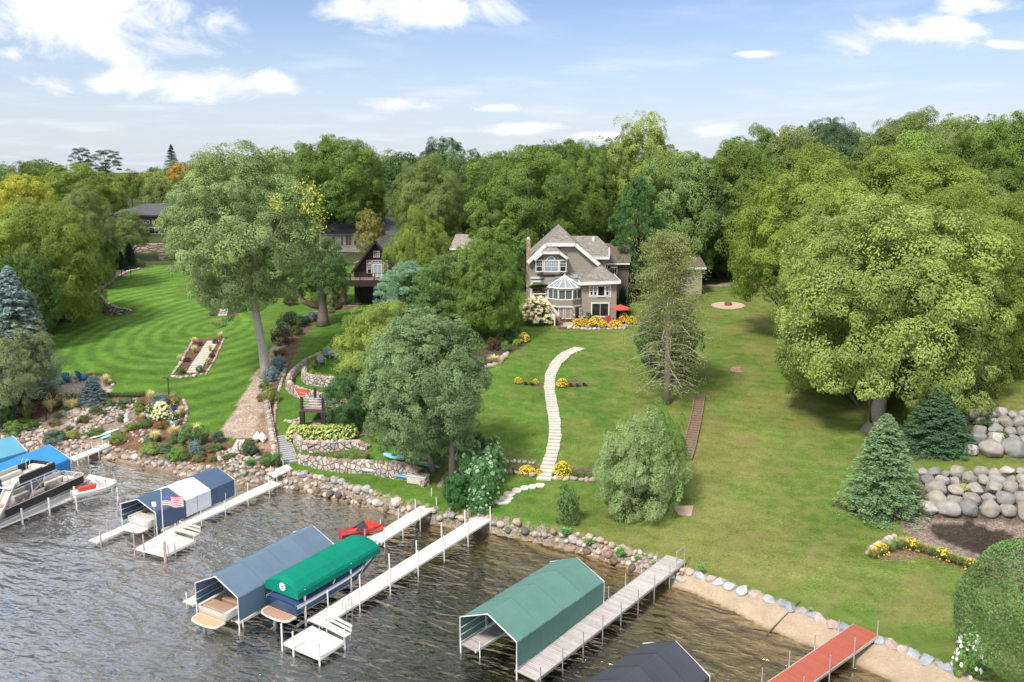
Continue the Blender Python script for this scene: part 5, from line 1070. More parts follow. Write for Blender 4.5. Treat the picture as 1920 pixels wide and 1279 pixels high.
# --- motor boats
def hullpts(Lh, B, H, x, keel=.0, flare=.9, full=.42):
    f = max(0, (x / Lh - full) / (1 - full)); b = B / 2 * (1 - f ** 2.4); b = max(b, .02); sheer = H * (1 + .22 * f ** 1.5); kz = keel + H * .85 * f ** 3
    return [(0, kz), (b * .72 * flare, kz + H * .28 * (1 - .3 * f)), (b * .93, kz + (sheer - kz) * .55), (b, sheer)]
def boat(label, loc, rz, Lh=6.8, B=2.4, H=1.0, z0=.25, hullc=(.7, .7, .7), topc=(.78, .78, .76), deckc=(.55, .38, .22), cover=None, seats=(.62, .5, .36), platform=True, stripe=None, shield=True, tower=False, name='motor_boat', seatbox=True):
    t = thing(name, label, 'boat', (loc[0], loc[1], z0), rz); nst = 14; m = MB(); vs = []; k = None
    for i in range(nst + 1):
        x = Lh * i / nst; p = hullpts(Lh, B, H, x); row = [Vector((x, -y, z)) for y, z in reversed(p[1:])] + [Vector((x, 0, p[0][1]))] + [Vector((x, y, z)) for y, z in p[1:]]; k = len(row); vs += row
    m.v = vs
    for i in range(nst):
        for j in range(k - 1): m.f.append((i * k + j, i * k + j + 1, (i + 1) * k + j + 1, (i + 1) * k + j)); m.m.append(1 if j in (0, k - 2) else 0)
    m.f.append(tuple(range(k))); m.m.append(1)
    m.build('hull', [mat('hull_' + '%d%d%d' % tuple(int(c * 99) for c in hullc), hullc, .18, var=.03, spec=.6), mat('hull_' + '%d%d%d' % tuple(int(c * 99) for c in topc), topc, .2, var=.03, spec=.6)], t, world=False, smooth=True)
    tm = mat('gelcoat', topc, .3, var=.04, spec=.5); m = MB(); g_ = []; 
    for i in range(nst + 1):
        x = Lh * i / nst; y, z = hullpts(Lh, B, H, x)[-1]; g_.append((x, y, z))
    # gunwale ring and foredeck
    for s in (-1, 1):
        for i in range(nst): 
            (x0, y0, z0_), (x1, y1, z1) = g_[i], g_[i + 1]; w_ = .22
            m.add([(x0, s * y0, z0_ + .02), (x1, s * y1, z1 + .02), (x1, s * max(y1 - w_, 0), z1 + .03), (x0, s * max(y0 - w_, 0), z0_ + .03)], [(0, 1, 2, 3)])
    fd = [i for i in range(nst + 1) if g_[i][0] > Lh * .62]
    for i in fd[:-1]:
        (x0, y0, z0_), (x1, y1, z1) = g_[i], g_[i + 1]; m.add([(x0, -y0, z0_ + .035), (x1, -y1, z1 + .035), (x1, 0, z1 + .12), (x1, y1, z1 + .035), (x0, y0, z0_ + .035), (x0, 0, z0_ + .14)], [(0, 1, 2, 5), (5, 2, 3, 4)])
    m.build('gunwale', tm, t, world=False)
    m = MB(); m.bb(.15, Lh * .64, -B / 2 + .2, B / 2 - .2, H * .42, H * .46); m.build('cockpit_floor', mat('cockpit_floor', (.45, .36, .27), .7), t, world=False)
    if platform:
        m = MB(); P = [(-.0, -B * .47), (-.5, -B * .46), (-.72, -B * .38), (-.82, -B * .15), (-.82, B * .15), (-.72, B * .38), (-.5, B * .46), (0, B * .47)]; m.ngon([(x, y, H * .38) for x, y in P], .1, d=Vector((0, 0, 1))); pf = m.build('swim_platform', tm, t, world=False)
        m = MB(); m.ngon([(x * .93 - .03, y * .92, H * .38 + .103) for x, y in P], .01, d=Vector((0, 0, 1))); m.build('teak_pad', mat('teak_pad_%d' % int(deckc[0] * 99), deckc, .7, var=.08), pf, world=False)
        m = MB(); m.path([(-.25, 0, H * .35), (-.55, 0, .1), (-.6, 0, -.35)], [.14, .11, .08], n=8); m.bb(-.85, -.4, -.04, .04, -.2, -.12); m.build('outdrive', mat('outdrive_grey', (.2, .2, .2), .4), t, world=False)
    if seatbox:
        sm = mat('seat_%d' % int(seats[0] * 99), seats, .6, var=.1); m = MB()
        m.bb(.1, .95, -B * .40, B * .40, H * .62, H * 1.02); m.build('sunpad', sm, t, world=False, bevel=.06)
        for s in (-1, 1): m = MB(); m.bb(Lh * .42, Lh * .50, s * B * .22 - .25, s * B * .22 + .25, H * .46, H * .8); m.bb(Lh * .40, Lh * .42, s * B * .22 - .25, s * B * .22 + .25, H * .7, H * 1.2); m.build('seat', sm, t, world=False, bevel=.04)
        m = MB(); m.bb(Lh * .2, Lh * .27, -B * .36, B * .36, H * .46, H * .82); m.build('rear_bench', sm, t, world=False, bevel=.05)
    if shield:
        m = MB(); x = Lh * .6; pts = [(x - .5, -B * .42), (x, -B * .36), (x + .25, -B * .15), (x + .25, B * .15), (x, B * .36), (x - .5, B * .42)]
        for (x0, y0), (x1, y1) in zip(pts, pts[1:]): m.add([(x0, y0, H * 1.05), (x1, y1, H * 1.08), (x1 - .25, y1 * .9, H * 1.08 + .42), (x0 - .2, y0 * .92, H * 1.05 + .38)], [(0, 1, 2, 3)])
        m.build('windshield', glassmat('boat_glass', (.06, .08, .1)), t, world=False)
    if cover:
        m = MB(); cm = cloth('boat_cover_%d' % int(cover[2] * 999), cover)
        for i in range(nst):
            (x0, y0, z0_), (x1, y1, z1) = g_[i], g_[i + 1]
            hh = lambda x: .42 * math.sin(math.pi * min(1, (x / Lh) * .9 + .1)) ** .6 + (.18 if .45 < x / Lh < .65 else 0)
            m.add([(x0, -y0 * .97, z0_ + .04), (x1, -y1 * .97, z1 + .04), (x1, -y1 * .45, z1 + .03 + hh(x1) * .8), (x0, -y0 * .45, z0_ + .03 + hh(x0) * .8), (x1, y1 * .45, z1 + .03 + hh(x1) * .8), (x0, y0 * .45, z0_ + .03 + hh(x0) * .8), (x1, y1 * .97, z1 + .04), (x0, y0 * .97, z0_ + .04)], [(0, 1, 2, 3), (3, 2, 4, 5), (5, 4, 6, 7)])
        (x0, y0, z0_) = g_[0]; m.add([(0, -y0 * .97, z0_ + .04), (0, -y0 * .45, z0_ + .25), (0, y0 * .45, z0_ + .25), (0, y0 * .97, z0_ + .04)], [(0, 1, 2, 3)])
        m.build('mooring_cover', cm, t, world=False)
    if stripe:
        for s in (-1, 1):
            m = MB()
            for i in range(nst):
                (x0, y0, z0_), (x1, y1, z1) = g_[i], g_[i + 1]; m.add([(x0, s * (y0 + .012), z0_ - .16), (x1, s * (y1 + .012), z1 - .16), (x1, s * (y1 + .05), z1 + .02), (x0, s * (y0 + .05), z0_ + .02)], [(0, 1, 2, 3)])
            m.build('rub_rail', mat('rub_rail', stripe, .3), t, world=False)
    if tower:
        m = MB()
        for s in (-1, 1): m.path([(Lh * .35, s * B * .45, H), (Lh * .42, s * B * .42, H * 1.55), (Lh * .52, s * B * .38, H * 1.6)], .05, n=6)
        m.build('arch', tm, t, world=False)
    return t
def incan(c, x, y=0):   # point inside a canopy frame
    o, rz = c; return (o[0] + math.cos(rz) * x - math.sin(rz) * y, o[1] + math.sin(rz) * x + math.cos(rz) * y)
cb = (c_blu[0].location, c_blu[3]); cn = (c_nav[0].location, c_nav[3])
boat('runabout with tan seats and tan swim platform, its stern out of the slate blue canopy', incan(cb, -.35, .05), c_blu[3], Lh=7.2, B=2.35, H=.95, z0=.1, hullc=(.66, .55, .30), topc=(.74, .71, .64), deckc=(.52, .36, .22), seats=(.40, .27, .19))
boat('white runabout with a beige rear cover, stern sticking out of the navy canopy', incan(cn, -.3, -.3), c_nav[3], Lh=6.6, B=2.2, H=1.0, z0=.3, hullc=(.70, .69, .66), topc=(.74, .73, .70), deckc=(.66, .62, .57), seats=(.60, .56, .50))
boat('large navy cruiser under the emerald canopy, with a brown swim platform', incan((gcn[0], gcn[1]), -.15, -.15), gcn[1], Lh=8.4, B=2.5, H=1.15, z0=.35, hullc=(.03, .075, .18), topc=(.035, .085, .2), deckc=(.42, .25, .19), cover=(.035, .07, .16), stripe=(.75, .75, .74), shield=False, seatbox=False, tower=True)
# --- personal watercraft
def pwc(label, loc, rz, z0, body, seat, cover=False, trim=(.08, .08, .09)):
    t = thing('jet_ski', label, 'jet ski', (loc[0], loc[1], z0), rz); Lh, B, H = 3.2, 1.15, .5; m = MB(); nst = 10; k = 0
    for i in range(nst + 1):
        x = Lh * i / nst; p = hullpts(Lh, B, H, x, full=.5); row = [Vector((x, -y, z)) for y, z in reversed(p[1:])] + [Vector((x, 0, p[0][1]))] + [Vector((x, y, z)) for y, z in p[1:]]; k = len(row); m.v += row
    for i in range(nst):
        for j in range(k - 1): m.f.append((i * k + j, i * k + j + 1, (i + 1) * k + j + 1, (i + 1) * k + j)); m.m.append(0)
        m.f.append((i * k, (i + 1) * k, (i + 1) * k + k - 1, i * k + k - 1)); m.m.append(0)
    m.f.append(tuple(range(k))); m.m.append(0)
    m.build('hull', mat('jet_hull_%d' % int(body[1] * 99), body, .25), t, world=False, smooth=False)
    sm = mat('jet_seat_%d' % int(seat[0] * 99), seat, .5)
    if cover:
        m = MB(); prof = [(0, .25), (.5, .38), (1.2, .5), (1.7, .85), (1.95, .95), (2.4, .75), (3.1, .45)]
        for (x0, h0), (x1, h1) in zip(prof, prof[1:]): m.add([(x0, -.56, .32), (x1, -.52 * (1 - .3 * (x1 > 2.4)), .32), (x1, 0, .1 + h1), (x0, 0, .1 + h0), (x1, .52 * (1 - .3 * (x1 > 2.4)), .32), (x0, .56, .32)], [(0, 1, 2, 3), (3, 2, 4, 5)])
        m.build('cover', sm, t, world=False); m = MB(); m.add([(1.0, -.42, .45), (1.9, -.40, .62), (1.8, -.02, 1.06), (1.3, -.02, .74)], [(0, 1, 2, 3)]); m.add([(1.0, .42, .45), (1.9, .40, .62), (1.8, .02, 1.06), (1.3, .02, .74)], [(0, 1, 2, 3)]); m.build('dark_panel', mat('cover_black', (.04, .04, .045), .7), t, world=False)
    else:
        m = MB(); m.bb(.35, 1.75, -.17, .17, .5, .85); m.build('seat', sm, t, world=False, bevel=.07)
        m = MB(); m.add([(1.6, -.3, .5), (3.05, -.12, .58), (3.05, .12, .58), (1.6, .3, .5), (1.75, -.2, .98), (2.3, -.12, .86), (2.3, .12, .86), (1.75, .2, .98)], [(0, 1, 5, 4), (3, 7, 6, 2), (4, 5, 6, 7), (0, 4, 7, 3), (1, 2, 6, 5)]); m.build('hood', mat('jet_hood', (.72, .70, .70), .3), t, world=False, bevel=.04)
        m = MB(); m.tube((1.75, -.38, 1.02), (1.75, .38, 1.02), .03, n=6); m.build('handlebar', mat('jet_trim', trim, .5), t, world=False)
p = PZ(138, 932, .7); pwc('red and white jet ski on a lift at the tip of the pontoon dock', (p.x, p.y), R(40), .55, (.72, .70, .70), (.62, .06, .03))
p = PZ(617, 1022, .6); pwc('jet ski under a red and black cover behind the emerald canopy', (p.x + .5, p.y + 1.2), R(28), .45, (.35, .03, .04), (.62, .03, .06), cover=True)
def lift(label, loc, rz):
    t = thing('boat_lift', label, 'lift', (loc[0], loc[1], 0), rz)
    for x in (0, 3.0):
        for s in (-.8, .8): m = MB(); m.tube((x, s, -.4), (x, s, 1.0), .05, n=8); m.build('post', WPOST, t, world=False)
    m = MB()
    for s in (-.8, .8): m.beam((-.2, s, .55), (3.2, s, .55), .06, .1); m.beam((-.2, s, .85), (3.2, s, .85), .05, .05)
    for x in (0, 1.5, 3): m.beam((x, -.8, .5), (x, .8, .5), .05, .08)
    m.build('cradle', ALU, t, world=False)
p = PZ(138, 932, .7); lift('low metal lift carrying the red and white jet ski', (p.x, p.y), R(40))
# --- two-deck pontoon boat with slide
def pontoon():
    a, b = PZ(41, 959, .8), PZ(168, 901, .8); rz, _ = frame2(a, b); ux = Vector((math.cos(rz), math.sin(rz), 0)); uy = Vector((-ux.y, ux.x, 0)); o = b + uy * 1.3 - ux * 8.6
    t = thing('pontoon_boat', 'two-deck pontoon boat with black side panels and a long beige slide', 'pontoon boat', (o.x, o.y, 0), rz)
    gp = mat('pontoon_alu', (.55, .55, .55), .3, .6); bg = mat('beige_vinyl', (.58, .54, .50), .6, var=.06); blk = linemat('black_panels', (.035, .032, .035), 'Z', .3, .2, .35, dark=.8); gr = mat('grey_vinyl', (.34, .32, .33), .6)
    L_, B_ = 8.6, 2.6
    for s in (-.95, .95): m = MB(); m.path([(0, s, .4), (7.6, s, .4), (8.4, s, .5), (8.7, s, .62)], [.32, .32, .2, .05], n=14); m.build('pontoon_tube', gp, t, world=False, smooth=True)
    m = MB(); m.bb(-.2, 8.7, -1.3, 1.3, .72, .82); m.build('deck', mat('pontoon_deck', (.34, .29, .25), .8), t, world=False)
    for (x0, x1, y0, y1) in ((.6, 8.0, -1.3, -1.26), (.6, 8.0, 1.26, 1.3), (8.3, 8.34, -.9, .9), (.6, .64, -1.3, .4)):
        m = MB(); m.bb(x0, x1, y0, y1, .87, 1.45); m.build('side_panel', blk if y1 < 1 and x1 - x0 > 1 else gr, t, world=False)
    m = MB()
    for y in (-1.3, 1.3): m.tube((.6, y, 1.48), (8.0, y, 1.48), .035, n=6); m.tube((8.0, y, 1.48), (8.34, y * .7, 1.48), .035, n=6)
    m.tube((8.34, -.9, 1.48), (8.34, .9, 1.48), .035, n=6); m.build('top_rail', bg, t, world=False)
    for (x0, x1, y0, y1) in ((6.4, 8.1, .65, 1.2), (6.4, 7.9, -1.2, -.7), (7.75, 8.2, -.6, .6), (3.2, 4.6, .65, 1.2), (.8, 1.8, -1.1, -.5)):
        m = MB(); m.bb(x0, x1, y0, y1, .82, 1.22); m.bb(x0, x1, y1 - .12 if y0 > 0 else y0, y1 if y0 > 0 else y0 + .12, 1.22, 1.55); m.build('seat', bg, t, world=False, bevel=.05)
    m = MB(); m.bb(4.9, 5.5, -1.1, -.5, .82, 1.5); m.bb(4.95, 5.2, -1.05, -.55, 1.5, 1.7); m.build('helm_console', gr, t, world=False, bevel=.04)
    m = MB(); m.lathe((4.8, -.8, 1.45), [(.17, 0), (.19, .02), (.17, .04)], 12); m.build('steering_wheel', mat('black_plastic', (.02, .02, .02), .4), t, world=False)
    # upper deck
    m = MB(); m.bb(1.3, 5.6, -1.15, 1.15, 2.75, 2.84); ud = m.build('upper_deck', mat('pale_deck', (.66, .66, .66), .5), t, world=False)
    for (x0, x1, y0, y1) in ((2.2, 5.5, -1.13, -1.08), (1.4, 5.5, 1.08, 1.13), (5.46, 5.5, -1.1, 1.1), (1.35, 1.4, -.3, 1.1)):
        m = MB(); m.bb(x0, x1, y0, y1, 2.86, 3.4); m.build('upper_side_panel', blk, t, world=False)
    for (x0, x1, y0, y1) in ((1.5, 4.0, .55, 1.05), (4.9, 5.42, -1.0, 1.0), (2.4, 4.4, -1.05, -.75)):
        m = MB(); m.bb(x0, x1, y0, y1, 2.84, 3.18); m.bb(x0, x1, y1 - .12 if y0 > 0 else y0, y1 if y0 > 0 else y0 + .1, 3.18, 3.5); m.build('upper_seat', bg, t, world=False, bevel=.06)
    for (xa, xb) in ((1.6, .9), (3.2, 3.2), (5.2, 6.2)):
        for s in (-1, 1): m = MB(); m.tube((xb, s * 1.22, .85), (xa, s * 1.1, 2.76), .045, n=8); m.build('upright', WPOST, t, world=False)
    m = MB()
    for s in (-1.2, 1.2): m.path([(2.4, s, .85), (3.2, s, 1.9), (4.4, s, 2.45), (5.4, s, 2.7)], .03, n=6); m.path([(6.8, s, .85), (6.5, s, 1.9), (5.9, s, 2.55), (5.5, s, 2.75)], .03, n=6)
    m.build('arch_tubes', WPOST, t, world=False)
    m = MB()
    for s in (-.2, .2): m.path([(4.6, 1.0 + s, 2.84), (4.6, 1.0 + s, 3.6), (4.75, 1.0 + s, 3.75), (4.95, 1.0 + s, 3.6), (4.95, 1.0 + s, 2.9)], .025, n=6)
    m.build('ladder_rails', mat('pale_blue_rail', (.45, .62, .75), .4), t, world=False)
    # slide: trough from the upper deck's rear corner down past the stern
    m = MB(); pts = [Vector(p) for p in ((2.1, -.75, 2.95), (1.7, -.8, 2.85), (1.1, -.95, 2.3), (.5, -1.1, 1.7), (-.1, -1.2, 1.2), (-.9, -1.25, .85), (-1.7, -1.25, .75))]; prev = None
    for i, P in enumerate(pts):
        row = [P + Vector((0, y, z)) for y, z in ((-.36, .24), (-.32, .0), (0, -.06), (.32, .0), (.36, .24), (.42, .24), (.38, -.08), (0, -.14), (-.38, -.08), (-.42, .24))]; m.v += row
    for i in range(len(pts) - 1):
        for j in range(10): m.f.append((i * 10 + j, i * 10 + (j + 1) % 10, (i + 1) * 10 + (j + 1) % 10, (i + 1) * 10 + j)); m.m.append(0)
    m.build('slide', mat('slide_beige', (.50, .47, .42), .4), t, world=False, smooth=True)
    # inflatable tube lying on deck
    i_ = thing('towable_tube', 'pink and white inflatable on the rear deck of the pontoon boat', 'inflatable', o + ux * .9 - uy * .75 + Vector((0, 0, .95)), rz); m = MB(); m.lathe((0, 0, 0), [(.28, -.1), (.5, -.1), (.6, .02), (.5, .14), (.28, .12), (.2, .02), (.28, -.1)], 18); m.build('tube', mat('pink_vinyl', (.7, .25, .32), .4), i_, world=False, smooth=True)
pontoon()
# ================================================================ houses
TRIM = mat('white_trim', (.78, .77, .76), .5, var=.03); SIDING = linemat('taupe_clapboard', (.335, .295, .25), 'Z', .2, .5, .75, var=.09, dark=.70, noise=.04)
SHING = shinglemat('tan_shingles', (.18, .16, .14), (.29, .262, .235), 3.0); GLASS = glassmat('window_glass', (.02, .025, .03)); PGLASS = glassmat('pale_glass', (.30, .36, .42), .1)
DBR = linemat('dark_brown_boards', (.030, .020, .022), 'Z', .18, .4, .6, var=.12, dark=.6); DBT = mat('dark_brown_trim', (.035, .024, .026), .55)
GSH = shinglemat('slate_grey_shingles', (.075, .08, .095), (.12, .125, .145), 2.5); WSH = shinglemat('weathered_shakes', (.25, .21, .18), (.42, .37, .33), 3.5); BSH = shinglemat('dark_brown_shingles', (.12, .095, .08), (.19, .155, .13), 3)
BRICK = stonewall_mat('chimney_stone', [(.42, .31, .24), (.50, .38, .30), (.36, .27, .22), (.46, .36, .30)], 3.2, (.4, .36, .32), edge=.03)
def Zv(v, Y): return PD(960, v, Y).z
def window(t, u0, u1, v0, v1, Y, nx_=1, ny_=1, fw=.12, glass=None, top=None, name='window', label=None, mat_=None):
    x0, x1, z0, z1 = XU(u0, Y), XU(u1, Y), Zv(v1, Y), Zv(v0, Y); f = MB(); fm = mat_ or TRIM
    f.bb(x0, x1, Y - .08, Y + .02, z0, z0 + fw); f.bb(x0, x1, Y - .08, Y + .02, z1 - fw, z1); f.bb(x0, x0 + fw, Y - .075, Y + .02, z0 + fw, z1 - fw); f.bb(x1 - fw, x1, Y - .075, Y + .02, z0 + fw, z1 - fw)
    for i in range(1, nx_): x = x0 + fw + (x1 - x0 - 2 * fw) * i / nx_; f.bb(x - .025, x + .025, Y - .06, Y + .0, z0 + fw, z1 - fw)
    if top:   # muntins only in the upper sash
        zm = z0 + (z1 - z0) * .45; f.bb(x0 + fw, x1 - fw, Y - .062, Y, zm - .03, zm + .03)
        for i in range(1, top): x = x0 + fw + (x1 - x0 - 2 * fw) * i / top; f.bb(x - .02, x + .02, Y - .058, Y, zm + .03, z1 - fw)
        zc = (zm + z1 - fw) / 2; f.bb(x0 + fw, x1 - fw, Y - .057, Y, zc - .018, zc + .018)
    for i in range(1, ny_): z = z0 + fw + (z1 - z0 - 2 * fw) * i / ny_; f.bb(x0 + fw, x1 - fw, Y - .056, Y, z - .02, z + .02)
    o = f.build(name, fm, t, label=label); g_ = MB(); g_.bb(x0 + fw, x1 - fw, Y - .03, Y - .01, z0 + fw, z1 - fw); g_.build('pane', glass or GLASS, o, world=False) if False else None
    gg = MB(); gg.bb(x0 + fw, x1 - fw, Y - .03, Y - .012, z0 + fw, z1 - fw); go = gg.build('pane', glass or GLASS, t); go.parent = o
    return o
def slab(m, pts, th=.18): m.ngon(pts, th, d=Vector((0, 0, -1)))
def greyhouse():
    b = G(1090, 602); Yw = b.y + .6; gz0 = b.z; Ym = Yw + 2.6; base = gz0 - .6
    t = thing('house', 'taupe three-storey house with clipped gables, white trim and a glazed octagonal sunroom', 'house', (XU(1075, Yw), Yw, gz0))
    X = XU; V3 = lambda u, v, Y: Vector((X(u, Y), Y, Zv(v, Y)))
    print('grey house Yw %.1f z %.1f' % (Yw, gz0), 'peak', Zv(429, Ym + 3))
    # main gable block
    m = MB(); W = [V3(992, 489, Ym), V3(1026, 459, Ym), V3(1076, 459, Ym), V3(1119, 491, Ym)]; xl, xr = W[0].x, W[3].x; depth = 10
    m.ngon([Vector((xl, Ym, base))] + W + [Vector((xr, Ym, base))], depth, d=Vector((0, 1, 0))); m.build('wall', SIDING, t)
    pk = V3(1051, 428, Ym + 3); ov = .45; Yf = Ym - ov
    el, er, tl, tr_ = V3(989, 491, Yf), V3(1123, 495, Yf), V3(1024, 457, Yf), V3(1078, 457, Yf); Yb = Ym + depth + .3
    B_ = lambda p, z=None: Vector((p.x, Yb, p.z if z is None else z)); rb = Vector((pk.x, Yb - 1, pk.z))
    m = MB(); up = Vector((0, 0, .2))
    slab(m, [el + up, tl + up, pk + up, rb + up, B_(el) + up]); slab(m, [tr_ + up, er + up, B_(er) + up, rb + up, pk + up]); slab(m, [tl + up * 1.02, tr_ + up * 1.02, pk + up * 1.02])
    m.build('roof', SHING, t); m = MB()
    for a, c in ((el, tl), (tl, tr_), (tr_, er)): m.beam(a + Vector((0, -.06, -.12)), c + Vector((0, -.06, -.12)), .12, .5, up=Vector((0, 1, 0)).cross(c - a))
    m.build('fascia', TRIM, t)
    # bay with arched window
    Yb_ = Ym - .9; m = MB(); z0, z1 = Zv(513, Yb_), Zv(474, Yb_); P = [(X(1003, Ym), Ym), (X(1018.5, Yb_), Yb_), (X(1048.5, Yb_), Yb_), (X(1063, Ym), Ym)]
    m.ngon([(x, y, z0 - .1) for x, y in P] , z1 - z0 + .2, d=Vector((0, 0, 1))); m.build('bay', SIDING, t)
    window(t, 1019, 1048, 487.5, 510.5, Yb_ - .03, 2, 1, .13, PGLASS, top=6)
    for (ua, ub, sgn) in ((1004, 1018, 1), (1048.5, 1062, -1)): window(t, ua, ub, 487, 510, Ym - .98, 1, 1, .12, top=3)
    arc = MB(); c = V3(1033, 488.5, Yb_ - .1); r_ = (X(1040.5, Yb_) - X(1025.5, Yb_)) / 2
    arc.path([c + Vector((math.cos(a) * r_, 0, math.sin(a) * r_ * 1.0)) for a in [math.pi * i / 12 for i in range(13)]], .09, n=6)
    a_ = arc.build('arched_window', TRIM, t); arc = MB(); arc.ngon([c + Vector((math.cos(a) * r_ * .95, .02, math.sin(a) * r_ * .95)) for a in [math.pi * i / 12 for i in range(13)]], .03, d=Vector((0, 1, 0))); p_ = arc.build('pane', PGLASS, t); p_.parent = a_
    m = MB(); Yq = Yb_ - .45; q = [V3(1001.5, 485, Yq), V3(1017, 472, Yq), V3(1049, 472, Yq), V3(1064, 483, Yq)]; rd = [V3(1025, 459, Ym), V3(1039, 459, Ym)]
    slab(m, [q[0], q[1], rd[0], V3(1001.5, 485, Ym)], .12); slab(m, [q[1], q[2], rd[1], rd[0]], .12); slab(m, [q[2], q[3], V3(1064, 483, Ym), rd[1]], .12); m.build('bay_roof', SHING, t)
    m = MB()
    for a, c in zip(q, q[1:]): m.beam(a + Vector((0, -.05, -.16)), c + Vector((0, -.05, -.16)), .1, .34, up=Vector((0, 1, 0)).cross(c - a))
    m.build('bay_fascia', TRIM, t)
    # chimney
    m = MB(); m.bb(X(987.3, Ym), X(994.8, Ym), Ym + .4, Ym + 1.4, base, Zv(449, Ym + 1)); ch = m.build('chimney', BRICK, t); m = MB(); m.tube((X(990.8, Ym), Ym + .9, Zv(449, Ym + 1)), (X(990.8, Ym), Ym + .9, Zv(444.5, Ym + 1)), .2, n=10); cc = m.build('flue', TRIM, t); cc.parent = ch
    # rear right cross gable
    Yr = Ym + 4; rr = Ym + 8.5; m = MB(); m.bb(X(1085, Yr), X(1136, Yr), Yr, Yr + 8, base, Zv(484, Yr)); m.build('rear_wall', SIDING, t)
    m = MB(); E0, E1, Ej, R0, R1 = V3(1104, 484, Yr - .5), V3(1141, 484, Yr - .5), V3(1140.5, 466, Yr + 2.2), V3(1060, 445, rr), V3(1118.5, 445, rr)
    slab(m, [E0 + up, E1 + up, Ej + up, R1 + up, R0 + up, V3(1060, 447, rr - .2) + up]); slab(m, [Ej + up, Vector((Ej.x, Yr + 10, Ej.z)) + up, R1 + up]); m.build('rear_roof', SHING, t)
    m = MB(); m.beam(E0 + Vector((0, -.05, .0)), E1 + Vector((.05, -.05, .0)), .12, .36); m.beam(E1 + Vector((.05, 0, .0)), Ej + Vector((.05, 0, .0)), .12, .36); m.build('rear_fascia', TRIM, t)
    m = MB(); v_ = V3(1112, 449, rr - 1); m.tube(v_ + Vector((0, 0, -.4)), v_ + Vector((0, 0, .35)), .22, .25, n=10); m.build('roof_vent', TRIM, t)
    # low brown wing at the far right
    Ys = Ym + 9; m = MB(); m.bb(X(1130, Ys), X(1178, Ys), Ys, Ys + 6, base, Zv(495, Ys)); m.build('low_wing_wall', mat('brown_wall', (.13, .10, .09), .8), t)
    m = MB(); slab(m, [V3(1128, 494, Ys - .5) + up, V3(1182, 494, Ys - .5) + up, V3(1180, 461, Ys + 4) + up, V3(1128, 458, Ys + 4) + up]); m.build('low_wing_roof', BSH, t)
    m = MB(); m.beam(V3(1128, 495, Ys - .55), V3(1180, 495, Ys - .55), .1, .22); m.build('low_wing_fascia', TRIM, t); window(t, 1137.5, 1157, 496, 514, Ys - .05, 4, 2, .14)
    m = MB(); c = V3(1150, 503, Ys - 2); m.lathe((c.x, c.y, c.z), [(0, .0), (.3, .04), (.48, .14)], 16); d_ = m.build('satellite_dish', TRIM, t)
    # right front wing with hip roof
    m = MB(); m.bb(X(1091.5, Yw), X(1156.5, Yw), Yw, Yw + 6, base, Zv(527, Yw)); m.build('front_wing_wall', SIDING, t)
    Ye_ = Yw - .55; a, c, ap = V3(1088, 530, Ye_), V3(1163, 527, Ye_), V3(1124, 495, Yw + 2.55); bk = Yw + 6.4; m = MB()
    slab(m, [a, c, ap], .1); slab(m, [Vector((a.x, bk, a.z)), a, ap, Vector((ap.x, bk, ap.z))], .1); slab(m, [c, Vector((c.x, bk, c.z)), Vector((ap.x, bk, ap.z)), ap], .1); m.build('front_wing_roof', SHING, t)
    m = MB(); m.beam(a + Vector((0, -.05, -.16)), c + Vector((0, -.05, -.16)), .12, .4); m.beam(c + Vector((.05, 0, -.16)), Vector((c.x + .05, bk, c.z - .16)), .12, .4); m.beam(a + Vector((-.05, 0, -.16)), Vector((a.x - .05, Ym, a.z - .16)), .12, .4); m.build('front_wing_fascia', TRIM, t)
    window(t, 1113, 1120, 536.5, 554.5, Yw - .03, 1, 1, .10, top=2); window(t, 1119.5, 1135.5, 535, 556.5, Yw - .05, 1, 1, .16); window(t, 1135.5, 1142.5, 536.5, 554.5, Yw - .03, 1, 1, .10, top=2)
    m = MB(); x0, x1, z0, z1 = X(1105, Yw), X(1146, Yw), Zv(557.5, Yw), Zv(533.5, Yw)
    m.bb(x0, x1, Yw - .045, Yw + .02, z0, z0 + .16); m.bb(x0, x1, Yw - .045, Yw + .02, z1 - .16, z1); m.bb(x0, x0 + .16, Yw - .044, Yw + .02, z0, z1); m.bb(x1 - .16, x1, Yw - .044, Yw + .02, z0, z1); m.build('window_surround', TRIM, t)
    window(t, 1106, 1113, 536.5, 554.5, Yw - .03, 1, 1, .10, top=2)
    window(t, 1108.5, 1143.5, 567, 595, Yw - .05, 2, 1, .17, name='sliding_door')
    # skirt roof with three skylights
    Ysk = Ym - 1.9; m = MB(); P = [V3(1020, 541, Ysk), V3(1100, 541, Ysk), V3(1104, 509.5, Ym + .05), V3(1021, 509.5, Ym + .05)]; slab(m, P, .12); m.build('skirt_roof', SHING, t)
    m = MB(); m.bb(X(1022, Ysk), X(1098, Ysk), Ysk + .2, Ym + .05, base, P[0].z - .12); m.build('skirt_wall', SIDING, t)
    n_ = (P[1] - P[0]).cross(P[3] - P[0]).normalized(); n_ = n_ if n_.z > 0 else -n_
    for u in (1045, 1063, 1079):
        m = MB(); c = Vector((X(u, Ym - .6), 0, 0)); f = .72; y = Ysk + (Ym - Ysk) * f; z = P[0].z + (P[3].z - P[0].z) * f; ctr = Vector((c.x, y, z)); sl = (P[3] - P[0]).normalized(); sl = Vector((0, sl.y, sl.z)).normalized()
        m.ngon([ctr + Vector((-.32, 0, 0)) - sl * .3, ctr + Vector((.32, 0, 0)) - sl * .3, ctr + Vector((.32, 0, 0)) + sl * .3, ctr + Vector((-.32, 0, 0)) + sl * .3], .09, d=n_); m.build('skylight', glassmat('skylight_glass', (.20, .30, .30), .1), t)
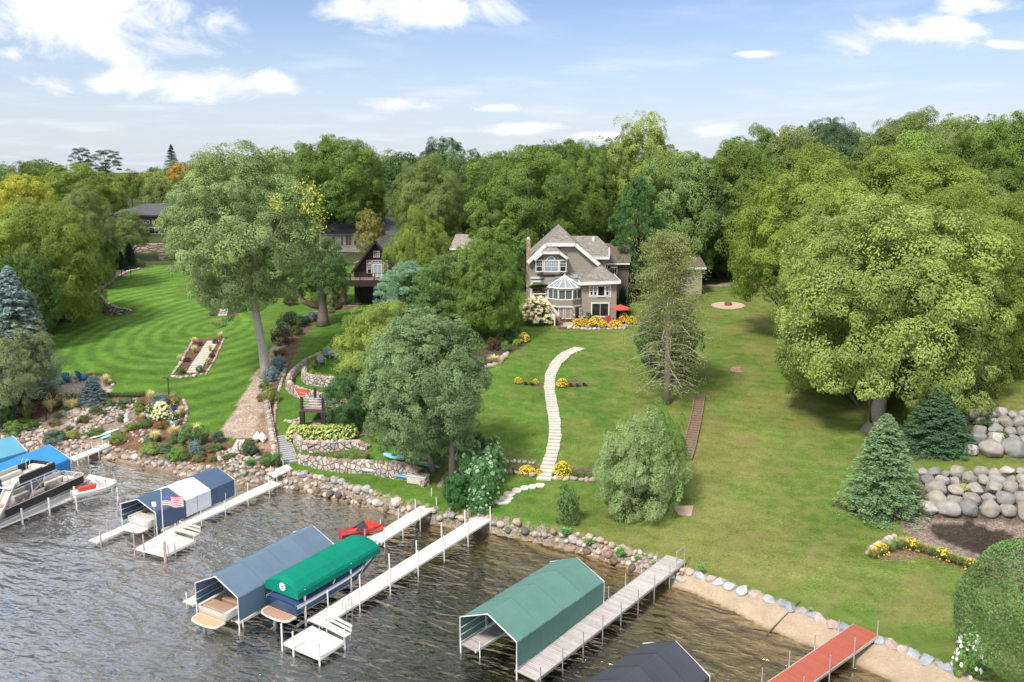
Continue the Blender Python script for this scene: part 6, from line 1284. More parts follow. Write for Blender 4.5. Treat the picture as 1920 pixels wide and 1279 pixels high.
    # left recess: white trim, opening and deck
    m = MB(); m.beam(V3(995, 521, Ym - .1), V3(1021, 521, Ym - .1), .14, .26); m.beam(V3(995, 527, Ym - .05), V3(1021, 527, Ym - .05), .08, .16); m.beam(V3(996, 527, Ym - .05), V3(996, 556, Ym - .05), .16, .08); m.build('recess_trim', TRIM, t)
    window(t, 998, 1019, 528, 548, Ym - .03, 2, 1, .1, glassmat('shade_glass', (.05, .07, .04)))
    # octagonal sunroom
    Yc = Yw + 1.7; cx = X(1058.5, Yc); rad = (X(1091, Yc) - X(1026, Yc)) / 2 / math.cos(math.pi / 8) * 1.0; oct_ = lambda r_, z: [Vector((cx + math.cos(a) * r_, Yc + math.sin(a) * r_, z)) for a in [math.pi / 8 + i * math.pi / 4 for i in range(8)]]
    Yfr = Yc - rad * .92; zE, zw1, zw0, zb = Zv(541, Yfr), Zv(544.5, Yfr), Zv(563, Yfr), Zv(574, Yfr); m = MB(); r1 = rad * .96
    m.ngon(oct_(r1, zb), zw0 - zb, d=Vector((0, 0, 1))); sr = m.build('sunroom', SIDING, t, label='octagonal glazed sunroom with a conical glass roof')
    m = MB(); m.ngon(oct_(r1 + .03, zw0 - .02), .14, d=Vector((0, 0, 1))); m.ngon(oct_(r1 + .03, zE - .3), .3, d=Vector((0, 0, 1))); m.ngon(oct_(r1 + .05, zb - .2), .2, d=Vector((0, 0, 1)))
    for i in range(8):
        p0, p1 = oct_(r1, zw0)[i], oct_(r1, zw0)[(i + 1) % 8]; hh = zE - zw0 - .2
        for f in (0, .5, 1): p = p0.lerp(p1, f); w_ = .1 if f == .5 else .14; m.box((p.x, p.y, zw0 + hh / 2 + .05), (w_, w_, hh), rz=math.atan2(p1.y - p0.y, p1.x - p0.x))
    fr = m.build('sunroom_frame', TRIM, t); fr.parent = sr
    m = MB()
    for i in range(8):
        p0, p1 = oct_(r1 - .04, zw0 + .1)[i], oct_(r1 - .04, zw0 + .1)[(i + 1) % 8]; m.add([p0, p1, p1 + Vector((0, 0, hh)), p0 + Vector((0, 0, hh))], [(0, 1, 2, 3)])
    gl = m.build('sunroom_glass', glassmat('sunroom_glass', (.12, .14, .14), .08), t); gl.parent = sr
    m = MB(); apx = Vector((cx, Yc, Zv(517, Yc))); rim = oct_(rad * 1.03, zE)
    for i in range(8): m.add([rim[i], rim[(i + 1) % 8], apx], [(0, 1, 2)])
    gr = m.build('glass_roof', glassmat('roof_glass', (.26, .30, .34), .12), t); gr.parent = sr
    m = MB()
    for i in range(8):
        for f in (0, .5): p = rim[i].lerp(rim[(i + 1) % 8], f); m.tube(p + Vector((0, 0, .03)), apx + Vector((0, 0, .03)), .075 if f == 0 else .05, n=6)
        m.tube(rim[i], rim[(i + 1) % 8], .09, n=6)
    m.lathe(apx, [(.12, -.1), (.14, .05), (.04, .3), (0, .75)], 8); rb_ = m.build('roof_ribs', TRIM, t); rb_.parent = sr
    # lower level under the sunroom
    m = MB(); m.ngon(oct_(rad * .82, base), zb - base - .2, d=Vector((0, 0, 1))); m.build('lower_bay_wall', SIDING, t)
    for (ua, ub) in ((1047, 1058), (1059.5, 1072)): window(t, ua, ub, 577, 598, Yc - rad * .82 - .0, 1, 1, .09, SIDING, name='panel_door')
    CS = stonewall_mat('column_stone', [(.5, .42, .33), (.62, .56, .48), (.38, .31, .25), (.55, .46, .38)], 3.0, (.25, .22, .2))
    m = MB(); m.bb(X(1073, Yfr), X(1079, Yfr), Yfr - .1, Yfr + .35, base, Zv(577, Yfr)); m.build('stone_column', CS, t); m = MB(); m.bb(X(1087, Yfr), X(1092, Yfr), Yfr + .4, Yfr + .8, base, Zv(578, Yfr)); m.build('stone_column', CS, t)
    # deck with railing and stairs at the left
    Yd = Ym - 2.6; zd = Zv(563, Yd); m = MB(); m.bb(X(994, Yd), X(1026, Yd), Yd, Ym, zd - .2, zd); m.build('side_deck', mat('deck_red', (.22, .12, .10), .7), t)
    m = MB(); m.beam(V3(994, 551, Yd), V3(1024, 551, Yd), .1, .12); m.bb(X(994, Yd), X(1002, Yd), Yd - .05, Yd + .02, zd - .1, Zv(551, Yd)); m.bb(X(1024, Yd), X(1027, Yd), Yd - .1, Yd + .1, base, Zv(556, Yd)); m.bb(X(994, Yd), X(996.5, Yd), Yd - .08, Yd + .08, base, Zv(547, Yd)); m.build('deck_railing', TRIM, t)
    s0, s1 = V3(1028, 575, Yd - .2), V3(1048, 600, Yd - 2.6); m = MB()
    for off in (0, -1.3):
        o1 = Vector((off * .45 - .0, off * 1.0, 0)) 
        a_, b__ = s0 + o1, s1 + o1; m.ngon([a_, b__, b__ + Vector((0, 0, .85)), a_ + Vector((0, 0, .85))], .06, d=Vector((0, 1, 0))); m.bb(b__.x - .08, b__.x + .08, b__.y - .08, b__.y + .08, b__.z - .7, b__.z + 1.0)
    m.build('stair_railing', TRIM, t); m = MB()
    for i in range(9): p = s0.lerp(s1, i / 8); m.bb(p.x - .05, p.x + .3, p.y - 1.3, p.y, p.z - .15, p.z - .02)
    m.build('stair_treads', mat('deck_red', (.22, .12, .10)), t)
    return Yw, Ym, gz0, Yd, zd
YW, YM, GZH, YD, ZD = greyhouse()
def umbrella(label, c, r_, h, cmat, tilt=0, name='patio_umbrella', n=8):
    t = thing(name, label, 'umbrella', c); m = MB(); m.tube((0, 0, 0), (0, 0, h + .1), .035, n=8); m.build('pole', mat('umbrella_pole', (.12, .10, .09), .5), t, world=False)
    m = MB(); ap = Vector((0, 0, h + .1)); rim = [Vector((math.cos(a) * r_, math.sin(a) * r_, h - .38 * r_ / 1.3)) for a in [i * 2 * math.pi / n for i in range(n)]]
    for i in range(n): m.add([rim[i], rim[(i + 1) % n], ap, rim[i] - Vector((0, 0, .12)), rim[(i + 1) % n] - Vector((0, 0, .12))], [(0, 1, 2), (0, 3, 4, 1)])
    cn_ = m.build('canopy', cmat, t, world=False); md = cn_.modifiers.new('s', 'SOLIDIFY'); md.thickness = .015
    if tilt: cn_.rotation_euler = (R(tilt), 0, 0)
    m = MB()
    for p in rim: m.tube(p * 1.0, ap, .014, n=5)
    rb = m.build('ribs', mat('umbrella_pole', (.12, .10, .09), .5), t, world=False); rb.parent = cn_
umbrella('red patio umbrella on the flower-edged terrace', at(XU(1164, YW - 2.2), YW - 2.2), 1.35, 2.35, mat('red_canvas', (.62, .075, .06), .7))
umbrella('dark green tilted umbrella on the small side deck', Vector((XU(1012, YD + .9), YD + .9, ZD)), 1.45, 2.2, mat('dark_green_canvas', (.065, .10, .03), .8), -22)
def simplehouse(label, u0, u1, vbase, veave, vridge, Y, depth, wallm, roofm, hip=.5, over=.6, name='house', wins=(), gable=False, fasc=None, ridge=None):
    Xu = lambda u, y=Y: XU(u, y); t = thing(name, label, 'house', (Xu((u0 + u1) / 2), Y, Zv(vbase, Y))); ze = Zv(veave, Y); zb_ = Zv(vbase, Y) - 2
    m = MB(); m.bb(Xu(u0), Xu(u1), Y, Y + depth, zb_, ze); m.build('wall', wallm, t); zr = Zv(vridge, Y + depth / 2); x0, x1 = Xu(u0) - over, Xu(u1) + over; y0, y1 = Y - over, Y + depth + over; w_ = (x1 - x0)
    k0, k1 = (x0 + w_ * hip * .5, x1 - w_ * hip * .5) if ridge is None else (Xu(ridge[0], Y + depth / 2), Xu(ridge[1], Y + depth / 2)); A, B, C_, D = Vector((x0, y0, ze)), Vector((x1, y0, ze)), Vector((x1, y1, ze)), Vector((x0, y1, ze)); E, F_ = Vector((k0, (y0 + y1) / 2, zr)), Vector((k1, (y0 + y1) / 2, zr)); u_ = Vector((0, 0, .15))
    m = MB(); slab(m, [A + u_, B + u_, F_ + u_, E + u_]); slab(m, [B + u_, C_ + u_, F_ + u_]); slab(m, [C_ + u_, D + u_, E + u_, F_ + u_]); slab(m, [D + u_, A + u_, E + u_]); m.build('roof', roofm, t)
    m = MB(); m.beam(A - Vector((0, .04, .05)), B - Vector((0, .04, .05)), .1, .3); m.build('fascia', fasc or TRIM, t)
    for w__ in wins: window(t, *w__[:4], Y - .03, *(w__[4:6] or (1, 1)), glass=w__[6] if len(w__) > 6 else None, mat_=w__[7] if len(w__) > 7 else None)
    return t, Y
CREAM = mat('cream_stucco', (.74, .67, .54), .8, var=.06); ORG = glassmat('curtained_glass', (.28, .12, .06), .3)
Y3 = cdist(150); simplehouse('cream stucco house with slate grey hip roof and arched windows, behind the chalet', 601, 752, 474, 439, 404, Y3, 14, CREAM, GSH, .5, .9, fasc=mat('grey_fascia', (.2, .2, .22)), ridge=(654, 712),
    wins=[(606, 617, 448, 461), (623, 632, 443, 461, 1, 1, ORG), (641, 646.5, 441, 461, 1, 1, ORG), (649.5, 662, 440, 461, 2, 1, ORG), (665, 672, 442, 461, 1, 1, ORG)])
Y4 = 196.5; WB = mat('rosy_brick', (.26, .17, .15), .85, var=.15, bump=.3)
simplehouse('rosy brick house with a low slate grey hip roof, left of the cottonwood', 222, 372, 440, 404, 383, Y4, 15, WB, GSH, .55, 1.2, fasc=mat('dark_fascia', (.05, .045, .05)), wins=[(262, 288, 413, 420, 1, 1), (256, 272, 430, 439, 2, 1), (285, 330, 426, 439, 4, 1)])
simplehouse('weathered shake roofed house mostly hidden behind trees between chalet and grey house', 850, 915, 520, 466, 441, cdist(114), 9, mat('brown_wall', (.13, .10, .09)), WSH, .2, .5, wins=[(860, 880, 472, 490, 2, 2)])
simplehouse('beige garage with a dark roof behind the half-bare pine', 1282, 1316, 531, 502, 480, cdist(110), 7, mat('beige_wall', (.40, .36, .27), .8), BSH, .1, .5, name='garage', wins=[(1300, 1306, 506, 513)])
def chalet():
    b = G(655, 578); Y = b.y; Yf = Y + 3.2; t = thing('chalet', 'dark brown steep-gabled chalet with white windows and an upper deck', 'house', (XU(705, Y), Y, b.z)); V3 = lambda u, v, y: Vector((XU(u, y), y, Zv(v, y)))
    print('chalet', Y, b.z); base = b.z - .8; up = Vector((0, 0, .15)); m = MB(); pk, el, er = V3(705.5, 456, Yf), V3(664, 507, Yf), V3(747, 507, Yf); dk = Zv(521, Yf)
    m.ngon([Vector((el.x, Yf, base)), el, pk, er, Vector((er.x, Yf, base))], 11, d=Vector((0, 1, 0))); m.build('wall', DBR, t)
    m = MB(); a, c, d_ = V3(660, 511, Yf - .6), V3(751, 511, Yf - .6), V3(705.5, 452, Yf - .6); k = Vector((0, 12.5, 0)); slab(m, [a + up, d_ + up, d_ + up + k, a + up + k], .2); slab(m, [d_ + up, c + up, c + up + k, d_ + up + k], .2); m.build('roof', shinglemat('brown_shakes', (.12, .105, .10), (.22, .195, .18), 3.5), t)
    m = MB(); m.beam(a + Vector((0, -.05, -.02)), d_ + Vector((0, -.05, -.02)), .12, .3, up=Vector((0, 1, 0)).cross(d_ - a)); m.beam(c + Vector((0, -.05, -.02)), d_ + Vector((0, -.05, -.02)), .12, .3, up=Vector((0, 1, 0)).cross(d_ - c)); m.build('bargeboards', DBT, t)
    CW_ = mat('cream_trim', (.68, .62, .55)); window(t, 701.5, 713, 470.5, 482.5, Yf - .04, 3, 3, .08, mat_=CW_)
    window(t, 688, 697.5, 488, 493, Yf - .04, 3, 1, .06, mat_=CW_); window(t, 699, 717.5, 488, 493, Yf - .04, 6, 1, .06, mat_=CW_); window(t, 719, 728.5, 488, 493, Yf - .04, 3, 1, .06, mat_=CW_)
    window(t, 688.5, 698, 494, 513, Yf - .05, 1, 1, .09, top=3, mat_=CW_); window(t, 719, 728.5, 494, 513, Yf - .05, 1, 1, .09, top=3, mat_=CW_); window(t, 699.5, 717.5, 494.5, 519, Yf - .05, 2, 1, .12, PGLASS, name='french_door')
    m = MB(); zd = Zv(525.5, Y); m.bb(XU(642, Y), XU(755, Y), Y, Yf, zd - .12, zd); m.build('deck', mat('deck_boards', (.24, .17, .14), .7), t); m = MB(); m.bb(XU(641, Y), XU(756, Y), Y - .15, Y, Zv(537, Y), zd + .02); m.build('deck_fascia', DBT, t)
    for u in (644.5, 703, 752): m = MB(); m.bb(XU(u - 3, Y), XU(u + 3, Y), Y, Y + .5, base, Zv(537, Y)); m.build('porch_post', DBT, t)
    m = MB(); 
    for u in (648, 657, 675, 702, 730, 752): m.box((XU(u, Y), Y + .1, zd + .5), (.14, .14, 1.05))
    m.beam((XU(644, Y), Y + .1, zd + 1.0), (XU(755, Y), Y + .1, zd + 1.0), .1, .06); m.beam((XU(644, Y), Y + .1, zd + .55), (XU(755, Y), Y + .1, zd + .55), .04, .04); m.beam((XU(644, Y), Y + .1, zd + .25), (XU(755, Y), Y + .1, zd + .25), .04, .04); m.build('railing', DBT, t)
    m = MB(); m.bb(XU(641, Y - .6), XU(670, Y - .6), Y - .7, Y + .4, base, Zv(574, Y - .6)); m.build('stone_plinth', stonewall_mat('plinth_brick', [(.30, .20, .16), (.38, .26, .21), (.26, .18, .15)], 3.5, (.2, .17, .15)), t)
    m = MB(); dz = V3(664, 494, Yf + 3); slab(m, [V3(664, 492, Yf + 3), V3(690, 482, Yf + 3), V3(690, 482, Yf + 6), V3(664, 492, Yf + 6)], .2); m.build('dormer_roof', WSH, t)
chalet()
# ================================================================ stones
def rockmesh(seed, angular=False, sub=3):
    r = np.random.default_rng(seed); bm = bmesh.new(); bmesh.ops.create_icosphere(bm, subdivisions=sub, radius=.5); k = r.normal(size=(4, 3)) * 3; ph = r.random(4) * 6
    pl = unit(r.normal(size=(14 if angular else 10, 3))); off = (.32 if angular else .36) + .09 * r.random(len(pl))
    for v in bm.verts:
        p = np.array(v.co); p = p * (1 + .10 * sum(math.sin(float(p @ k[i]) * 2 + ph[i]) for i in range(4)) / 2)
        for n_, o_ in zip(pl, off):
            d = float(p @ n_)
            if d > o_: p = p - n_ * (d - o_) * (.95 if angular else .9)
        v.co = p
    me = bpy.data.meshes.new('boulder'); bm.to_mesh(me); bm.free(); me.materials.append(ROCKM)
    me.polygons.foreach_set('use_smooth', [not angular] * len(me.polygons))
    return me
ROCKS = [rockmesh(80 + i) for i in range(6)]; BLOCKS = [rockmesh(90 + i, True) for i in range(4)]; SMALL = [rockmesh(100 + i, False, 2) for i in range(5)]
RC = [(.44, .36, .30), (.50, .44, .38), (.38, .36, .34), (.42, .30, .24), (.53, .48, .42), (.30, .29, .28), (.47, .38, .31), (.34, .22, .18), (.48, .45, .43)]
def boulder(label, p, sx, sy, sz, group, cols=RC, meshes=ROCKS, name='boulder', dark=1.0):
    o = linkmesh(name, random.choice(meshes)); o.location = p; o.scale = (sx, sy, sz); o.rotation_euler = (random.uniform(-.3, .3), random.uniform(-.3, .3), random.uniform(0, 6.28))
    c = random.choice(cols); j = random.uniform(.82, 1.12) * dark; o.color = (c[0] * j, c[1] * j, c[2] * j, 1); setp(o, label, 'boulder', group); return o
def rocksmesh(name, items, cols=RC, meshes=None, parent=None):
    """many stones in one mesh: items (point, size)"""
    Vs, Fs, Cs = [], [], []; n0 = 0; src = []; meshes = meshes or SMALL
    for me in meshes:
        v = np.empty(len(me.vertices) * 3, np.float32); me.vertices.foreach_get('co', v); f = np.array([list(p.vertices) for p in me.polygons]); src.append((v.reshape(-1, 3), f))
    for (p, s) in items:
        v, f = src[random.randrange(len(src))]; e = np.array(Euler((random.uniform(-.4, .4), random.uniform(-.4, .4), random.uniform(0, 6.28))).to_matrix()); q = (v * (s * np.array([random.uniform(.85, 1.2), random.uniform(.8, 1.1), random.uniform(.6, .9)]))) @ e.T + np.array(p)
        c = random.choice(cols); j = random.uniform(.75, 1.1); Vs.append(q); Fs.append(f + n0); n0 += len(q); Cs.append(np.tile([c[0] * j, c[1] * j, c[2] * j, 1], (len(q), 1)))
    V = np.concatenate(Vs)
    if parent is not None: V = V - np.array(parent.location)
    me = npmesh(name, V, np.concatenate(Fs), [STONES], attr={'sc': np.concatenate(Cs)}, smooth=True); return linkmesh(name, me, parent)
def stonesmat():
    m, t, o = newmat('loose_stones'); n = t.nodes; l = t.links; a = n.new('ShaderNodeAttribute'); a.attribute_name = 'sc'; g_ = n.new('ShaderNodeNewGeometry'); ns = n.new('ShaderNodeTexNoise'); ns.inputs['Scale'].default_value = 6; ns.inputs['Detail'].default_value = 6; l.new(g_.outputs['Position'], ns.inputs['Vector'])
    v = n.new('ShaderNodeVectorMath'); v.operation = 'SCALE'; l.new(a.outputs['Color'], v.inputs[0]); l.new(mth('ADD', .65, mth('MULTIPLY', ns.outputs[0], .7, T=t), T=t), v.inputs['Scale'])
    p = n.new('ShaderNodeBsdfPrincipled'); l.new(v.outputs[0], p.inputs['Base Color']); p.inputs['Roughness'].default_value = .85; p.inputs['Specular IOR Level'].default_value = .2; b = n.new('ShaderNodeBump'); b.inputs['Strength'].default_value = .4; b.inputs['Distance'].default_value = .05; l.new(ns.outputs[0], b.inputs['Height']); l.new(b.outputs[0], p.inputs['Normal']); l.new(p.outputs[0], o.inputs[0]); return m
STONES = stonesmat()
def shore(x, t): a, b = float(yw(x)), float(ye(x)); return x, a + (b - a) * t
# --- shoreline riprap: the largest stones one by one, the rest as one bed of rubble
xA, xB, xC = PZ(455, 895, .5).x, PZ(1190, 1052, .5).x, PZ(1285, 1085, .5).x; placed = []
tries = 0
while len([1 for p in placed if p[3]]) < 196 and tries < 20000:
    tries += 1; x = random.uniform(xA, xB); t_ = random.uniform(-.06, 1.02); px, py = shore(x, t_); s = random.uniform(.44, .72) if t_ < .75 else random.uniform(.5, .95)
    if all((px - q[0]) ** 2 + (py - q[1]) ** 2 > ((s + q[2]) * .40) ** 2 for q in placed): placed.append((px, py, s, True, t_))
for (px, py, s, _, t_) in placed:
    u = 960 + px / py * FX; seg = 'between the flag dock and the short-armed dock' if u < 815 else ('between the two long white docks' if u < 925 else 'right of the longest white dock')
    wet = t_ < .12; top = t_ > .85
    lab = ('dark wet boulder at the waterline, ' if wet else ('pale boulder along the grass edge, ' if top else 'rounded tan boulder in the riprap, ')) + seg
    c = RC if not wet else [(.16, .13, .10), (.12, .11, .10), (.20, .14, .10), (.26, .19, .14)]
    boulder(lab, (px, py, gz(px, py) + s * .12), s * 1.08, s * .98, s * .78, ('wet ' if wet else ('top ' if top else 'middle ')) + 'riprap boulders ' + seg, c)
fill = []; pp = np.array([(p[0], p[1], p[2]) for p in placed])
def tryfill(x0, x1, n, smin, smax, tmin=-.1, tmax=1.05):
    global pp
    for _ in range(n):
        x = random.uniform(x0, x1); px, py = shore(x, random.uniform(tmin, tmax)); s = random.uniform(smin, smax); d = (pp[:, 0] - px) ** 2 + (pp[:, 1] - py) ** 2
        if (d > ((s + pp[:, 2]) * .35) ** 2).all(): pp = np.vstack([pp, [px, py, s]]); fill.append(((px, py, gz(px, py) + s * .1), s))
tryfill(xA, xB, 9000, .42, .66, -.08, 1.04); tryfill(xA, xB, 8000, .26, .42, -.08, 1.04); xL = PZ(-60, 830, .5).x; tryfill(xL, xA, 2200, .38, .85, -.05, 1.0); tryfill(xB, xC, 900, .25, .55, .3, 1.05); tryfill(xL, xA, 1800, .22, .4, -.05, 1.1)
# stones strewn over the rock garden and the gravel slide
def strew(poly, n, smin, smax):
    pl = [G(u, v) for u, v in poly]; xs = [p.x for p in pl]; ys = [p.y for p in pl]
    for _ in range(n):
        x, y = random.uniform(min(xs), max(xs)), random.uniform(min(ys), max(ys))
        if inpoly(np.array([x]), np.array([y]), pl)[0]: s = random.uniform(smin, smax); fill.append(((x, y, gz(x, y) + s * .15), s))
strew([(110, 805), (160, 770), (250, 745), (262, 762), (190, 800), (150, 835)], 560, .2, .55)
strew([(10, 812), (70, 790), (90, 800), (120, 830), (30, 832)], 150, .25, .6)
strew([(110, 778), (150, 760), (180, 752), (190, 760), (150, 790)], 220, .3, .8)
strew([(235, 790), (280, 795), (280, 835), (220, 830)], 120, .2, .5); strew([(400, 850), (480, 840), (500, 880), (420, 880)], 260, .2, .5)
strew([(25, 745), (60, 740), (60, 770), (25, 785)], 160, .2, .4)
o = rocksmesh('rubble_stones', fill); setp(o, kind='stuff', label='smaller rubble stones filling the shore riprap and the rock garden')
# --- angular stone row above the beach
ucur = 1296; k = 0
while ucur < 1800:
    v = float(np.interp(ucur, [e[0] for e in EPX], [e[1] for e in EPX])); z = float(np.interp(ucur, [e[0] for e in EPX], [e[2] for e in EPX])) * .867; w_ = random.uniform(20, 34); p = PZ(ucur, v + 3, z); s = w_ * p.y / FX
    if not (1598 < ucur < 1640): boulder('angular grey block in the stone row above the beach' + (', left of the salmon dock' if ucur < 1600 else ', right of the salmon dock'), (p.x, p.y, gz(p.x, p.y) * .5 + z * .5 - .05), s * 1.3, s * .95, .75, 'beach wall blocks ' + ('left' if ucur < 1600 else 'right') + ' of the salmon dock', [(.36, .38, .42), (.42, .42, .43), (.50, .40, .35), (.30, .32, .36)], BLOCKS)
    ucur += w_ * .80
# --- boulder terraces at the right
TB = [(.33, .30, .27), (.30, .295, .285), (.34, .30, .26), (.24, .235, .24), (.40, .375, .35), (.30, .265, .24)]
rows = [(1720, 891, 22, 'top row of the lower boulder terrace'), (1726, 905, 26, 'second row of the lower boulder terrace'), (1735, 922, 32, 'third row of the lower boulder terrace'), (1735, 943, 33, 'fourth row of the lower boulder terrace'), (1692, 963, 38, 'bottom row of the lower boulder terrace'),
        (1815, 781, 24, 'top row of the upper boulder terrace'), (1828, 797, 27, 'second row of the upper boulder terrace'), (1822, 814, 29, 'third row of the upper boulder terrace'), (1816, 830, 31, 'fourth row of the upper boulder terrace'), (1805, 848, 38, 'bottom row of the upper boulder terrace')]
for (u0, v0, w_, lab) in rows:
    u = u0
    while u < 1935:
        ww = w_ * random.uniform(.75, 1.25); p = G(u + ww / 2, v0 + random.uniform(-3, 3)); s = ww * p.y / RY(v0); boulder('pale weathered boulder in the ' + lab, (p.x, p.y, p.z + s * .2), s * 1.12, s * .98, s * random.uniform(.78, .95), 'boulders of the ' + lab, TB, ROCKS + BLOCKS); u += ww * random.uniform(.96, 1.04)
for i in range(9): p = G(1692 + i * 13.5, 847 - 2.0 * (i % 2) - i * .6); boulder('small tan stone edging the bed under the broad dark spruce', (p.x, p.y, p.z + .1), .55, .45, .4, 'stones edging the dark spruce bed', TB)
for (u, v, s) in ((1640, 958, .7), (1660, 960, .6), (1672, 963, .9)): p = G(u, v); boulder('reddish grey stone at the foot of the conical spruce', (p.x, p.y, p.z + .1), s, s * .8, s * .6, 'stones at the spruce foot', [(.36, .2, .17), (.5, .45, .42)])
def rockrow(label, pts, size, step=None, name='stone_edging', cat='stone edging', cols=RC, lift=.1):
    P = [G(u, v) for u, v in pts]; t = thing(name, label, cat, P[0]); it = []
    for a, b in zip(P, P[1:]):
        d = (b - a).length; k = 0
        while k < d: q = a.lerp(b, k / d); s = size * random.uniform(.75, 1.25); it.append(((q.x, q.y, gz(q.x, q.y) + s * lift), s)); k += s * .85
    rocksmesh('stones', it, cols, parent=t); return t
def ribbon(label, pts, hs, thick, m, name='stone_wall', cat='wall', cap=None):
    P = [G(u, v) for u, v in pts]; t = thing(name, label, cat, P[0]); Q = []; H = []
    for i in range(len(P) - 1):
        for k in range(5): Q.append(P[i].lerp(P[i + 1], k / 5)); H.append(hs[i] + (hs[i + 1] - hs[i]) * k / 5)
    Q.append(P[-1]); H.append(hs[-1]); mb = MB(); n = len(Q); vs = []
    for i in range(n):
        d = (Q[min(i + 1, n - 1)] - Q[max(i - 1, 0)]); d.z = 0; d.normalize(); s = Vector((-d.y, d.x, 0)) * thick / 2; g_ = gz(Q[i].x, Q[i].y); zt = g_ + H[i] + random.uniform(-.04, .04)
        vs += [Vector((Q[i].x, Q[i].y, g_ - .5)) - s, Vector((Q[i].x, Q[i].y, zt)) - s * .8, Vector((Q[i].x, Q[i].y, zt)) + s * .8, Vector((Q[i].x, Q[i].y, g_ - .5)) + s]
    mb.v = vs
    for i in range(n - 1):
        for j in range(3): mb.f.append((i * 4 + j, (i + 1) * 4 + j, (i + 1) * 4 + j + 1, i * 4 + j + 1)); mb.m.append(0)
    mb.f += [(0, 1, 2, 3), tuple((n - 1) * 4 + j for j in (3, 2, 1, 0))]; mb.m += [0, 0]; mb.build('wall_face', m, t)
    it = []
    if cap:
        for i in range(n - 1):
            d = (Q[i + 1] - Q[i]).length; k = 0
            while k < d: q = Q[i].lerp(Q[i + 1], k / max(d, .01)); it.append(((q.x, q.y, gz(q.x, q.y) + H[i]), cap * random.uniform(.8, 1.2))); k += cap * .9
        rocksmesh('cap_stones', it, parent=t)
    return t
FIELD = stonewall_mat('fieldstone', [(.52, .43, .36), (.60, .53, .46), (.46, .42, .38), (.50, .36, .29), (.56, .50, .45), (.36, .33, .31)], 2.4, (.20, .17, .145), edge=.035)
DRYW = stonewall_mat('drystone', [(.30, .25, .19), (.38, .32, .25), (.22, .18, .14), (.34, .28, .22)], 1.8, (.07, .06, .045), stretch=(1, 1, 2.2), edge=.08); SANDW = stonewall_mat('sandstone_blocks', [(.55, .42, .33), (.62, .50, .40), (.46, .34, .27), (.60, .46, .38)], .8, (.25, .2, .16), stretch=(1, 1, 1.8))
ribbon('curved dry-stone retaining wall around the upper lawn at the left', [(190, 546), (181, 560), (178, 572), (184, 583), (200, 589), (222, 589), (250, 586)], [.6, 2.0, 2.6, 2.5, 1.7, .9, .25], .7, DRYW, cap=.45)
ribbon('reddish block retaining wall below the brick house', [(205, 478), (250, 474), (300, 472), (345, 470), (400, 468)], [1.7, 1.7, 1.7, 1.7, 1.7], .6, SANDW)
ribbon('weathered grey timber fence at the left edge of the mown lawn', [(93, 628), (100, 605), (112, 588), (118, 575)], [1.5, 1.5, 1.5, 1.5], .12, linemat('fence_boards', (.30, .27, .24), 'Y', .25, .5, .85, var=.2, dark=.5), name='timber_fence', cat='fence')
rockrow('line of flat edging stones along the bed above the dry-stone wall', [(192, 542), (215, 522), (245, 508), (262, 505)], .55)
ribbon('fieldstone wall below the fern bed, beside the kayaks', [(562, 866), (600, 876), (650, 883), (690, 884), (735, 893), (775, 899), (800, 912)], [.5, .75, .8, .85, 1.0, .8, .4], .7, FIELD, cap=.55)
ribbon('fieldstone wall under the hydrangea hedge', [(548, 808), (556, 832), (568, 846), (600, 846), (640, 842), (668, 838), (692, 842)], [.5, .9, .9, .8, .7, .5, .3], .6, FIELD, cap=.5)
ribbon('tall stone side wall left of the grey stairs', [(497, 742), (502, 770), (507, 800), (512, 830), (516, 862)], [.35, .45, .5, .55, .5], .7, FIELD, cap=.5)
ribbon('outer curved stone wall of the round garden on the middle lawn', [(600, 668), (577, 680), (556, 696), (544, 712), (541, 728), (552, 740), (575, 748), (612, 756)], [.4, .45, .5, .6, .8, .9, .9, .8], .7, FIELD, cap=.5)
ribbon('inner curved stone wall of the round garden', [(572, 700), (570, 712), (580, 720), (605, 724), (630, 724)], [.7, .9, 1.0, 1.0, .9], .7, FIELD, cap=.45)
rockrow('small boulders beside the lookout deck', [(535, 790), (545, 792), (556, 788), (565, 786), (563, 794), (545, 797)], .5)
rockrow('pale stone edging between the straw bank and the middle lawn', [(536, 693), (522, 735), (516, 770), (514, 800)], .4); rockrow('pale stone edging along the blue spruce shrubs', [(538, 682), (530, 700), (522, 712)], .4)
rockrow('stones edging the shrub bed left of the middle lawn', [(875, 708), (898, 692), (920, 688), (937, 680), (948, 668), (952, 662)], .8)
rockrow('row of stones in front of the yellow flower bed by the grey house', [(1068, 615), (1100, 618), (1140, 618), (1172, 616)], .65)
rockrow('upper row of stones left of the long stone stairs', [(935, 868), (965, 866), (1008, 870)], .45); rockrow('lower row of stones left of the long stone stairs', [(945, 884), (975, 888), (1004, 893)], .5)
rockrow('lower row of stones right of the long stone stairs', [(1034, 897), (1050, 899), (1080, 899), (1112, 901)], .6); rockrow('white stone border beside the lawn stairs', [(386, 703), (404, 672), (421, 634)], .3); rockrow('white stones at the foot of the lawn stairs', [(322, 706), (340, 709), (365, 705), (386, 702)], .45)
rockrow('stones edging the left side of the lawn stairs', [(324, 702), (340, 680), (350, 660), (362, 640)], .4); rockrow('stone border around the round flower bed with the hydrangea', [(345, 752), (350, 765), (350, 785), (345, 795)], .4)
rockrow('grey stones beside the orange daylily border', [(1628, 1038), (1645, 1022), (1668, 1010), (1684, 1005)], .5); rockrow('grey stones around the patio with the blue chairs', [(88, 728), (110, 720), (140, 712), (175, 708), (205, 716), (215, 726)], .6)
